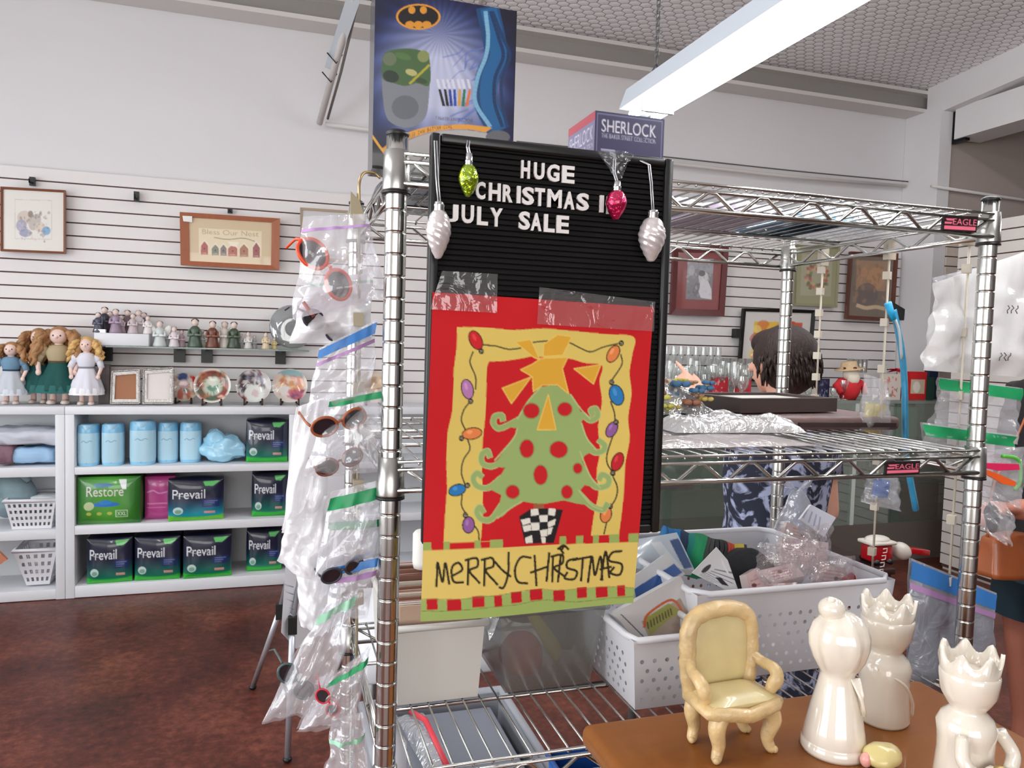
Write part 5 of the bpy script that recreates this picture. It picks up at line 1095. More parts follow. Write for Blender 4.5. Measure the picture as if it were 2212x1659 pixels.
# ------------------------------------------------------------------ contents of the two perforated baskets
BZ = T2+.115
def packet(name, label, cat, px, Ys, cvf, back=(226, 224, 222), th=.006, matp=None):
    # flat card or blister pack held between four corners at given depths
    P = [at(*q, y) for q, y in zip(px, Ys)]; n_ = (P[1]-P[0]).cross(P[3]-P[0]).normalized()
    if n_.y > 0: n_ = -n_
    b = MB(); b.art(cvf, quadpos(*P)); b.ink(back); D = [q-n_*th for q in P]
    b.add(P+D, [(4, 7, 6, 5)]+[(i, 4+i, 4+(i+1) % 4, (i+1) % 4) for i in range(4)], False); return tag(b.build(name, matp or PAINT(.25, .5)), label, cat)
Q = [(1325, 1325), (1470, 1245), (1560, 1400), (1425, 1446)]
cv = Cv(100, 100, (206, 202, 200), Q)
cv.poly([(1385, 1350), (1468, 1300), (1520, 1390), (1430, 1440)], (170, 150, 132)); cv.poly([(1388, 1345), (1440, 1312), (1470, 1330), (1440, 1350), (1405, 1380)], (150, 150, 60), .9); cv.line([(1392, 1362), (1396, 1336), (1440, 1306), (1462, 1314), (1476, 1345)], 6, (196, 92, 44))
for k in range(9): cv.line([(1397+6*k, 1352-3.5*k), (1400+6*k, 1366-3.5*k)], 2.5, (50, 46, 30), smooth=False)
cv.line([(1342, 1330), (1440, 1432)], 2, (60, 60, 66)); cv.line([(1440, 1430), (1448, 1400), (1480, 1380), (1510, 1385)], 6, (220, 212, 206)); cv.blotch([(180, 150, 130), (140, 120, 110)], 12, .03, .07, 2, (.5, .5, .9, .9), .5)
packet('blister_pack', 'clear fronted pack with an orange handled brush, leaning in the nearer basket', 'package', Q, (1.01, 1.03, 1.0, .985), cv, th=.02)
Q = [(1362, 1250), (1440, 1195), (1480, 1240), (1372, 1310)]
cv = Cv(60, 40, (212, 212, 214), Q); cv.poly([(1370, 1268), (1452, 1215), (1472, 1235), (1375, 1300)], (44, 92, 160))
packet('soft_packet', 'white packet with a blue band next to the flag', 'package', Q, (1.10, 1.12, 1.10, 1.08), cv, th=.012)
Q = [(1375, 1165), (1462, 1150), (1500, 1230), (1372, 1228)]
cv = Cv(60, 40, (196, 206, 216), Q); cv.poly([(1400, 1170), (1420, 1168), (1470, 1230), (1440, 1230)], (222, 228, 232)); cv.poly([(1440, 1165), (1462, 1160), (1492, 1222), (1470, 1228)], (50, 80, 130))
packet('soft_packet', 'pale blue and white plastic packet beside the rolled bright cloth', 'package', Q, (1.20, 1.2, 1.16, 1.16), cv, th=.02)
# rolled striped cloth
b = MB(); P = [at(1425, 1180, 1.24), at(1480, 1195, 1.22), at(1545, 1210, 1.19), at(1600, 1225, 1.17)]
cols = [(30, 110, 170), (20, 120, 190), (40, 60, 90), (34, 130, 120), (30, 140, 90), (60, 66, 60), (40, 40, 44), (190, 60, 40), (200, 180, 60), (34, 34, 38)]
L = sp3(P, 8)
for i in range(len(L)-1):
    b.ink(cols[int(i/len(L)*len(cols))]); b.tube([L[i], L[i+1]], [.042-.002*math.sin(i), .042-.002*math.sin(i+1)], 16, caps=(i in (0, len(L)-2)), flat=.85)
b.jitter(.004, 40); tag(b.build('rolled_cloth', PAINT(.85)), 'rolled bright blue, green and black striped cloth lying in the wide basket', 'cloth')
b = MB(); c = at(1610, 1228, 1.15); b.ball(c, (.05, .055, .038), 22, 14, (0, .3, 0)); b.jitter(.007, 25); tag(b.build('knit_cap', M('black_knit', (30, 30, 34), .9, bump=.3, bscale=120)), 'dark knitted cap at the end of the rolled cloth', 'cap')
Q = [(1548, 1182), (1572, 1210), (1600, 1290), (1495, 1238)]
cv = Cv(70, 60, (216, 216, 218), Q)
for k in range(8): cv.line([(1530+4*k, 1225-3*k+8), (1560+4*k, 1258-6*k+12)], 1.6, (120, 120, 130), smooth=False)
cv.ell(1545, 1212, 5, 12, (60, 60, 66), .5); cv.poly([(1562, 1232), (1568, 1230), (1580, 1252), (1574, 1256)], (40, 40, 44))
packet('hang_card', 'white barcode hang card standing up in the wide basket', 'card', Q, (1.03, 1.03, 1.015, 1.02), cv, th=.0015)
def cardbox(label, px, Ys, tint, seed):
    cv = Cv(44, 36, tint, px); g = np.random.default_rng(seed); m_ = np.mean(np.array(px), 0)
    for k in range(4):
        t = .25+.17*k; a = np.array(px[0])*(1-t)+np.array(px[3])*t; e = np.array(px[1])*(1-t)+np.array(px[2])*t; cv.line([a*.8+e*.2, a*.25+e*.75], 2.2, (196, 120, 116), .8, False)
    cv.ell(*(m_+g.uniform(-8, 8, 2)), 5, 4, (120, 70, 70)); packet('card_packet', label, 'packet', px, Ys, cv, (214, 196, 192), .016)
cardbox('pink printed packet standing foremost in the wide basket', [(1650, 1262), (1722, 1258), (1730, 1305), (1648, 1308)], (1.035, 1.035, 1.0, 1.0), (206, 166, 160), 1)
cardbox('pinkish white packet leaning behind the foremost pink packet', [(1640, 1232), (1716, 1216), (1738, 1244), (1668, 1262)], (1.07, 1.07, 1.04, 1.04), (216, 192, 188), 2)
cardbox('pale packet on edge between the hang card and the pink packets', [(1612, 1240), (1636, 1226), (1662, 1290), (1625, 1300)], (1.04, 1.05, 1.02, 1.02), (214, 186, 184), 3)
cardbox('larger pale pink packet at the rear of the wide basket', [(1690, 1160), (1790, 1172), (1786, 1232), (1684, 1222)], (1.16, 1.16, 1.12, 1.12), (206, 184, 184), 4)
cardbox('pale packet at the far side of the wide basket beside the red toy', [(1770, 1218), (1842, 1228), (1836, 1270), (1760, 1262)], (1.10, 1.10, 1.08, 1.08), (206, 184, 180), 5)
b = MB(); c = at(1845, 1268, 1.08); b.tube(sp3([c+V(-.02, 0, -.03), c+V(-.005, -.003, -.008), c+V(.012, 0, .008), c+V(0, .0, .016), c+V(-.018, 0, .008)], 5), [.011]*21, 10); tag(b.build('felt_toy', M('red_felt', (200, 30, 34), .6)), 'small curled red felt toy at the rim of the wide basket', 'toy')
wrapc = FILM('clear_cello', (250, 244, 246), .8, .07, .5, .4, .6)
for k, (px, py, Y, w, h, lb_t) in enumerate(((1700, 1228, 1.035, .12, .085, 'clear cellophane around the pink packets'), (1735, 1190, 1.11, .12, .09, 'second clear cellophane sheet rising behind the pink packets'), (1800, 1240, 1.07, .09, .06, 'small clear cellophane sheet by the red felt toy'))):
    c = at(px, py, Y); b = MB(); b.grid(22, 18, lambda u, v: tuple(c+V((u-.5)*w, .012*noise.noise(V(u*5, v*5, k*3))-.01*math.sin(PI*u)*math.sin(PI*v), (v-.5)*h+.008*noise.noise(V(u*4, v*4, 9+k))))); tag(b.build('cellophane', wrapc), lb_t, 'wrap')
# clear bag with small boxes hanging from the middle shelf at the back of the wide basket
r_ = thing('hanging_bag', 'knotted clear bag of small packets hanging under the middle shelf', 'bag', at(1725, 1040, 1.33)); c = at(1725, 1045, 1.33)
b = MB(); b.grid(28, 30, lambda u, v: tuple(c+V((.012+.05*v**.8+.012*math.sin(8*u*PI)*v)*math.cos(2*PI*u)*(1+.25*v), (.008+.022*v)*math.sin(2*PI*u), -.012-.115*v+.012*noise.noise(V(u*6, v*4, 5))))); b.build('bag', FILM('grey_clear_bag', (236, 240, 250), .6, .1, .5, .5, .4), r_)
for a_ in (-1, 1): b = MB(); b.grid(8, 6, lambda u, v: tuple(c+V(a_*(.004+.03*v), .004*math.sin(9*u), -.012+.02*v+(u-.5)*.03*v))); b.build('bag_ear', MATS['grey_clear_bag'], r_)
cardbox('pale packet with red print lying at the bottom of the hanging clear bag', [(1700, 1128), (1770, 1148), (1762, 1185), (1690, 1160)], (1.31, 1.31, 1.30, 1.30), (214, 192, 188), 6)
cv = Cv(40, 30, (226, 228, 240), [(1752, 1090), (1806, 1118), (1780, 1160), (1728, 1122)])
for k in range(4): cv.line([(1745+8*k, 1100+5*k), (1735+10*k, 1118+8*k)], 3, (170, 176, 200), smooth=False)
packet('card_packet', 'white folded card pack at the side of the hanging clear bag', 'packet', [(1752, 1090), (1806, 1118), (1780, 1160), (1728, 1122)], (1.30, 1.30, 1.29, 1.29), cv)

# ------------------------------------------------------------------ under the rack
grey_t = M('grey_tub', (120, 124, 134), .5)
r_ = tub('storage_tub', 'grey tub with a pale rim standing on the floor under the rack', .19, .50, 1.23, 1.62, .001, .70, M('grey_tub_pale', (150, 152, 158), .5), .03, .012)
MB().bb((.222, 1.262, .665), (.468, 1.588, .685), .004).build('lid', grey_t, r_)
b = MB(); c = V(.285, 1.42, .69)
b.grid(30, 12, lambda u, v: (c.x-.03+.06*v+.03*u, c.y+.16-.32*u, .692+.03*math.sin(PI*u)*math.sin(PI*v)+.004*noise.noise(V(u*6, v*4, 2)))); r_ = thing('zip_bag', 'clear zip bag with a red closure lying under the wire shelf', 'bag', (c.x, c.y, .69)); b.build('film', wrapm, r_)
b = MB(); b.tube([(c.x-.0, c.y+.16, .70), (c.x+.012, c.y+.05, .733), (c.x+.03, c.y-.14, .71)], .006, 6, flat=.4); b.build('zip_strip', M('red_zip', (206, 50, 64), .4), r_)
b = MB(); b.lathe([(.001, 0), (.028, 0), (.03, .008), (.03, .1), (.012, .13), (.012, .15), (.001, .15)], 18, (c.x-.085, c.y-.12, .686)); tag(b.build('white_bottle', M('white_bottle_plastic', (226, 228, 230), .35)), 'white plastic bottle standing beside the red zip bag', 'bottle')
# white folding table further back
TX0, TX1, TY0, TY1 = .21, 1.25, 1.78, 2.32
r_ = thing('folding_table', 'white folding table standing behind the rack', 'table', ((TX0+TX1)/2, 2.05, 0))
MB().bb((TX0, TY0, .672), (TX1, TY1, .735), .008).build('tabletop', white, r_)
for x in (TX0+.08, TX1-.08):
    for y in (TY0+.06, TY1-.06): MB().tube([(x, y, .001), (x, y, .675)], .014, 10).build('leg', M('grey_tube', (130, 130, 134), .4, .6), r_)
for y in (TY0+.06,): MB().tube([(TX0+.08, y, .58), (TX1-.08, y, .58)], .009, 8).build('stretcher', MATS['grey_tube'], r_)
bxx = at(1222, 1640, 1.12).x; bzz = at(1275, 1616, 1.2).z
r_ = tub('storage_bin.002', 'blue plastic bin at the bottom edge below the wire shelf', bxx, bxx+.14, 1.02, 1.2, bzz-.19, .19, M('blue_bin', (40, 98, 180), .4), .01)
bb_ = MB(); bb_.bb((bxx-.002, 1.01, .001), (bxx+.142, 1.205, bzz-.192), .004); tag(bb_.build('carton', M('brown_carton', (120, 92, 70), .8)), 'brown carton under the blue bin', 'box')

# ------------------------------------------------------------------ wooden stand with its figures
ZW = at(1253, 1560, .80).z
wood = M('honey_oak', (134, 80, 32), .42, spec=.22, var=.16, vscale=7, stretch=(2, 14, 14), coat=.12)
a = at(1253, 1560, .80); e = at(1968, 1497, .80); wx0, wx1 = a.x, e.x+.01
st = thing('display_stand', 'honey coloured wooden stand in front of the rack', 'stand', ((wx0+wx1)/2, .56, 0))
b = MB(); b.box(((wx0+wx1)/2, .555, ZW-.014), (wx1-wx0, .49, .028), bev=.011, seg=4); b.build('top', wood, st)
b = MB(); b.bb((wx0+.05, .36, .02), (wx1-.05, .76, ZW-.028), .004); b.build('cabinet', wood, st)
b = MB(); b.bb((wx0+.06, .37, .001), (wx1-.06, .75, .02)); b.build('plinth', M('dark_oak', (92, 58, 34), .5), st)
def tz(px, py): p = atz(px, py, ZW); return p
# miniature armchair ---------------------------------------------------------
cr_ = M('cream_resin', (198, 170, 122), .4, var=.5, vscale=38, bump=.25, bscale=90, coat=.25); seatm = M('sage_cream_glaze', (198, 182, 134), .35, var=.16, vscale=40, coat=.3)
f_l, f_r, f_b = tz(1546, 1645), tz(1660, 1622), tz(1500, 1598)
ex = (f_r-f_l).normalized(); ey = (f_b-f_l); ey = (ey-ex*ey.dot(ex)).normalized(); wch = (f_r-f_l).length; dch = abs((f_b-f_l).dot(ey)); o_ = f_l.copy(); hz = (at(1540, 1316, (f_b.y+.0)).z-ZW)
ch = thing('miniature_armchair', 'cream miniature armchair ornament with curved legs on the wooden stand', 'ornament', o_+ex*wch/2+ey*dch/2)
def cl(x, y, z): return o_+ex*(x*wch)+ey*(y*dch)+V(0, 0, z*hz)   # chair space: x across, y to the back, z up, all 0..1
zs1 = .36
for x, y, s in ((0, 0, -1), (1, 0, 1), (.0, 1, -1), (1, 1, 1)):
    sx_ = s*.1; b = MB(); b.tube(sp3([cl(x-sx_*.6, y, zs1-.02), cl(x+sx_*.3, y-.05, .25), cl(x-sx_*.4, y, .12), cl(x, y-.03, .045), cl(x+sx_*.5, y-.12, .02)], 5), [hz*q for q in np.interp(np.linspace(0, 1, 21), [0, .25, .6, .85, 1], [.07, .064, .044, .04, .028])], 12)
    b.ball(cl(x+sx_*.5, y-.12, .028), hz*.027, 10, 7); b.build('leg', cr_, ch)
b = MB(); P = [cl(-.12, -.08, zs1), cl(1.12, -.08, zs1), cl(1.08, 1.05, zs1), cl(-.08, 1.05, zs1)]
b.tube([P[0].lerp(P[1], .06), P[0].lerp(P[1], .5)-ey*.006-V(0, 0, .004), P[0].lerp(P[1], .94), P[1].lerp(P[2], .06), P[1].lerp(P[2], .94), P[2].lerp(P[3], .06), P[2].lerp(P[3], .94), P[3].lerp(P[0], .06), P[3].lerp(P[0], .94)], hz*.05, 10, closed=True, flat=1.2)
b.jitter(.0006, 200); b.build('seat_frame', cr_, ch)
b = MB(); b.grid(16, 16, lambda u, v: tuple(cl(-.12+1.24*u, -.1+1.14*v, zs1+.045+.05*(1-(2*u-1)**4)*(1-(2*v-1)**4)))); b.grid(4, 4, lambda u, v: tuple(cl(1.12-1.24*u, -.1+1.14*v, zs1-.02))); 
for e_ in range(4):
    A_ = [(-.12, -.1), (1.12, -.1), (1.12, 1.04), (-.12, 1.04)]; p_, q_ = A_[e_], A_[(e_+1) % 4]; b.add([cl(p_[0], p_[1], zs1-.02), cl(q_[0], q_[1], zs1-.02), cl(q_[0], q_[1], zs1+.045), cl(p_[0], p_[1], zs1+.045)], [(0, 1, 2, 3)], False)
b.build('seat', seatm, ch)
def bout(t): # outline of the chair back, t 0..1 left to right over the top
    a_ = PI*(1-t); return (.5+.62*math.cos(a_)*(1 if True else 1), max(0, math.sin(a_))**.6)
bk = [( -.04, zs1), (-.10, .52), (-.12, .68), (-.09, .86), (.08, .95), (.5, .985), (.92, .95), (1.09, .86), (1.12, .68), (1.10, .52), (1.04, zs1)]
lean = lambda z: 1.0+.16*(z-zs1)
b = MB(); pts = sp3([cl(x, lean(z), z) for x, z in bk], 5); b.tube(pts, [hz*(.057+.0025*math.sin(k*1.9)) for k in range(len(pts))], 10, flat=1.15); b.jitter(.0009, 160); b.build('back_frame', cr_, ch)
b = MB(); zz_ = [zs1+.02+(.95-zs1)*k/14 for k in range(15)]
def half(z):
    zs_ = [q[1] for q in bk[:6]]; xs_ = [.5-q[0] for q in bk[:6]]; return float(np.interp(z, zs_, xs_))*.96
b.grid(14, 14, lambda u, v: (lambda z: tuple(cl(.5+(2*u-1)*half(z), lean(z)-.12*(1-(2*u-1)**4)*(1-(2*v-1)**4)-.02, z)))(zs1+.02+(.95-zs1)*v)); b.grid(14, 14, lambda u, v: (lambda z: tuple(cl(.5-(2*u-1)*half(z), lean(z)+.1, z)))(zs1+.02+(.95-zs1)*v)); b.build('backrest', seatm, ch)
for s, x in ((-1, -.1), (1, 1.1)):
    b = MB(); b.tube(sp3([cl(x, .98, .62), cl(x+s*.08, .7, .58), cl(x+s*.12, .35, .57), cl(x+s*.10, .18, .52), cl(x+s*.04, .22, .46), cl(x, .3, zs1+.02)], 5), [hz*q for q in np.interp(np.linspace(0, 1, 26), [0, .5, .7, 1], [.036, .05, .055, .036])], 10); b.jitter(.0006, 200); b.build('armrest', cr_, ch)
# ceramic figures ------------------------------------------------------------------
cer = M('ivory_glaze', (226, 218, 204), .12, coat=1, spec=.6)
def ceramic(label, pxb, pyb, ytop, prof, parts, rz=0, n_=40, fr=None):
    p = tz(pxb, pyb); h = at(pxb, ytop, p.y).z-ZW; r = thing('ceramic_figure', label, 'figurine', p, 0, 'ivory glazed ceramic figures')
    b = MB(); b.lathe([(q*h, z*h) for q, z in prof], n_, p+V(0, 0, .0005), fr=fr); b.build('body', cer, r); parts(r, p, h); return r
def wings(r, p, h, z, s_, ax, side=(-1, 1)):
    for s in side:
        b = MB()
        for k in range(6):
            a_ = .95+.12*k; L_ = h*(.30-.022*k); c0 = p+V(s*h*(.02+.012*k), ax*h*.105, z*h); d = V(s*math.cos(a_)*.55, ax*.16, -math.sin(a_)); b.tube([c0, c0+d*L_*.5+V(0, ax*.004, 0), c0+d*L_], [h*.014, h*.02, h*.008], 8, flat=.6)
        b.build('wing', cer, r)
def p1(r, p, h):
    b = MB(); b.ball(p+V(-.012, .0, h*.955), (h*.088, h*.085, h*.075), 20, 14); b.ball(p+V(-.016, -.003, h*1.02), (h*.03, h*.03, h*.022), 12, 8); b.jitter(.0007, 90); b.build('hair_bun', cer, r); wings(r, p, h, .52, 1, -1, (1,))
P1 = [(.001, 0), (.205, 0), (.21, .02), (.205, .065), (.198, .07), (.2, .08), (.185, .16), (.155, .30), (.125, .42), (.108, .5), (.11, .53), (.135, .57), (.165, .63), (.188, .71), (.19, .78), (.165, .85), (.12, .9), (.06, .93), (.001, .935)]
def f1(A_, i, q, z): return (q*(1+(.04*math.sin(7*A_+1)+.03*math.sin(11*A_+z*60)) if i > 10 else q*1), z) if i > 10 else (q, z)
ceramic('ivory ceramic figure seen from behind with a round hair bun and folded wings', 1800, 1618, 1300, P1, p1, fr=f1)
def crown(r, p, h, z, rad):
    b = MB(); nn_ = 7; vs = []
    for j in range(nn_*8):
        a_ = 2*PI*j/(nn_*8); t = (.5+.5*math.cos(2*PI*j/8))**1.4; top = z*h+h*(.09+.09*t); vs += [p+V(rad*h*math.cos(a_), rad*h*math.sin(a_), z*h), p+V((rad+.02)*h*math.cos(a_), (rad+.02)*h*math.sin(a_), top)]
    m_ = nn_*8; fs = [(2*j, 2*((j+1) % m_), 2*((j+1) % m_)+1, 2*j+1) for j in range(m_)]
    b.add(vs, fs); vs2 = [v+(p-v).normalized()*0 for v in vs]
    b.add([V(p.x+(v.x-p.x)*.87, p.y+(v.y-p.y)*.87, v.z) for v in vs], [f[::-1] for f in fs]); k = len(b.v)-2*m_*2
    b.f += [(2*j+1, 2*((j+1) % m_)+1, 2*m_+2*((j+1) % m_)+1, 2*m_+2*j+1) for j in range(m_)]; b.m += [0]*m_; b.sm += [True]*m_
    b.build('crown', cer, r)
PK_ = [(.001, 0), (.2, 0), (.205, .02), (.195, .1), (.185, .25), (.19, .36), (.2, .44), (.17, .5), (.125, .545), (.12, .57), (.155, .62), (.185, .68), (.195, .76), (.2, .82), (.19, .84), (.15, .83), (.001, .82)]
def drape(r, p, h):
    b = MB(); b.tube(sp3([p+V(-h*.16, -h*.1, h*.46), p+V(-h*.02, -h*.21, h*.38), p+V(h*.1, -h*.19, h*.22), p+V(h*.15, -h*.15, h*.08)], 5), h*.012, 8); b.build('robe_fold', cer, r)
def p2(r, p, h): crown(r, p, h, .83, .19); drape(r, p, h)
ceramic('ivory ceramic crowned figure standing behind the winged one', 1905, 1552, 1290, PK_, p2, fr=lambda A_, i, q, z: (q*(1+.03*math.sin(3*A_+2)*(i < 8)), z))
def p3(r, p, h):
    crown(r, p, h, .83, .19)
    b = MB(); b.tube(sp3([p+V(-h*.17, -h*.12, h*.42), p+V(-h*.24, -h*.2, h*.3), p+V(-h*.15, -h*.26, h*.2), p+V(-h*.02, -h*.25, h*.22)], 5), [h*.05]*16, 10); b.tube(sp3([p+V(h*.17, -h*.12, h*.42), p+V(h*.24, -h*.18, h*.28), p+V(h*.12, -h*.26, h*.2)], 5), [h*.05]*11, 10); b.build('arms', cer, r)
    b = MB(); b.lathe([(.001, 0), (h*.1, 0), (h*.105, .006), (h*.09, .012), (.001, .012)], 24, p+V(-.0, -h*.27, h*.16), (PI/2-.5, 0, 0)); b.build('gilded_dish', M('old_gold', (168, 140, 88), .35, .6), r)
ceramic('ivory ceramic crowned figure holding a gilded dish at the stand edge', 2080, 1690, 1404, PK_, p3)
p = tz(1905, 1655); b = MB(); b.ink((208, 192, 130)); b.ball(p+V(0, -.0, .012), (.022, .018, .012), 20, 12); b.jitter(.002, 70); b.ink((224, 160, 150)); b.ball(p+V(-.022, .0, .01), (.006, .006, .008), 10, 7)
b.v = [(x, y, max(z, ZW+.0005)) for x, y, z in b.v]; tag(b.build('shell_trinket', PAINT(.3, .5)), 'small yellowish shell trinket in front of the ceramic figures', 'trinket')
# ------------------------------------------------------------------ zip bags of glasses on the clip strips
bagm = FILM('zip_bag_film', (252, 252, 255), .78, .12, .2, .6, .12); bagw = FILM('milky_zip_film', (253, 253, 255), .45, .2, .2, .7, .12)
ZIP = {'green': M('green_zip', (30, 150, 92), .4), 'blue': M('blue_zip', (58, 124, 196), .4), 'purple': M('purple_zip', (190, 150, 206), .4), 'pale_green': M('pale_green_zip', (150, 200, 172), .4), 'lilac': M('lilac_zip', (170, 130, 176), .4)}
CLIP_N = [0]
def zipbag(label, px, Y, zips, mat=None, fat=.018, seed=1, lump=.010, grp='zip bags on the strip by the chrome post', nx=26, ny=30):
    # px: TL,TR,BR,BL pixels in the plane at depth Y ; zips: list of (colour, v0, v1)
    P = [at(*q, Y) if not hasattr(Y, '__len__') else at(*q, y) for q, y in zip(px, Y if hasattr(Y, '__len__') else [Y]*4)]
    g = lambda u, v: (P[0].lerp(P[1], u)).lerp(P[3].lerp(P[2], u), v)
    r = thing('zip_bag', label, 'bag', (P[0]+P[1])/2, 0, grp)
    nrm = (P[1]-P[0]).cross(P[3]-P[0]).normalized(); 
    if nrm.y > 0: nrm = -nrm
    def fn(u, v, s):
        e = (1-(2*u-1)**6)*min(1, v*3)*min(1, (1-v)*5+.15); w = g(u, v)
        d = s*fat*e*(.35+.65*v)+lump*.9*fbm(u*2.2+v*1.5, v*3-u, seed+s, 2)*min(1, v*3+.2)+lump*.22*noise.noise(V(u*9+v*4, v*3, seed*2.3+s)); side = lump*.35*noise.noise(V(v*3, seed, u))*(abs(2*u-1)**2)
        return tuple(w+nrm*(d+.002*s)+(P[1]-P[0]).normalized()*side)
    for s in (1, -1):
        b = MB(); b.grid(nx, ny, (lambda u, v, s=s: fn(u, v, s)) if s == 1 else (lambda u, v, s=s: fn(1-u, v, s))); b.build('film', mat or bagm, r)
    for c, v0, v1 in zips:
        b = MB(); b.grid(20, 2, lambda u, v: tuple(Vector(fn(u, v0+(v1-v0)*v, 1))+nrm*.0012)); b.build('zip_strip', ZIP[c], r)
    return r
lens = M('tinted_lens', (40, 34, 40), .1, coat=.6)
def specs(label, c, w, rot, col, dark=True, wrap=.4, temple=.9):
    # pair of glasses, front centred at c, w wide, turned by rot
    r = thing('eyeglasses', label, 'glasses', c); R = Euler(rot).to_matrix(); fm = M('specs_%d_%d_%d' % col, col, .3)
    T = lambda x, y, z: c+R @ V(x*w, y*w, z*w)
    for s in (-1, 1):
        b = MB(); pts = [T(s*(.26+.21*math.cos(t)), .12*abs(s*(.26+.21*math.cos(t)))**1.5*wrap*4, .17*math.sin(t)*(1.05 if math.sin(t) > 0 else .95)) for t in [2*PI*k/22 for k in range(22)]]
        b.tube(pts, w*.026, 7, closed=True); b.build('rim', fm, r)
        b = MB(); b.add(pts+[sum(pts, V(0, 0, 0))/22], [(k, (k+1) % 22, 22) for k in range(22)]); b.build('lens', lens if dark else FILM('clear_lens', (235, 240, 244), .85, .05, .5, .3), r)
        b = MB(); b.tube([T(s*.47, .12, .05), T(s*.49, .3, .05), T(s*.47, .3+temple*.5, .04), T(s*.45, .35+temple*.6, -.06)], [w*.024, w*.022, w*.02, w*.018], 6); b.build('temple', fm, r)
    b = MB(); b.tube([T(-.06, .01, .03), T(0, -.01, .06), T(.06, .01, .03)], w*.024, 7); b.build('bridge', fm, r)
    return r
SY = .93
# the strip itself, hung from a wire loop on the end of the top shelf
tan = M('tan_clip_strip', (168, 156, 132), .5)
r_ = thing('clip_strip', 'tan hanging clip strip carrying the bags beside the chrome post', 'strip', at(772, 420, SY))
b = MB(); P = [at(773, 418, SY), at(776, 560, SY), at(774, 900, SY), at(772, 1200, SY), at(770, 1450, SY), at(764, 1625, SY)]; b.tube(P, .0024, 8, flat=.5); b.build('strip', tan, r_)
b = MB(); b.poly([at(757, 414, SY), at(776, 434, SY), at(790, 480, SY), at(756, 470, SY)], V(0, -.004, 0)); b.build('header', M('tan_header', (160, 146, 118), .5), r_)
b = MB(); b.tube(sp3([at(776, 440, SY), at(776, 395, SY), at(786, 374, .935), at(808, 374, .94), at(822, 385, .94)], 6), .0018, 7); b.build('hook', M('brass_wire', (176, 150, 110), .3, .8), r_)
for y in (478, 690, 840, 1050, 1205, 1290, 1440): b = MB(); p = at(774, y, SY-.006); b.box(p, (.012, .012, .016)); b.build('clip', tan, r_)
# the white bundle of labels behind the bags is the back-lit paper sign on an easel
ez = thing('presentation_easel', 'white paper sign on a folding easel behind the hanging bags', 'easel', atz(600, 1560, .001))
EY = 2.75
P = [at(668, 640, EY), at(745, 640, EY+.35), at(728, 1330, EY+.30), at(607, 1362, EY)]
b = MB(); Pc = [at(636, 935, EY), at(748, 930, EY+.3), at(735, 1345, EY+.3), at(640, 1402, EY+.02), at(607, 1366, EY-.05)]
b.poly(Pc, V(.004, .02, 0)); b.build('sign_board', M('white_sign', (234, 236, 242), .5), ez)
lines = MB()
for k in range(5):
    a = at(614+3*k, 1262+16*k, EY-.06); e = at(634, 1268+16*k, EY-.055); lines.tube([a, e], .0022, 4)
for k in range(4):
    a = at(640, 1010+28*k, EY-.03); e = at(668, 1022+28*k, EY-.02); lines.tube([a, e], .0022, 4)
b.mi = 0; lo = lines.build('printed_lines', M('grey_ink', (150, 152, 162), .7), ez); lo['kind'] = 'stuff'
F1, F2, F3 = atz(546, 1484, .012), atz(621, 1640, .012), V(.3, 3.4, .012)
top = at(690, 960, EY+.2); alu = M('aluminium_tube', (196, 200, 208), .3, .6)
for f, k in ((F1, at(604, 1320, 3.05)), (F2, at(632, 1350, 2.72)), (F3, top-V(-.1, -.3, .8))):
    b = MB(); b.tube([k, f], .011, 10); b.build('leg', alu, ez); b = MB(); b.ball(f, (.016, .016, .0115), 12, 8); b.build('rubber_foot', black, ez)
    b = MB(); b.box(k, (.03, .03, .06)); b.build('leg_clamp', black, ez); b = MB(); b.tube([k, top], .009, 8); b.build('upper_leg', alu, ez)
# bags, top to bottom
zipbag('top clear zip bag with a purple closure holding bright orange glasses', [(655, 468), (792, 462), (838, 640), (632, 690)], .90, [('purple', .13, .16)], fat=.03, seed=2, lump=.016)
zipbag('milky zip bag under the orange glasses, holding dark wire glasses', [(668, 600), (806, 590), (800, 740), (625, 742)], .945, [('pale_green', .1, .14)], bagw, .025, 3, .016)
zipbag('clear zip bag with a wide blue closure, tilted, below the orange glasses', [(690, 752), (815, 690), (800, 870), (660, 900)], .92, [('blue', .03, .16), ('lilac', .22, .27)], fat=.014, seed=4)
zipbag('clear zip bag with a green closure holding brown tortoiseshell glasses', [(712, 862), (832, 838), (818, 1020), (655, 1030)], .91, [('green', .03, .11)], fat=.024, seed=5, lump=.014)
zipbag('milky zip bag hanging half hidden beside the tortoiseshell glasses', [(640, 880), (722, 850), (700, 1130), (608, 1150)], .955, [], bagw, .02, 6, .016)
zipbag('clear zip bag with a broad green band below the tortoiseshell glasses', [(715, 1062), (822, 1036), (812, 1200), (680, 1240)], .905, [('green', .08, .24)], fat=.012, seed=7)
zipbag('clear zip bag with a second slanting green closure halfway down the strip', [(712, 1122), (824, 1116), (800, 1262), (690, 1290)], .925, [('green', .03, .14)], fat=.012, seed=8)
zipbag('milky folded bag catching bright window light halfway down the strip', [(628, 1085), (712, 1070), (706, 1270), (598, 1210)], .94, [], bagw, .018, 9, .018)
zipbag('clear zip bag with a blue and lilac closure in the lower half', [(722, 1222), (818, 1200), (792, 1330), (700, 1340)], .91, [('blue', .02, .16), ('lilac', .22, .3)], fat=.012, seed=10)
zipbag('milky bag sweeping down under the blue and lilac closure', [(640, 1230), (724, 1190), (710, 1370), (650, 1350)], .95, [], bagw, .02, 11, .018)
zipbag('long clear zip bag with a pale green closure swinging out low on the strip', [(690, 1318), (776, 1270), (700, 1545), (565, 1556)], .90, [('pale_green', .05, .13)], fat=.026, seed=12, lump=.018)
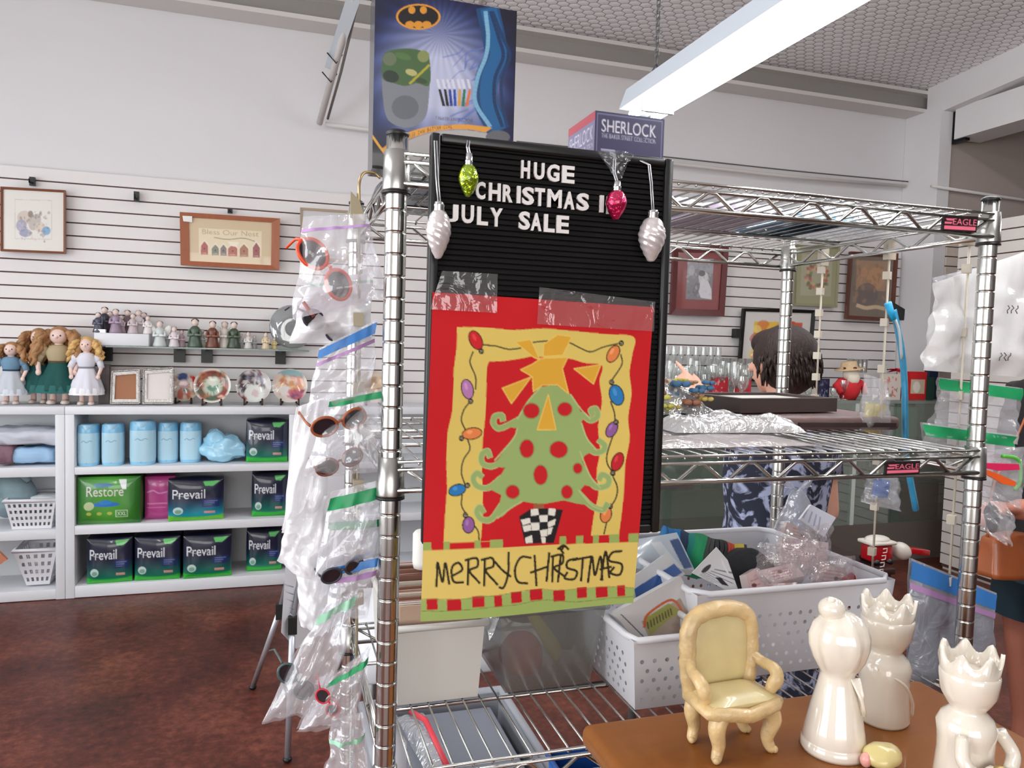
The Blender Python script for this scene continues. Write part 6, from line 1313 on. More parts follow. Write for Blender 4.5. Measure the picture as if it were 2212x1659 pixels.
zipbag('clear zip bag with a narrow green closure holding red framed glasses', [(716, 1462), (800, 1396), (768, 1560), (640, 1575)], .885, [('green', .12, .22)], fat=.02, seed=13, lump=.014)
zipbag('lowest clear zip bag on the strip, reaching below the picture edge', [(716, 1556), (782, 1536), (800, 1690), (700, 1690)], .89, [('pale_green', .3, .36)], fat=.016, seed=14, lump=.014)
specs('pair of bright orange wraparound glasses in the top bag', at(706, 582, .895), .088, (0, .8, .35), (226, 74, 36), True, .6, .25)
specs('dark wire framed glasses with a red temple in the milky bag', at(702, 705, .93), .062, (.2, .45, .5), (62, 60, 72))
b = MB(); b.tube([at(655, 652, .92), at(678, 684, .92)], .0022, 7); tag(b.build('glasses_temple', M('red_temple', (178, 72, 52), .3)), 'single red glasses arm poking up at the edge of the milky bag', 'glasses')
specs('brown tortoiseshell glasses in the green closure bag', at(735, 915, .90), .07, (.3, -.25, .2), (158, 84, 50))
specs('dark brown glasses at the bottom of the tortoiseshell bag', at(735, 1000, .90), .06, (.2, -.35, .1), (116, 58, 44))
specs('dark grey glasses in the swinging bag near the bottom', at(640, 1475, .893), .06, (.1, .9, .3), (66, 84, 86))
specs('small red framed glasses in the bottom bag', at(708, 1520, .872), .042, (.2, 1.0, .2), (206, 40, 60), True)
specs('black glasses in the bag with the blue and lilac closure', at(742, 1235, .90), .055, (.2, -.3, .2), (50, 54, 60))

# ------------------------------------------------------------------ strips and bags at the far end of the rack
RX = 1.05
def xat(px, py, X_=RX): return atx(px, py, X_)
for k, (p0, p1_, lb_t) in enumerate((((1778, 560), (1742, 880), 'cream clip strip hanging from the far side of the top shelf'), ((1922, 545), (1848, 1225), 'long cream clip strip beside the blue patterned sleeve'), ((2092, 520), (2018, 1440), 'cream clip strip hanging beside the near chrome post'))):
    a = xat(*p0); e = xat(*p1_); a = a if k < 2 else V(RX, .94, 1.69); e = V(a.x, a.y, e.z); STY = a.y if k == 1 else (STY if k else 0)
    r_ = thing('clip_strip', lb_t, 'strip', a, 0, 'clip strips on the far side of the rack')
    b = MB(); b.tube([a, e], .0033, 8, flat=.6); b.build('strip', M('cream_strip', (206, 196, 178), .5), r_)
    n_ = 7
    for j in range(n_): q = a.lerp(e, (j+.5)/n_); b = MB(); b.box(q+V(-.003, 0, 0), (.012, .012, .014), (0, 0, .5)); b.build('clip', MATS['cream_strip'], r_)
    b = MB(); b.box(a+V(0, 0, .004), (.018, .012, .035)); b.build('hanger', MATS['cream_strip'], r_)
GR = 'zip bags at the far end of the rack'
YB = .925
def rb(label, px, Y, zips, **k): return zipbag(label, px, Y, zips, grp=GR, **k)
rb('large shiny silver-white bag at the top, behind the chrome post', [(2018, 612), (2225, 540), (2212, 815), (1998, 800)], .955, [], mat=FILM('silver_white_film', (255, 255, 255), .12, .16, .3, .62, .15), fat=.02, seed=21, lump=.014)
rb('clear bag folded over the top of the silver-white bag', [(2016, 600), (2120, 575), (2112, 640), (2030, 650)], .975, [], fat=.006, seed=22)
rb('clear zip bag with a green closure below the silver-white bag', [(2027, 815), (2206, 838), (2196, 960), (2016, 930)], .945, [('green', .02, .22)], fat=.012, seed=23)
rb('clear zip bag with a second green closure, level with the middle shelf', [(1990, 912), (2196, 940), (2180, 1010), (1990, 990)], .935, [('green', .05, .36)], fat=.01, seed=24)
rb('clear bag holding bright plastic scrapers', [(2108, 975), (2212, 965), (2206, 1100), (2100, 1050)], .93, [], fat=.012, seed=25)
rb('clear bag with a dark grey item below the scrapers', [(2100, 1040), (2172, 1075), (2178, 1180), (2108, 1130)], .93, [], fat=.02, seed=26, lump=.014)
rb('large grey zip bag with a blue and purple closure at the bottom', [(1966, 1205), (2150, 1280), (2136, 1510), (1960, 1480)], .94, [('blue', .02, .16), ('lilac', .19, .24)], mat=FILM('grey_zip_film', (176, 180, 190), .25, .2, .35, .6, .3), fat=.014, seed=27)
cols = M('grey_felt_marker', (96, 92, 90), .7)
for px, py, t in ((2186, 668, 'ZR'), (2170, 770, 'EQ')):
    b = MB(); g = np.random.default_rng(px)
    for k in range(3):
        c0 = at(px-8+9*k, py, .93); b.tube([c0+V(.004*g.uniform(-1, 1), 0, .006), c0+V(.003, 0, .002), c0+V(-.002, 0, -.002), c0+V(.003*g.uniform(-1, 1), 0, -.007)], .0008, 4)
    q = b.build('pen_marks', cols); tag(q, 'grey pen scribble on the '+('upper' if py < 700 else 'lower')+' half of the silver-white bag', 'marking')
# bright plastic scrapers
for lb_t, pts, col in (('hot pink plastic scraper in the clear bag', [(2112, 1000), (2140, 1000), (2196, 1002), (2198, 1014), (2150, 1016), (2112, 1008)], (226, 40, 96)), ('orange plastic scraper in the clear bag', [(2115, 1010), (2150, 1022), (2190, 1040), (2188, 1050), (2160, 1044), (2118, 1018)], (240, 100, 40))):
    b = MB(); b.poly([at(*q, .918) for q in pts], V(0, -.004, 0)); tag(b.build('scraper', M('scraper_%d' % col[1], col, .35)), lb_t, 'scraper')
b = MB(); b.tube(sp3([at(2165, 985, .924), at(2195, 990, .924), at(2204, 1010, .924), at(2202, 1045, .924), at(2190, 1058, .924)], 5), .003, 8); tag(b.build('scraper', M('lime_plastic', (90, 190, 70), .35)), 'lime green scraper handle around the pink and orange ones', 'scraper')
b = MB(); b.ball(at(2142, 1118, .93), (.014, .008, .026), 14, 10, (0, -.3, 0)); b.jitter(.003, 60); tag(b.build('dark_pouch', M('dark_grey_pouch', (64, 64, 68), .6)), 'dark grey pouch inside the clear bag below the scrapers', 'pouch')
# blue patterned sleeve and yellow packet seen through the rack
r_ = thing('umbrella_sleeve', 'long bright blue patterned sleeve with a black end hanging past the rack', 'sleeve', at(1940, 655, STY)); SYY = STY+.004
bl = M('blue_print_sleeve', (54, 160, 206), .3, var=.4, vscale=60, coat=.5)
b = MB(); b.tube(sp3([at(1930, 668, SYY), at(1937, 700, SYY), at(1948, 760, SYY), at(1954, 830, SYY), at(1955, 900, SYY), at(1958, 985, SYY), at(1978, 1100, SYY)], 6), [.0115]*37, 14, flat=.5); b.build('sleeve', bl, r_)
b = MB(); b.tube(sp3([at(1934, 690, SYY-.008), at(1943, 720, SYY-.010), at(1948, 775, SYY-.010)], 5), .005, 8, flat=.5); b.build('clear_panel', M('pale_panel', (200, 206, 208), .3), r_)
b = MB(); b.poly([at(1925, 650, SYY-.006), at(1955, 668, SYY-.006), at(1953, 692, SYY-.006), at(1938, 690, SYY-.006)], V(0, .012, 0)); b.build('end_flap', black, r_)
b = MB(); b.tube([at(1918, 655, SYY-.01), at(1930, 690, SYY-.01)], [.011, .008], 10, flat=.6); b.build('tip', M('sky_blue_plastic', (30, 170, 222), .35), r_)
rb('clear domed bag with a yellow insert hanging inside the far end of the rack', [(1868, 808), (1918, 822), (1922, 940), (1850, 935)], STY, [], fat=.012, seed=31)
b = MB(); b.box(at(1888, 905, STY), (.045, .004, .056), (0, .08, .1)); tag(b.build('insert_card', M('yellow_card', (214, 200, 110), .6)), 'yellow insert card inside the domed clear bag', 'card')
rb('clear bag with a bright blue item hanging under the middle shelf', [(1872, 1030), (1940, 1032), (1945, 1105), (1862, 1085)], STY, [], fat=.012, seed=32)
b = MB(); b.box(at(1903, 1055, STY), (.036, .006, .034), (0, .1, 0), .004); tag(b.build('blue_item', M('royal_blue_plastic', (52, 110, 190), .4)), 'bright blue pouch in the bag under the middle shelf', 'pouch')
# ------------------------------------------------------------------ glass counter along the back wall, right of the rack
KY0, KY1 = 4.34, 4.78; KZ = at(1800, 865, KY0).z; KX0, KX1 = 2.0, 4.86
glc = FILM('counter_glass', (206, 222, 214), .8, .04, .35, .35); kfr = M('pale_grey_counter', (190, 196, 190), .4)
ct = thing('glass_counter', 'long glass display counter with lit shelves along the back wall', 'counter', ((KX0+KX1)/2, KY1, 0))
MB().bb((KX0, KY0, KZ-.012), (KX1, KY1, KZ)).build('top_glass', glc, ct)
b = MB(); b.bb((KX0, KY0-.003, KZ-.02), (KX1, KY0, KZ)); b.build('top_edge', M('counter_edge', (120, 128, 122), .3), ct)
MB().bb((KX0, KY0+.004, .28), (KX1, KY0+.01, KZ-.02)).build('front_glass', glc, ct)
MB().bb((KX0, KY1-.02, .28), (KX1, KY1, KZ-.012)).build('back_panel', M('counter_back', (170, 176, 164), .6), ct)
for x in (KX0, (KX0*2+KX1)/3, (KX0+2*KX1)/3, KX1-.03): MB().bb((x, KY0, .28), (x+.03, KY0+.03, KZ-.02)).build('post', kfr, ct)
MB().bb((KX0, KY0, .001), (KX1, KY1, .28)).build('base', M('counter_base', (92, 84, 78), .5), ct)
KS = [.86, .56]
for z in KS: MB().bb((KX0+.03, KY0+.05, z-.008), (KX1-.03, KY1-.02, z)).build('shelf_glass', glc, ct)
# glass wall shelf behind with rows of stemware
SZ = at(1560, 862, 4.62).z
def kx(px, y): return at(px, 850, y).x
# stemware -------------------------------------------------------------
gls = FILM('drinking_glass', (240, 244, 242), .82, .05, .7, .45)
PROF = {'wine': [(.03, 0), (.03, .003), (.005, .008), (.0035, .03), (.0035, .075), (.014, .085), (.03, .105), (.034, .13), (.031, .16)], 'flute': [(.028, 0), (.028, .003), (.004, .008), (.0035, .06), (.012, .075), (.021, .1), (.022, .15), (.019, .19)], 'tumbler': [(.026, 0), (.027, .005), (.03, .10), (.028, .10), (.025, .008)], 'goblet': [(.033, 0), (.033, .003), (.006, .01), (.005, .04), (.02, .052), (.036, .085), (.037, .11), (.035, .13)]}
PG = {}
def stem(kind, x, y, z, s, label, group):
    if kind not in PG: PG[kind] = MB().lathe(PROF[kind], 14, caps=False).build(kind+'_glass', gls); o = PG[kind]
    else: o = PG[kind].copy(); COL.objects.link(o)
    o.location = (x, y, z); o.scale = (s, s, s); return tag(o, label, 'glass', group)
n_ = 0
for r_i, (y, zf, s) in enumerate(((4.42, KZ+.001, 1.25), (4.52, KZ+.001, 1.3), (4.62, KZ+.001, 1.35))):
    for k in range(11):
        px = 1428+17.5*k+5*r_i
        if r_i == 0 and 4 <= k <= 8: continue
        stem(('wine', 'flute', 'goblet', 'wine')[(k+r_i) % 4], kx(px, y), y, zf, s*(1+.06*math.sin(k*2.3)), 'clear stemmed glass in the crowded rows on the counter', 'clear stemware rows')
sh = thing('glass_shelf', 'clear glass shelf of flutes above the stemware rows', 'shelf', (kx(1520, 4.9), WY, at(1500, 806, 4.86).z)); z_ = at(1500, 808, 4.86).z
x0, x1 = kx(1400, 4.9), kx(1650, 4.9)
MB().bb((x0, 4.80, z_-.008), (x1, WY-.012, z_)).build('glass', glc, sh)
for px in (1440, 1620): x = kx(px, 5.0); MB().bb((x-.012, 4.84, z_-.03), (x+.012, WY-.016, z_-.009)).build('bracket', black, sh)
for k in range(14): stem(('flute', 'tumbler')[k > 8], kx(1420+16*k, 4.9), 4.9, z_+.001, 1.05 if k <= 8 else 1.2, 'clear glass in the row on the upper glass shelf', 'glasses on the upper shelf')
for k in range(4): stem('tumbler', kx(1835+9*k, 4.6), 4.6, KZ+.19, 1.0, 'small clear tumbler stacked above the straw hat figure', 'tumblers over the straw hat')
# red cards among the glasses
def kbox(name, label, cat, px0, px1, y, py1, col, d=.05, z=None, rough=.5, art=None):
    x0, x1 = kx(px0, y), kx(px1, y); z = KZ+.001 if z is None else z; zt_ = at((px0+px1)/2, py1, y).z; b = MB()
    if art: b.art(art, quadpos((x0, y, zt_), (x1, y, zt_), (x1, y, z), (x0, y, z)))
    b.ink(col); b.bb((x0, y+.001, z), (x1, y+d, zt_)); return tag(b.build(name, PAINT(rough)), label, cat)
def redcv(c, bits):
    cv = Cv(40, 40, c); cv.blotch(bits, 26, .02, .08, 7, (.1, .1, .9, .9), .7); return cv
kbox('red_card_box', 'red printed box behind the stemware, nearer the pointing hand', 'box', 1538, 1572, 4.50, 815, (196, 40, 52), .04, art=redcv((200, 44, 56), [(226, 190, 186), (150, 30, 40)]))
kbox('red_card_box', 'red printed box behind the stemware, beside the woman', 'box', 1590, 1622, 4.50, 818, (190, 44, 58), .04, art=redcv((196, 50, 62), [(226, 190, 186), (150, 30, 40)]))
kbox('navy_card', 'small navy boxed card standing on the counter past the woman', 'card', 1766, 1791, 4.45, 818, (24, 28, 58), .01, art=redcv((26, 30, 60), [(90, 96, 130), (150, 150, 170)]))
kbox('white_carton', 'white slim carton beside the navy card', 'box', 1752, 1765, 4.45, 822, (206, 200, 192))
kbox('window_box', 'red gift box with a clear window showing a pale figure', 'box', 1962, 2000, 4.45, 803, (206, 36, 36), .06, art=(lambda c: (c.rect(.12, .28, .9, .78, (206, 186, 160)), c.ell(.45, .55, .2, .2, (232, 226, 214)), c)[-1])(Cv(40, 50, (204, 34, 38))))
kbox('green_carton', 'dark green carton next to the red gift box', 'box', 2001, 2018, 4.45, 815, (24, 66, 54))
kbox('navy_bottle_box', 'tall navy box standing against the wall near the jog', 'box', 2006, 2024, 4.52, 745, (22, 40, 76))
kbox('white_planter', 'white square planter on the counter behind the blue sleeve', 'planter', 1935, 1985, 4.36, 880, (206, 204, 196), .04, z=KS[0]+.001)
# holiday figure with a red plaid top and straw hat, poinsettia
p = V(kx(1832, 4.42), 4.42, KZ+.001); r_ = thing('holiday_figure', 'stuffed holiday figure in a red plaid top with a white beard and straw hat', 'figure', p)
b = MB(); b.ink((196, 36, 44)); b.lathe([(.001, 0), (.05, 0), (.075, .05), (.085, .1), (.06, .145), (.001, .15)], 18, p); b.ink((226, 190, 186)); b.jitter(.003, 30)
for s in (-1, 1): b.ink((196, 36, 44)); b.tube([p+V(s*.06, 0, .13), p+V(s*.12, -.02, .10), p+V(s*.10, -.05, .05)], [.032, .028, .022], 9)
b.build('body', PAINT(.85), r_)
b = MB(); b.ball(p+V(0, -.02, .18), (.06, .05, .055), 16, 10); b.ball(p+V(0, -.045, .15), (.05, .03, .05), 14, 9); b.jitter(.006, 40); b.build('beard', M('fleece_white', (226, 218, 200), .9), r_)
b = MB(); b.lathe([(.001, .06), (.05, .055), (.06, .01), (.10, .0), (.10, .006), (.001, .006)], 20, p+V(0, 0, .215), (0, -.15, 0)); b.build('straw_hat', M('straw', (206, 178, 140), .8, var=.2, vscale=60), r_)
b = MB(); b.tube([p+V(-.06, -.01, .222), p+V(0, -.062, .226), p+V(.06, -.01, .215)], .01, 8); b.build('hat_band', M('dark_band', (86, 40, 36), .7), r_)
p = V(kx(1935, 4.5), 4.5, KZ+.001); r_ = thing('poinsettia', 'red artificial poinsettia in a dark pot behind the blue sleeve', 'plant', p)
b = MB(); b.lathe([(.001, 0), (.035, 0), (.045, .09), (.001, .09)], 14, p); b.build('pot', M('dark_pot', (60, 40, 38), .6), r_)
for cl_, rr, zz, c in (('petals', .07, .21, (200, 26, 44)), ('leaves', .075, .15, (30, 70, 44))):
    b = MB()
    for k in range(9):
        a_ = k*.7; d = V(math.cos(a_), math.sin(a_), .25*math.sin(k*1.7)); q = p+V(0, 0, zz); s_ = V(-d.y, d.x, 0)*.02
        b.add([q, q+d*rr*.5+s_+V(0, 0, .012), q+d*rr, q+d*rr*.5-s_+V(0, 0, .012)], [(0, 1, 2, 3)], False)
    b.tube([p+V(0, 0, .09), p+V(0, 0, zz)], .004, 6); b.build(cl_, M('foil_'+cl_, c, .6), r_)
kbox('poinsettia_card', 'pale card with red flowers on the counter beside the straw hat figure', 'card', 1900, 1945, 4.40, 808, (206, 196, 186), .01, art=redcv((206, 196, 186), [(200, 50, 50), (190, 30, 40), (60, 90, 60)]))
for k, (px, h, c) in enumerate(((1745, .09, 0), (1752, .12, 1), (1800, .08, 0), (1812, .1, 1), (1822, .14, 0))): stem(('goblet', 'wine')[c], kx(px, 4.40), 4.40, KZ+.001, h/.13, 'clear stemmed glass among the holiday pieces', 'glasses among the holiday pieces')
# stock on the shelves inside the counter, seen under the middle rack shelf
kbox('red_folder', 'flat dark red panel standing on the counter shelf by the letter board', 'panel', 1416, 1508, 4.44, 1046, (132, 20, 30), .02, z=KS[1]+.001)
stock = [('olive_jar', 'olive green ribbed glass jar inside the counter', 1800, .17, .24, (96, 92, 64)), ('olive_jar', 'dark olive glass jar inside the counter, half behind a clip strip', 1838, .10, .20, (70, 64, 44)), ('gold_box', 'gold flecked lantern inside the counter', 1868, .09, .2, (120, 92, 44)), ('brown_crock', 'brown crock inside the counter near the woman', 1745, .1, .2, (92, 84, 66)), ('green_vase', 'grey green vase inside the counter by the red panel', 1540, .12, .26, (146, 154, 136))]
for nm, lb_t, px, w, h, c in stock:
    p = V(kx(px, 4.5), 4.5, KS[1]+.001); b = MB(); b.ink(c); b.lathe([(.001, 0), (w*.4, 0), (w*.5, h*.1), (w*.52, h*.5), (w*.36, h*.8), (w*.3, h*.86), (w*.36, h), (w*.3, h), (.001, h*.4)], 18, p, fr=lambda A_, i, q, z: (q*(1+.03*math.sin(10*A_)), z)); tag(b.build(nm, PAINT(.25, .6)), lb_t, 'jar')
# arched frame with two photos, red tin, red mug and a toy on the lower shelf
p = V(kx(1920, 4.42), 4.42, KS[1]+.001); r_ = thing('arched_frame', 'tan arched double picture frame inside the counter', 'picture', p)
for s, art_c in ((-1, [(180, 90, 60), (60, 40, 50), (220, 190, 160)]), (1, [(60, 56, 90), (120, 100, 120), (40, 40, 60)])):
    cv = Cv(40, 50, (110, 90, 90)); cv.blotch(art_c, 40, .04, .14, 3+s); X0 = p.x+s*.105
    b = MB(); b.art(cv, quadpos((X0-.08, 4.418, p.z+.25), (X0+.08, 4.418, p.z+.25), (X0+.08, 4.418, p.z+.03), (X0-.08, 4.418, p.z+.03))); b.build('picture', PAINT(.3), r_)
b = MB(); b.tube([p+V(-.2, 0, .006), p+V(-.2, 0, .24), p+V(-.12, 0, .28), p+V(0, 0, .27), p+V(.12, 0, .28), p+V(.2, 0, .24), p+V(.2, 0, .006)], .012, 8); b.tube([p+V(0, 0, .006), p+V(0, 0, .27)], .012, 8); b.tube([p+V(-.2, 0, .013), p+V(.2, 0, .013)], .012, 8); b.build('frame', M('tan_wood', (166, 126, 96), .5), r_)
kbox('red_tin', 'dark red square tin inside the counter past the arched frame', 'tin', 1985, 2040, 4.42, 1125, (120, 14, 20), .12, z=KS[1]+.001)
# pedestal in front of the counter with a red and white holiday train
pd = thing('display_table', 'dark display table with holiday pieces behind the rack', 'table', (2.35, 3.25, 0)); PZ = at(1920, 1215, 3.1).z
MB().bb((1.95, 3.0, PZ-.03), (3.0, 3.5, PZ), .004).build('tabletop', M('dark_mahogany', (52, 26, 24), .4), pd)
for x in (2.0, 2.95):
    for y in (3.05, 3.45): MB().bb((x-.025, y-.025, .001), (x+.025, y+.025, PZ-.03)).build('leg', MATS['dark_mahogany'], pd)
MB().bb((1.97, 3.01, .2), (2.98, 3.03, PZ-.03)).build('skirt', M('dark_skirt', (40, 22, 22), .8), pd)
def at31(px, py): return at(px, py, 3.1)
q = at31(1900, 1190); r_ = thing('toy_engine', 'red and white ceramic train engine on the dark display table', 'ornament', V(q.x, 3.12, PZ))
b = MB(); b.box((q.x, 3.12, PZ+.055), (.13, .09, .085), bev=.01); b.build('body', M('glossy_red', (176, 14, 26), .2, coat=.6), r_)
b = MB(); b.box((q.x-.0, 3.12, PZ+.108), (.16, .11, .02), bev=.008); b.ball((q.x, 3.12, PZ+.12), (.07, .05, .022)); b.build('snow_roof', M('snow_white', (226, 220, 210), .4), r_)
b = MB()
for s in (-1, 1): b.tube([(q.x+s*.04, 3.06, PZ+.014), (q.x+s*.04, 3.18, PZ+.014)], .0135, 12)
b.build('wheels', black, r_)
b = MB(); c = V(q.x+.16, 3.12, PZ+.05); b.ball(c, (.06, .045, .045), 16, 10, (0, .5, 0)); tag(b.build('white_bell', M('glossy_white', (222, 214, 204), .2, coat=.5)), 'white rounded ceramic piece beside the red train engine', 'ornament')
b = MB(); c = V(q.x+.26, 3.12, PZ+.045); b.box(c, (.13, .06, .03), (0, .15, 0), .004); b.build; tag(b.build('red_sled', MATS['glossy_red']), 'small red ornament with a flat top past the white ceramic piece', 'ornament')
cv = Cv(30, 60, (70, 24, 28)); 
b = MB(); a = at(1905, 1235, 2.99); lt = 'NOEL'
for k in range(5):
    c0 = at(1912-3*k, 1190+15*k, 2.985); b.tube([c0+V(-.012, 0, .01), c0+V(.012, 0, .012), c0+V(.01, 0, -.008), c0+V(-.012, 0, -.01)], .003, 5)
tag(b.build('white_ribbon', M('white_ribbon_cord', (214, 206, 200), .5)), 'white looped ribbon hanging down in front of the dark display table', 'ribbon')
# free-standing slatwall end panel past the rack
EX = 4.50
b = MB(); b.mi = 1; b.bb((EX, 2.2, .02), (EX+.012, 4.1, 2.40)); b.mi = 0; z = 2.40
while z > .1: b.bb((EX-.016, 2.2, z-.0677), (EX, 4.1, z)); z -= .0762
b.bb((EX+.012, 2.2, .001), (EX+.08, 4.1, 2.40))
tag(b.build('display_stand', [M('panel_board', (214, 208, 202), .5), slot]), 'free-standing slatwall display seen beyond the near chrome post', 'display stand')
b = MB(); b.bb((4.35, .9, 2.6), (4.55, 1.15, 4.0)); b.bb((4.36, .91, .001), (4.54, 1.14, 2.6)); tag(b.build('steel_column', M('grey_blue_column', (112, 118, 126), .5)), 'grey-blue steel column at the corner of the view', 'column')
# ------------------------------------------------------------------ people
def skin_mat(n_, c): return M(n_, c, .5, var=.06, vscale=30)
def fuse(mb, name, mat, parent, vox=.007, smooth=6):
    o = mb.build(name, mat, parent); md = o.modifiers.new('fuse', 'REMESH'); md.mode = 'VOXEL'; md.voxel_size = vox; md.use_smooth_shade = True
    sm = o.modifiers.new('soft', 'SMOOTH'); sm.iterations = smooth; sm.factor = .5; return o
def hand(b, w, d, n, L=.17, curl=(.1, 1.2, 1.3, 1.35), side=1, thumb=.6):
    # w wrist, d direction of the fingers, n back-of-hand normal ; index first
    d = d.normalized(); n = (n-d*n.dot(d)).normalized(); s = d.cross(n)*side; pl = L*.5
    b.tube([w-d*.01, w+d*pl*.4, w+d*pl*.8, w+d*pl], [.021, .03, .036, .033], 14, flat=.5) if False else None
    for k in range(9):
        t = k/8; b.ball(w+d*pl*t, (lambda r_: (r_, r_, r_))(.017+.004*t), 10, 7)
        for q in (-1, 1): b.ball(w+d*pl*t+s*q*(.008+.016*t), .013, 10, 7); b.ball(w+d*pl*t+s*q*(.004+.008*t), .0145, 10, 7)
    for k, (off, ln, r_) in enumerate(((.027, .46, .0085), (.009, .5, .009), (-.009, .47, .0086), (-.026, .37, .0076))):
        p = w+d*pl*(1.0-.03*k)+s*off; pts = [p-d*.02]; dd = d.copy(); a = curl[k]; ln = ln*L
        for sgm, f in ((.45, .55), (.32, 1.0), (.25, .8)):
            ax = s*(side); dd = (Matrix.Rotation(-a*f*.8*side*side, 3, s) @ dd) if True else dd
            p = p+dd*ln*sgm/1.02; pts.append(p.copy())
        b.tube(pts, [r_*1.1, r_*1.05, r_*.95, r_*.8], 9)
        b.ball(pts[-1], r_*.82, 9, 6)
        for q in pts[1:-1]: b.ball(q, r_*1.04, 9, 6)
    p = w+d*pl*.25+s*.022; dd = (d*.75+s*thumb-n*.25).normalized(); b.tube([p-dd*.01, p+dd*.03, p+dd*.03+(dd*.6+d*.6).normalized()*.03, p+dd*.03+(dd*.4+d*.8).normalized()*.052], [.013, .0115, .010, .007], 9); b.ball(p+dd*.03+(dd*.4+d*.8).normalized()*.052, .0072, 8, 6)
def person(label, base, H, f, sk, arms, cloth, head_turn=None, vox=.008):
    # base on the floor between the feet, H height, f facing (unit, horizontal)
    r = thing('person', label, 'person', base); f = f.normalized(); l = V(0, 0, 1).cross(f); u = V(0, 0, 1); B = base
    g = (head_turn or f).normalized(); gl_ = u.cross(g)
    P = lambda x, y, z: B+f*x*H+l*y*H+u*z*H          # fractions of the height
    b = MB(); hr = H/7.6/2
    hc = P(.012, 0, 1)-u*hr
    b.ball(hc+u*.012*H/1.6, (hr*.72, hr*.72, hr*.86), 20, 14); b.ball(hc-g*hr*.18+u*hr*.18, (hr*.78, hr*.78, hr*.78), 20, 14)
    b.ball(hc+g*hr*.30-u*hr*.32, (hr*.52, hr*.52, hr*.6), 16, 12); b.ball(hc+g*hr*.48-u*hr*.72, hr*.25, 12, 8)          # jaw, chin
    b.tube([hc+g*hr*.75+u*hr*.1, hc+g*hr*1.02-u*hr*.2], [hr*.10, hr*.16], 8); b.ball(hc+g*hr*1.0-u*hr*.2, hr*.15, 8, 6)      # nose
    b.ball(hc+g*hr*.76-u*hr*.5, (hr*.22, hr*.22, hr*.1), 10, 7); b.ball(hc+g*hr*.62+u*hr*.2, (hr*.4, hr*.4, hr*.14), 12, 8)  # mouth, brow
    for s in (-1, 1):
        e_ = hc+gl_*s*hr*.80-g*hr*.02-u*hr*.1; b.ball(e_, (hr*.14, hr*.14, hr*.28), 10, 8); b.ball(e_+gl_*s*hr*.1-g*hr*.1+u*hr*.08, (hr*.10, hr*.10, hr*.2), 8, 6)
    nk = P(-.012, 0, .815); b.tube([hc-g*hr*.2-u*hr*.4, P(-.005, 0, .85), nk], [hr*.52, hr*.5, hr*.62], 14)
    # torso
    for z, wx, wy, x in ((.80, .05, .085, -.01), (.765, .062, .105, -.008), (.72, .068, .10, 0), (.66, .066, .085, .004), (.61, .062, .078, .002), (.56, .068, .09, -.002), (.51, .072, .1, -.006), (.475, .068, .098, -.006)):
        for y in np.linspace(-wy*.62, wy*.62, 5): b.ball(P(x, y, z), wx*H*.92, 12, 8)
    hips = []
    for s in (-1, 1):
        b.tube([P(-.004, s*.052, .49), P(.004, s*.055, .39), P(.006, s*.056, .285), P(-.006, s*.056, .22), P(-.012, s*.056, .13), P(-.004, s*.056, .045)], [H*.056, H*.05, H*.034, H*.036, H*.028, H*.021], 14)
        b.ball(P(.006, s*.056, .285), H*.035, 12, 8)
        b.tube([P(-.018, s*.056, .024), P(.04, s*.058, .024), P(.085, s*.062, .016)], [H*.022, H*.02, H*.012], 10, flat=.8)
    for s, el, wr in arms:
        sh_ = P(-.01, s*.108, .795); b.ball(sh_, H*.036, 12, 9); b.tube([sh_, sh_.lerp(el, .5), el], [H*.034, H*.029, H*.023], 12); b.ball(el, H*.0235, 10, 7); b.tube([el, el.lerp(wr, .35), wr], [H*.024, H*.0235, H*.015], 12)
    return r, b, P, hc, hr, f, l, g, gl_
# woman looking at the glassware, pointing
hd_c = atd(1684, 786, 2.42); Hw = hd_c.z+.105
fw_dir = V(-.26, .97, 0); bw = V(hd_c.x-.0, hd_c.y-.02, .001)
el = at(1560, 1010, 2.0); wr = at(1515, 880, 2.12)
r_, b, P, hc, hr, f, l, g, gl_ = person('person with short dark hair in a navy and white patterned dress, pointing at the glassware', bw, Hw, fw_dir, None, [], None)
wl_arm = (1, V(bw.x-.12, bw.y-.16, 1.12), atd(1512, 872, 2.40))
sh_ = P(-.01, .108, .795); elb = atd(1588, 930, 2.36); wr = atd(1514, 868, 2.46)
tipd = (atd(1456, 800, 2.52)-wr)
b.ball(sh_, Hw*.036, 12, 9); b.tube([sh_, sh_.lerp(elb, .5), elb], [Hw*.034, Hw*.029, Hw*.024], 12); b.ball(elb, Hw*.024, 10, 7); b.tube([elb, elb.lerp(wr, .4), wr], [Hw*.024, Hw*.023, Hw*.0155], 12)
hand(b, wr, tipd, V(-.2, -1, .25), .17, (.04, 1.0, 1.1, 1.2), 1, .5)
sh2 = P(-.01, -.108, .795); el2 = P(-.02, -.14, .62); wr2 = P(.06, -.12, .50)
b.ball(sh2, Hw*.036, 12, 9); b.tube([sh2, el2], [Hw*.034, Hw*.024], 12); b.ball(el2, Hw*.024, 10, 7); b.tube([el2, wr2], [Hw*.024, Hw*.0155], 12); hand(b, wr2, V(.1, 0, -1)+f*.3, -l*-1, .17, (.3, .4, .5, .6), 1)
sk1 = skin_mat('fair_skin', (206, 156, 134)); fuse(b, 'body', sk1, r_, .006, 4)
hairm = M('dark_brown_hair', (40, 27, 23), .55, spec=.3, var=.5, vscale=70, bump=.5, bscale=160, stretch=(1, 1, .25))
b = MB(); b.ball(hc-g*hr*.26+V(0, 0, hr*.24), (hr*.98, hr*.98, hr*.96), 26, 18); b.ball(hc-g*hr*.45-V(0, 0, hr*.12), (hr*.82, hr*.82, hr*.86), 22, 16); b.ball(hc+g*hr*.15+V(0, 0, hr*.6), (hr*.74, hr*.74, hr*.48), 20, 14)
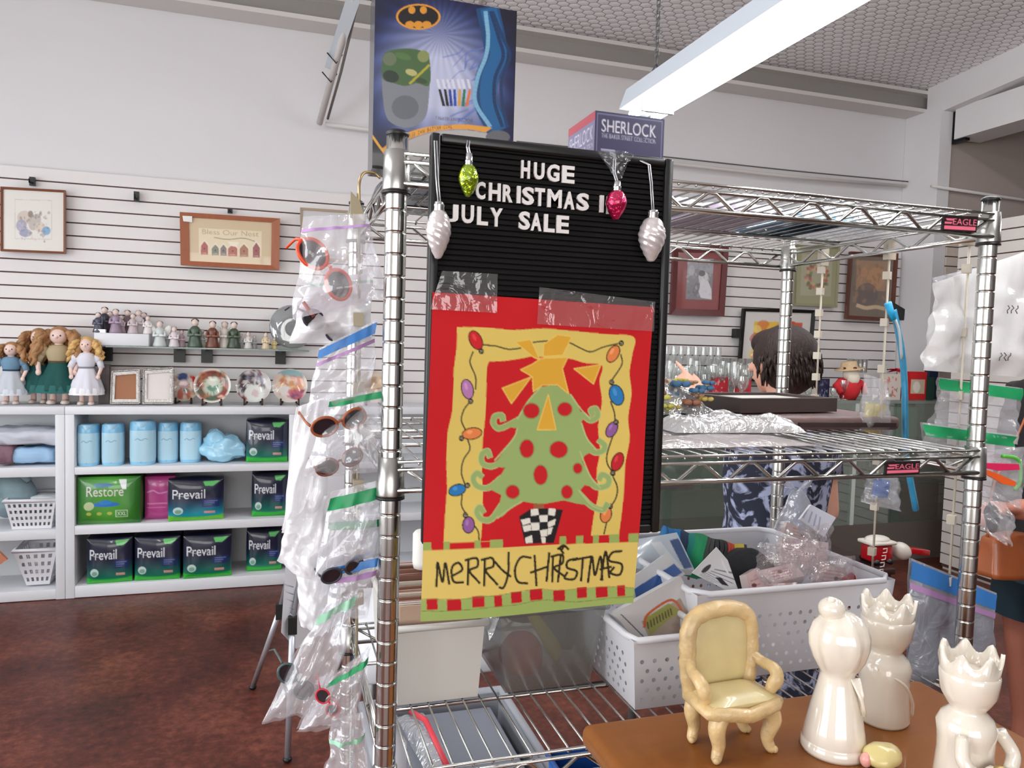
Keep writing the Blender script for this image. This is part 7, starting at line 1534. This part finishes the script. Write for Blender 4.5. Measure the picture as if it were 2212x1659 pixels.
for k in range(460): # short layered locks
    a_ = random.uniform(0, 2*PI); t = random.uniform(-.55, 1.0); ct_ = math.sqrt(max(0, 1-t*t)); d = g*math.cos(a_)*ct_+gl_*math.sin(a_)*ct_+V(0, 0, t)
    if d.dot(g) > .35 and t < .5: continue
    q = hc-g*hr*.26+V(0, 0, hr*.16)+V(d.x*hr*.95, d.y*hr*.95, d.z*hr*.95); fl_ = V(0, 0, -1)+d*.25-g*.12; b.tube([q-d*hr*.1, q+fl_*hr*.18+d*hr*.02, q+fl_*hr*.36], [hr*.06, hr*.05, hr*.015], 5)
b.build('hair', hairm, r_)
for s in (-1, 1): b = MB(); b.ball(hc+g*hr*.64+gl_*s*hr*.3+V(0, 0, hr*.02), hr*.10, 10, 8); b.build('eye', M('eye', (60, 50, 46), .2), r_)
drm = M('navy_white_print', (30, 34, 56), .85); n = drm.node_tree.nodes; lk = drm.node_tree.links; tc = n.new('ShaderNodeTexCoord'); nz = n.new('ShaderNodeTexNoise'); nz.inputs['Scale'].default_value = 16; nz.inputs['Detail'].default_value = 4; nz.inputs['Distortion'].default_value = 1.2
crp = n.new('ShaderNodeValToRGB'); ee = crp.color_ramp.elements; ee[0].position = .5; ee[0].color = (*lin((22, 26, 44)), 1); ee[1].position = .58; ee[1].color = (*lin((150, 156, 182)), 1)
lk.new(tc.outputs['Object'], nz.inputs['Vector']); lk.new(nz.outputs['Fac'], crp.inputs[0]); lk.new(crp.outputs[0], n['Principled BSDF'].inputs['Base Color'])
def robe(name, mat, P, H, zs, parent, f, l, folds=9, amp=.05, wave=1):
    b = MB(); n_ = 48; vs = []
    for i, (z, wx, wy, x) in enumerate(zs):
        c = P(x, 0, z)
        for j in range(n_):
            a_ = 2*PI*j/n_; k = 1+amp*math.sin(folds*a_+i*.15)*max(0, (zs[0][0]-z)/(zs[0][0]-zs[-1][0])); vs.append(c+f*(wx*H*k*math.cos(a_))+l*(wy*H*k*math.sin(a_)))
    fs = [(i*n_+j, (i+1)*n_+j, (i+1)*n_+(j+1) % n_, i*n_+(j+1) % n_) for i in range(len(zs)-1) for j in range(n_)]
    b.add(vs, fs); return b
b = robe('dress', drm, P, Hw, [(.835, .05, .06, -.008), (.815, .068, .118, -.008), (.76, .088, .138, -.006), (.70, .09, .13, 0), (.62, .085, .115, .002), (.56, .092, .13, -.002), (.48, .105, .15, -.004), (.38, .118, .168, -.004), (.27, .13, .185, -.004)], r_, f, l)
for s, e_ in ((1, elb), (-1, el2)):
    q = P(-.01, s*.108, .795); b.tube([q-(e_-q)*.1, q.lerp(e_, .3), q.lerp(e_, .55)], [Hw*.045, Hw*.042, Hw*.04], 16)
b.build('dress', drm, r_)
b = MB()
for s in (-1, 1): b.tube([P(-.03, s*.056, .014), P(.04, s*.058, .014), P(.095, s*.062, .011)], [.024, .026, .016], 12, flat=.75)
b.v = [(x, y, max(z, .0015)) for x, y, z in b.v]; b.build('shoes', M('dark_shoe', (40, 34, 34), .5), r_)
# second shopper at the picture edge with a leather bag
fm_ = V(-.95, .3, 0); bm_ = V(2.52, 1.86, .001); Hm = 1.72
r2, b, P2, hc, hr, f, l, g, gl_ = person('person at the picture edge in a black top and dark teal shorts', bm_, Hm, fm_, None, [], None)
e1 = P2(.02, .155, .60); w1 = at(2196, 1100, e1.y-.03)
sh_ = P2(-.01, .108, .795); b.ball(sh_, Hm*.036, 12, 9); b.tube([sh_, e1], [Hm*.034, Hm*.026], 12); b.ball(e1, Hm*.026, 10, 7); b.tube([e1, e1.lerp(w1, .4), w1], [Hm*.027, Hm*.026, Hm*.017], 12); hand(b, w1, w1-e1, V(0, 0, 1), .18, (.5, .7, .8, .9), 1)
sh2 = P2(-.01, -.108, .795); e2 = P2(-.03, -.15, .61); w2 = P2(-.01, -.14, .50); b.ball(sh2, Hm*.036, 12, 9); b.tube([sh2, e2], [Hm*.034, Hm*.026], 12); b.ball(e2, Hm*.026, 10, 7); b.tube([e2, w2], [Hm*.026, Hm*.017], 12); hand(b, w2, w2-e2, V(0, 1, 0), .18, (.3, .4, .5, .6), -1)
fuse(b, 'body', skin_mat('warm_skin', (176, 112, 92)), r2, .007, 4)
b = robe('top', black, P2, Hm, [(.84, .048, .056, -.008), (.82, .07, .122, -.008), (.76, .088, .138, -.006), (.70, .092, .132, 0), (.62, .094, .125, .002), (.56, .10, .134, -.002), (.51, .105, .138, -.004)], r2, f, l, 7, .02)
for s, e_ in ((1, e1), (-1, e2)): q = P2(-.01, s*.108, .795); b.tube([q-(e_-q)*.1, q.lerp(e_, .3), q.lerp(e_, .62)], [Hm*.045, Hm*.042, Hm*.041], 16)
b.build('top', M('black_knit_top', (22, 18, 20), .85), r2)
b = robe('shorts', black, P2, Hm, [(.56, .088, .12, -.002), (.50, .1, .135, -.004), (.44, .098, .135, -.004)], r2, f, l, 7, .01)
for s in (-1, 1): b.tube([P2(-.004, s*.05, .49), P2(.0, s*.056, .40), P2(.004, s*.058, .345)], [Hm*.075, Hm*.068, Hm*.066], 18, caps=False)
b.build('shorts', M('dark_teal_cotton', (18, 40, 52), .85), r2)
b = MB(); b.ball(hc-g*hr*.2+V(0, 0, hr*.22), (hr*.98, hr*.98, hr*.95), 22, 16); b.ball(hc-g*hr*.5-V(0, 0, hr*.2), (hr*.8, hr*.8, hr*.8), 18, 12); b.build('hair', M('grey_brown_hair', (92, 76, 66), .6, var=.3, vscale=60), r2)
b = MB()
for s in (-1, 1): b.tube([P2(-.03, s*.056, .014), P2(.04, s*.058, .014), P2(.1, s*.062, .012)], [.027, .029, .02], 12, flat=.75)
b.v = [(x, y, max(z, .0015)) for x, y, z in b.v]; b.build('shoes', M('dark_shoe', (40, 34, 34), .5), r2)
# the leather bag hangs in front of the shopper
bc = at(2178, 1197, 1.66); lea = M('tan_leather', (158, 84, 44), .4, var=.25, vscale=14, coat=.3)
r3 = thing('handbag', 'tan leather handbag hanging at the hip of the shopper in black', 'handbag', bc)
b = MB(); bmm = bmesh.new(); bmesh.ops.create_cube(bmm, size=1); bmesh.ops.subdivide_edges(bmm, edges=bmm.edges[:], cuts=7, use_grid_fill=True)
for v in bmm.verts:
    q = v.co*2; v.co = V(q.x*.10*(1-.05*q.z), q.y*.04*(1-.3*q.x*q.x)*(1-.25*q.z), q.z*.062*(1-.1*q.x**2))
b.bm(bmm, Matrix.Translation(bc) @ Matrix.Rotation(.1, 4, 'Z'), True); b.jitter(.004, 14); b.build('body', lea, r3)
b = MB(); b.tube(sp3([bc+V(-.085, 0, .05), bc+V(-.05, .02, .2), bc+V(.05, .03, .36), bc+V(.15, .06, .5)], 6), .007, 7, flat=.5); b.tube(sp3([bc+V(.085, 0, .05), bc+V(.12, .03, .24), bc+V(.16, .06, .5)], 6), .007, 7, flat=.5); b.build('strap', lea, r3)
b = MB(); b.box(bc+V(.035, -.046, .02), (.03, .006, .012), (0, 0, .1), .002); b.build('clasp', M('steel_clasp', (210, 206, 200), .2, 1), r3)
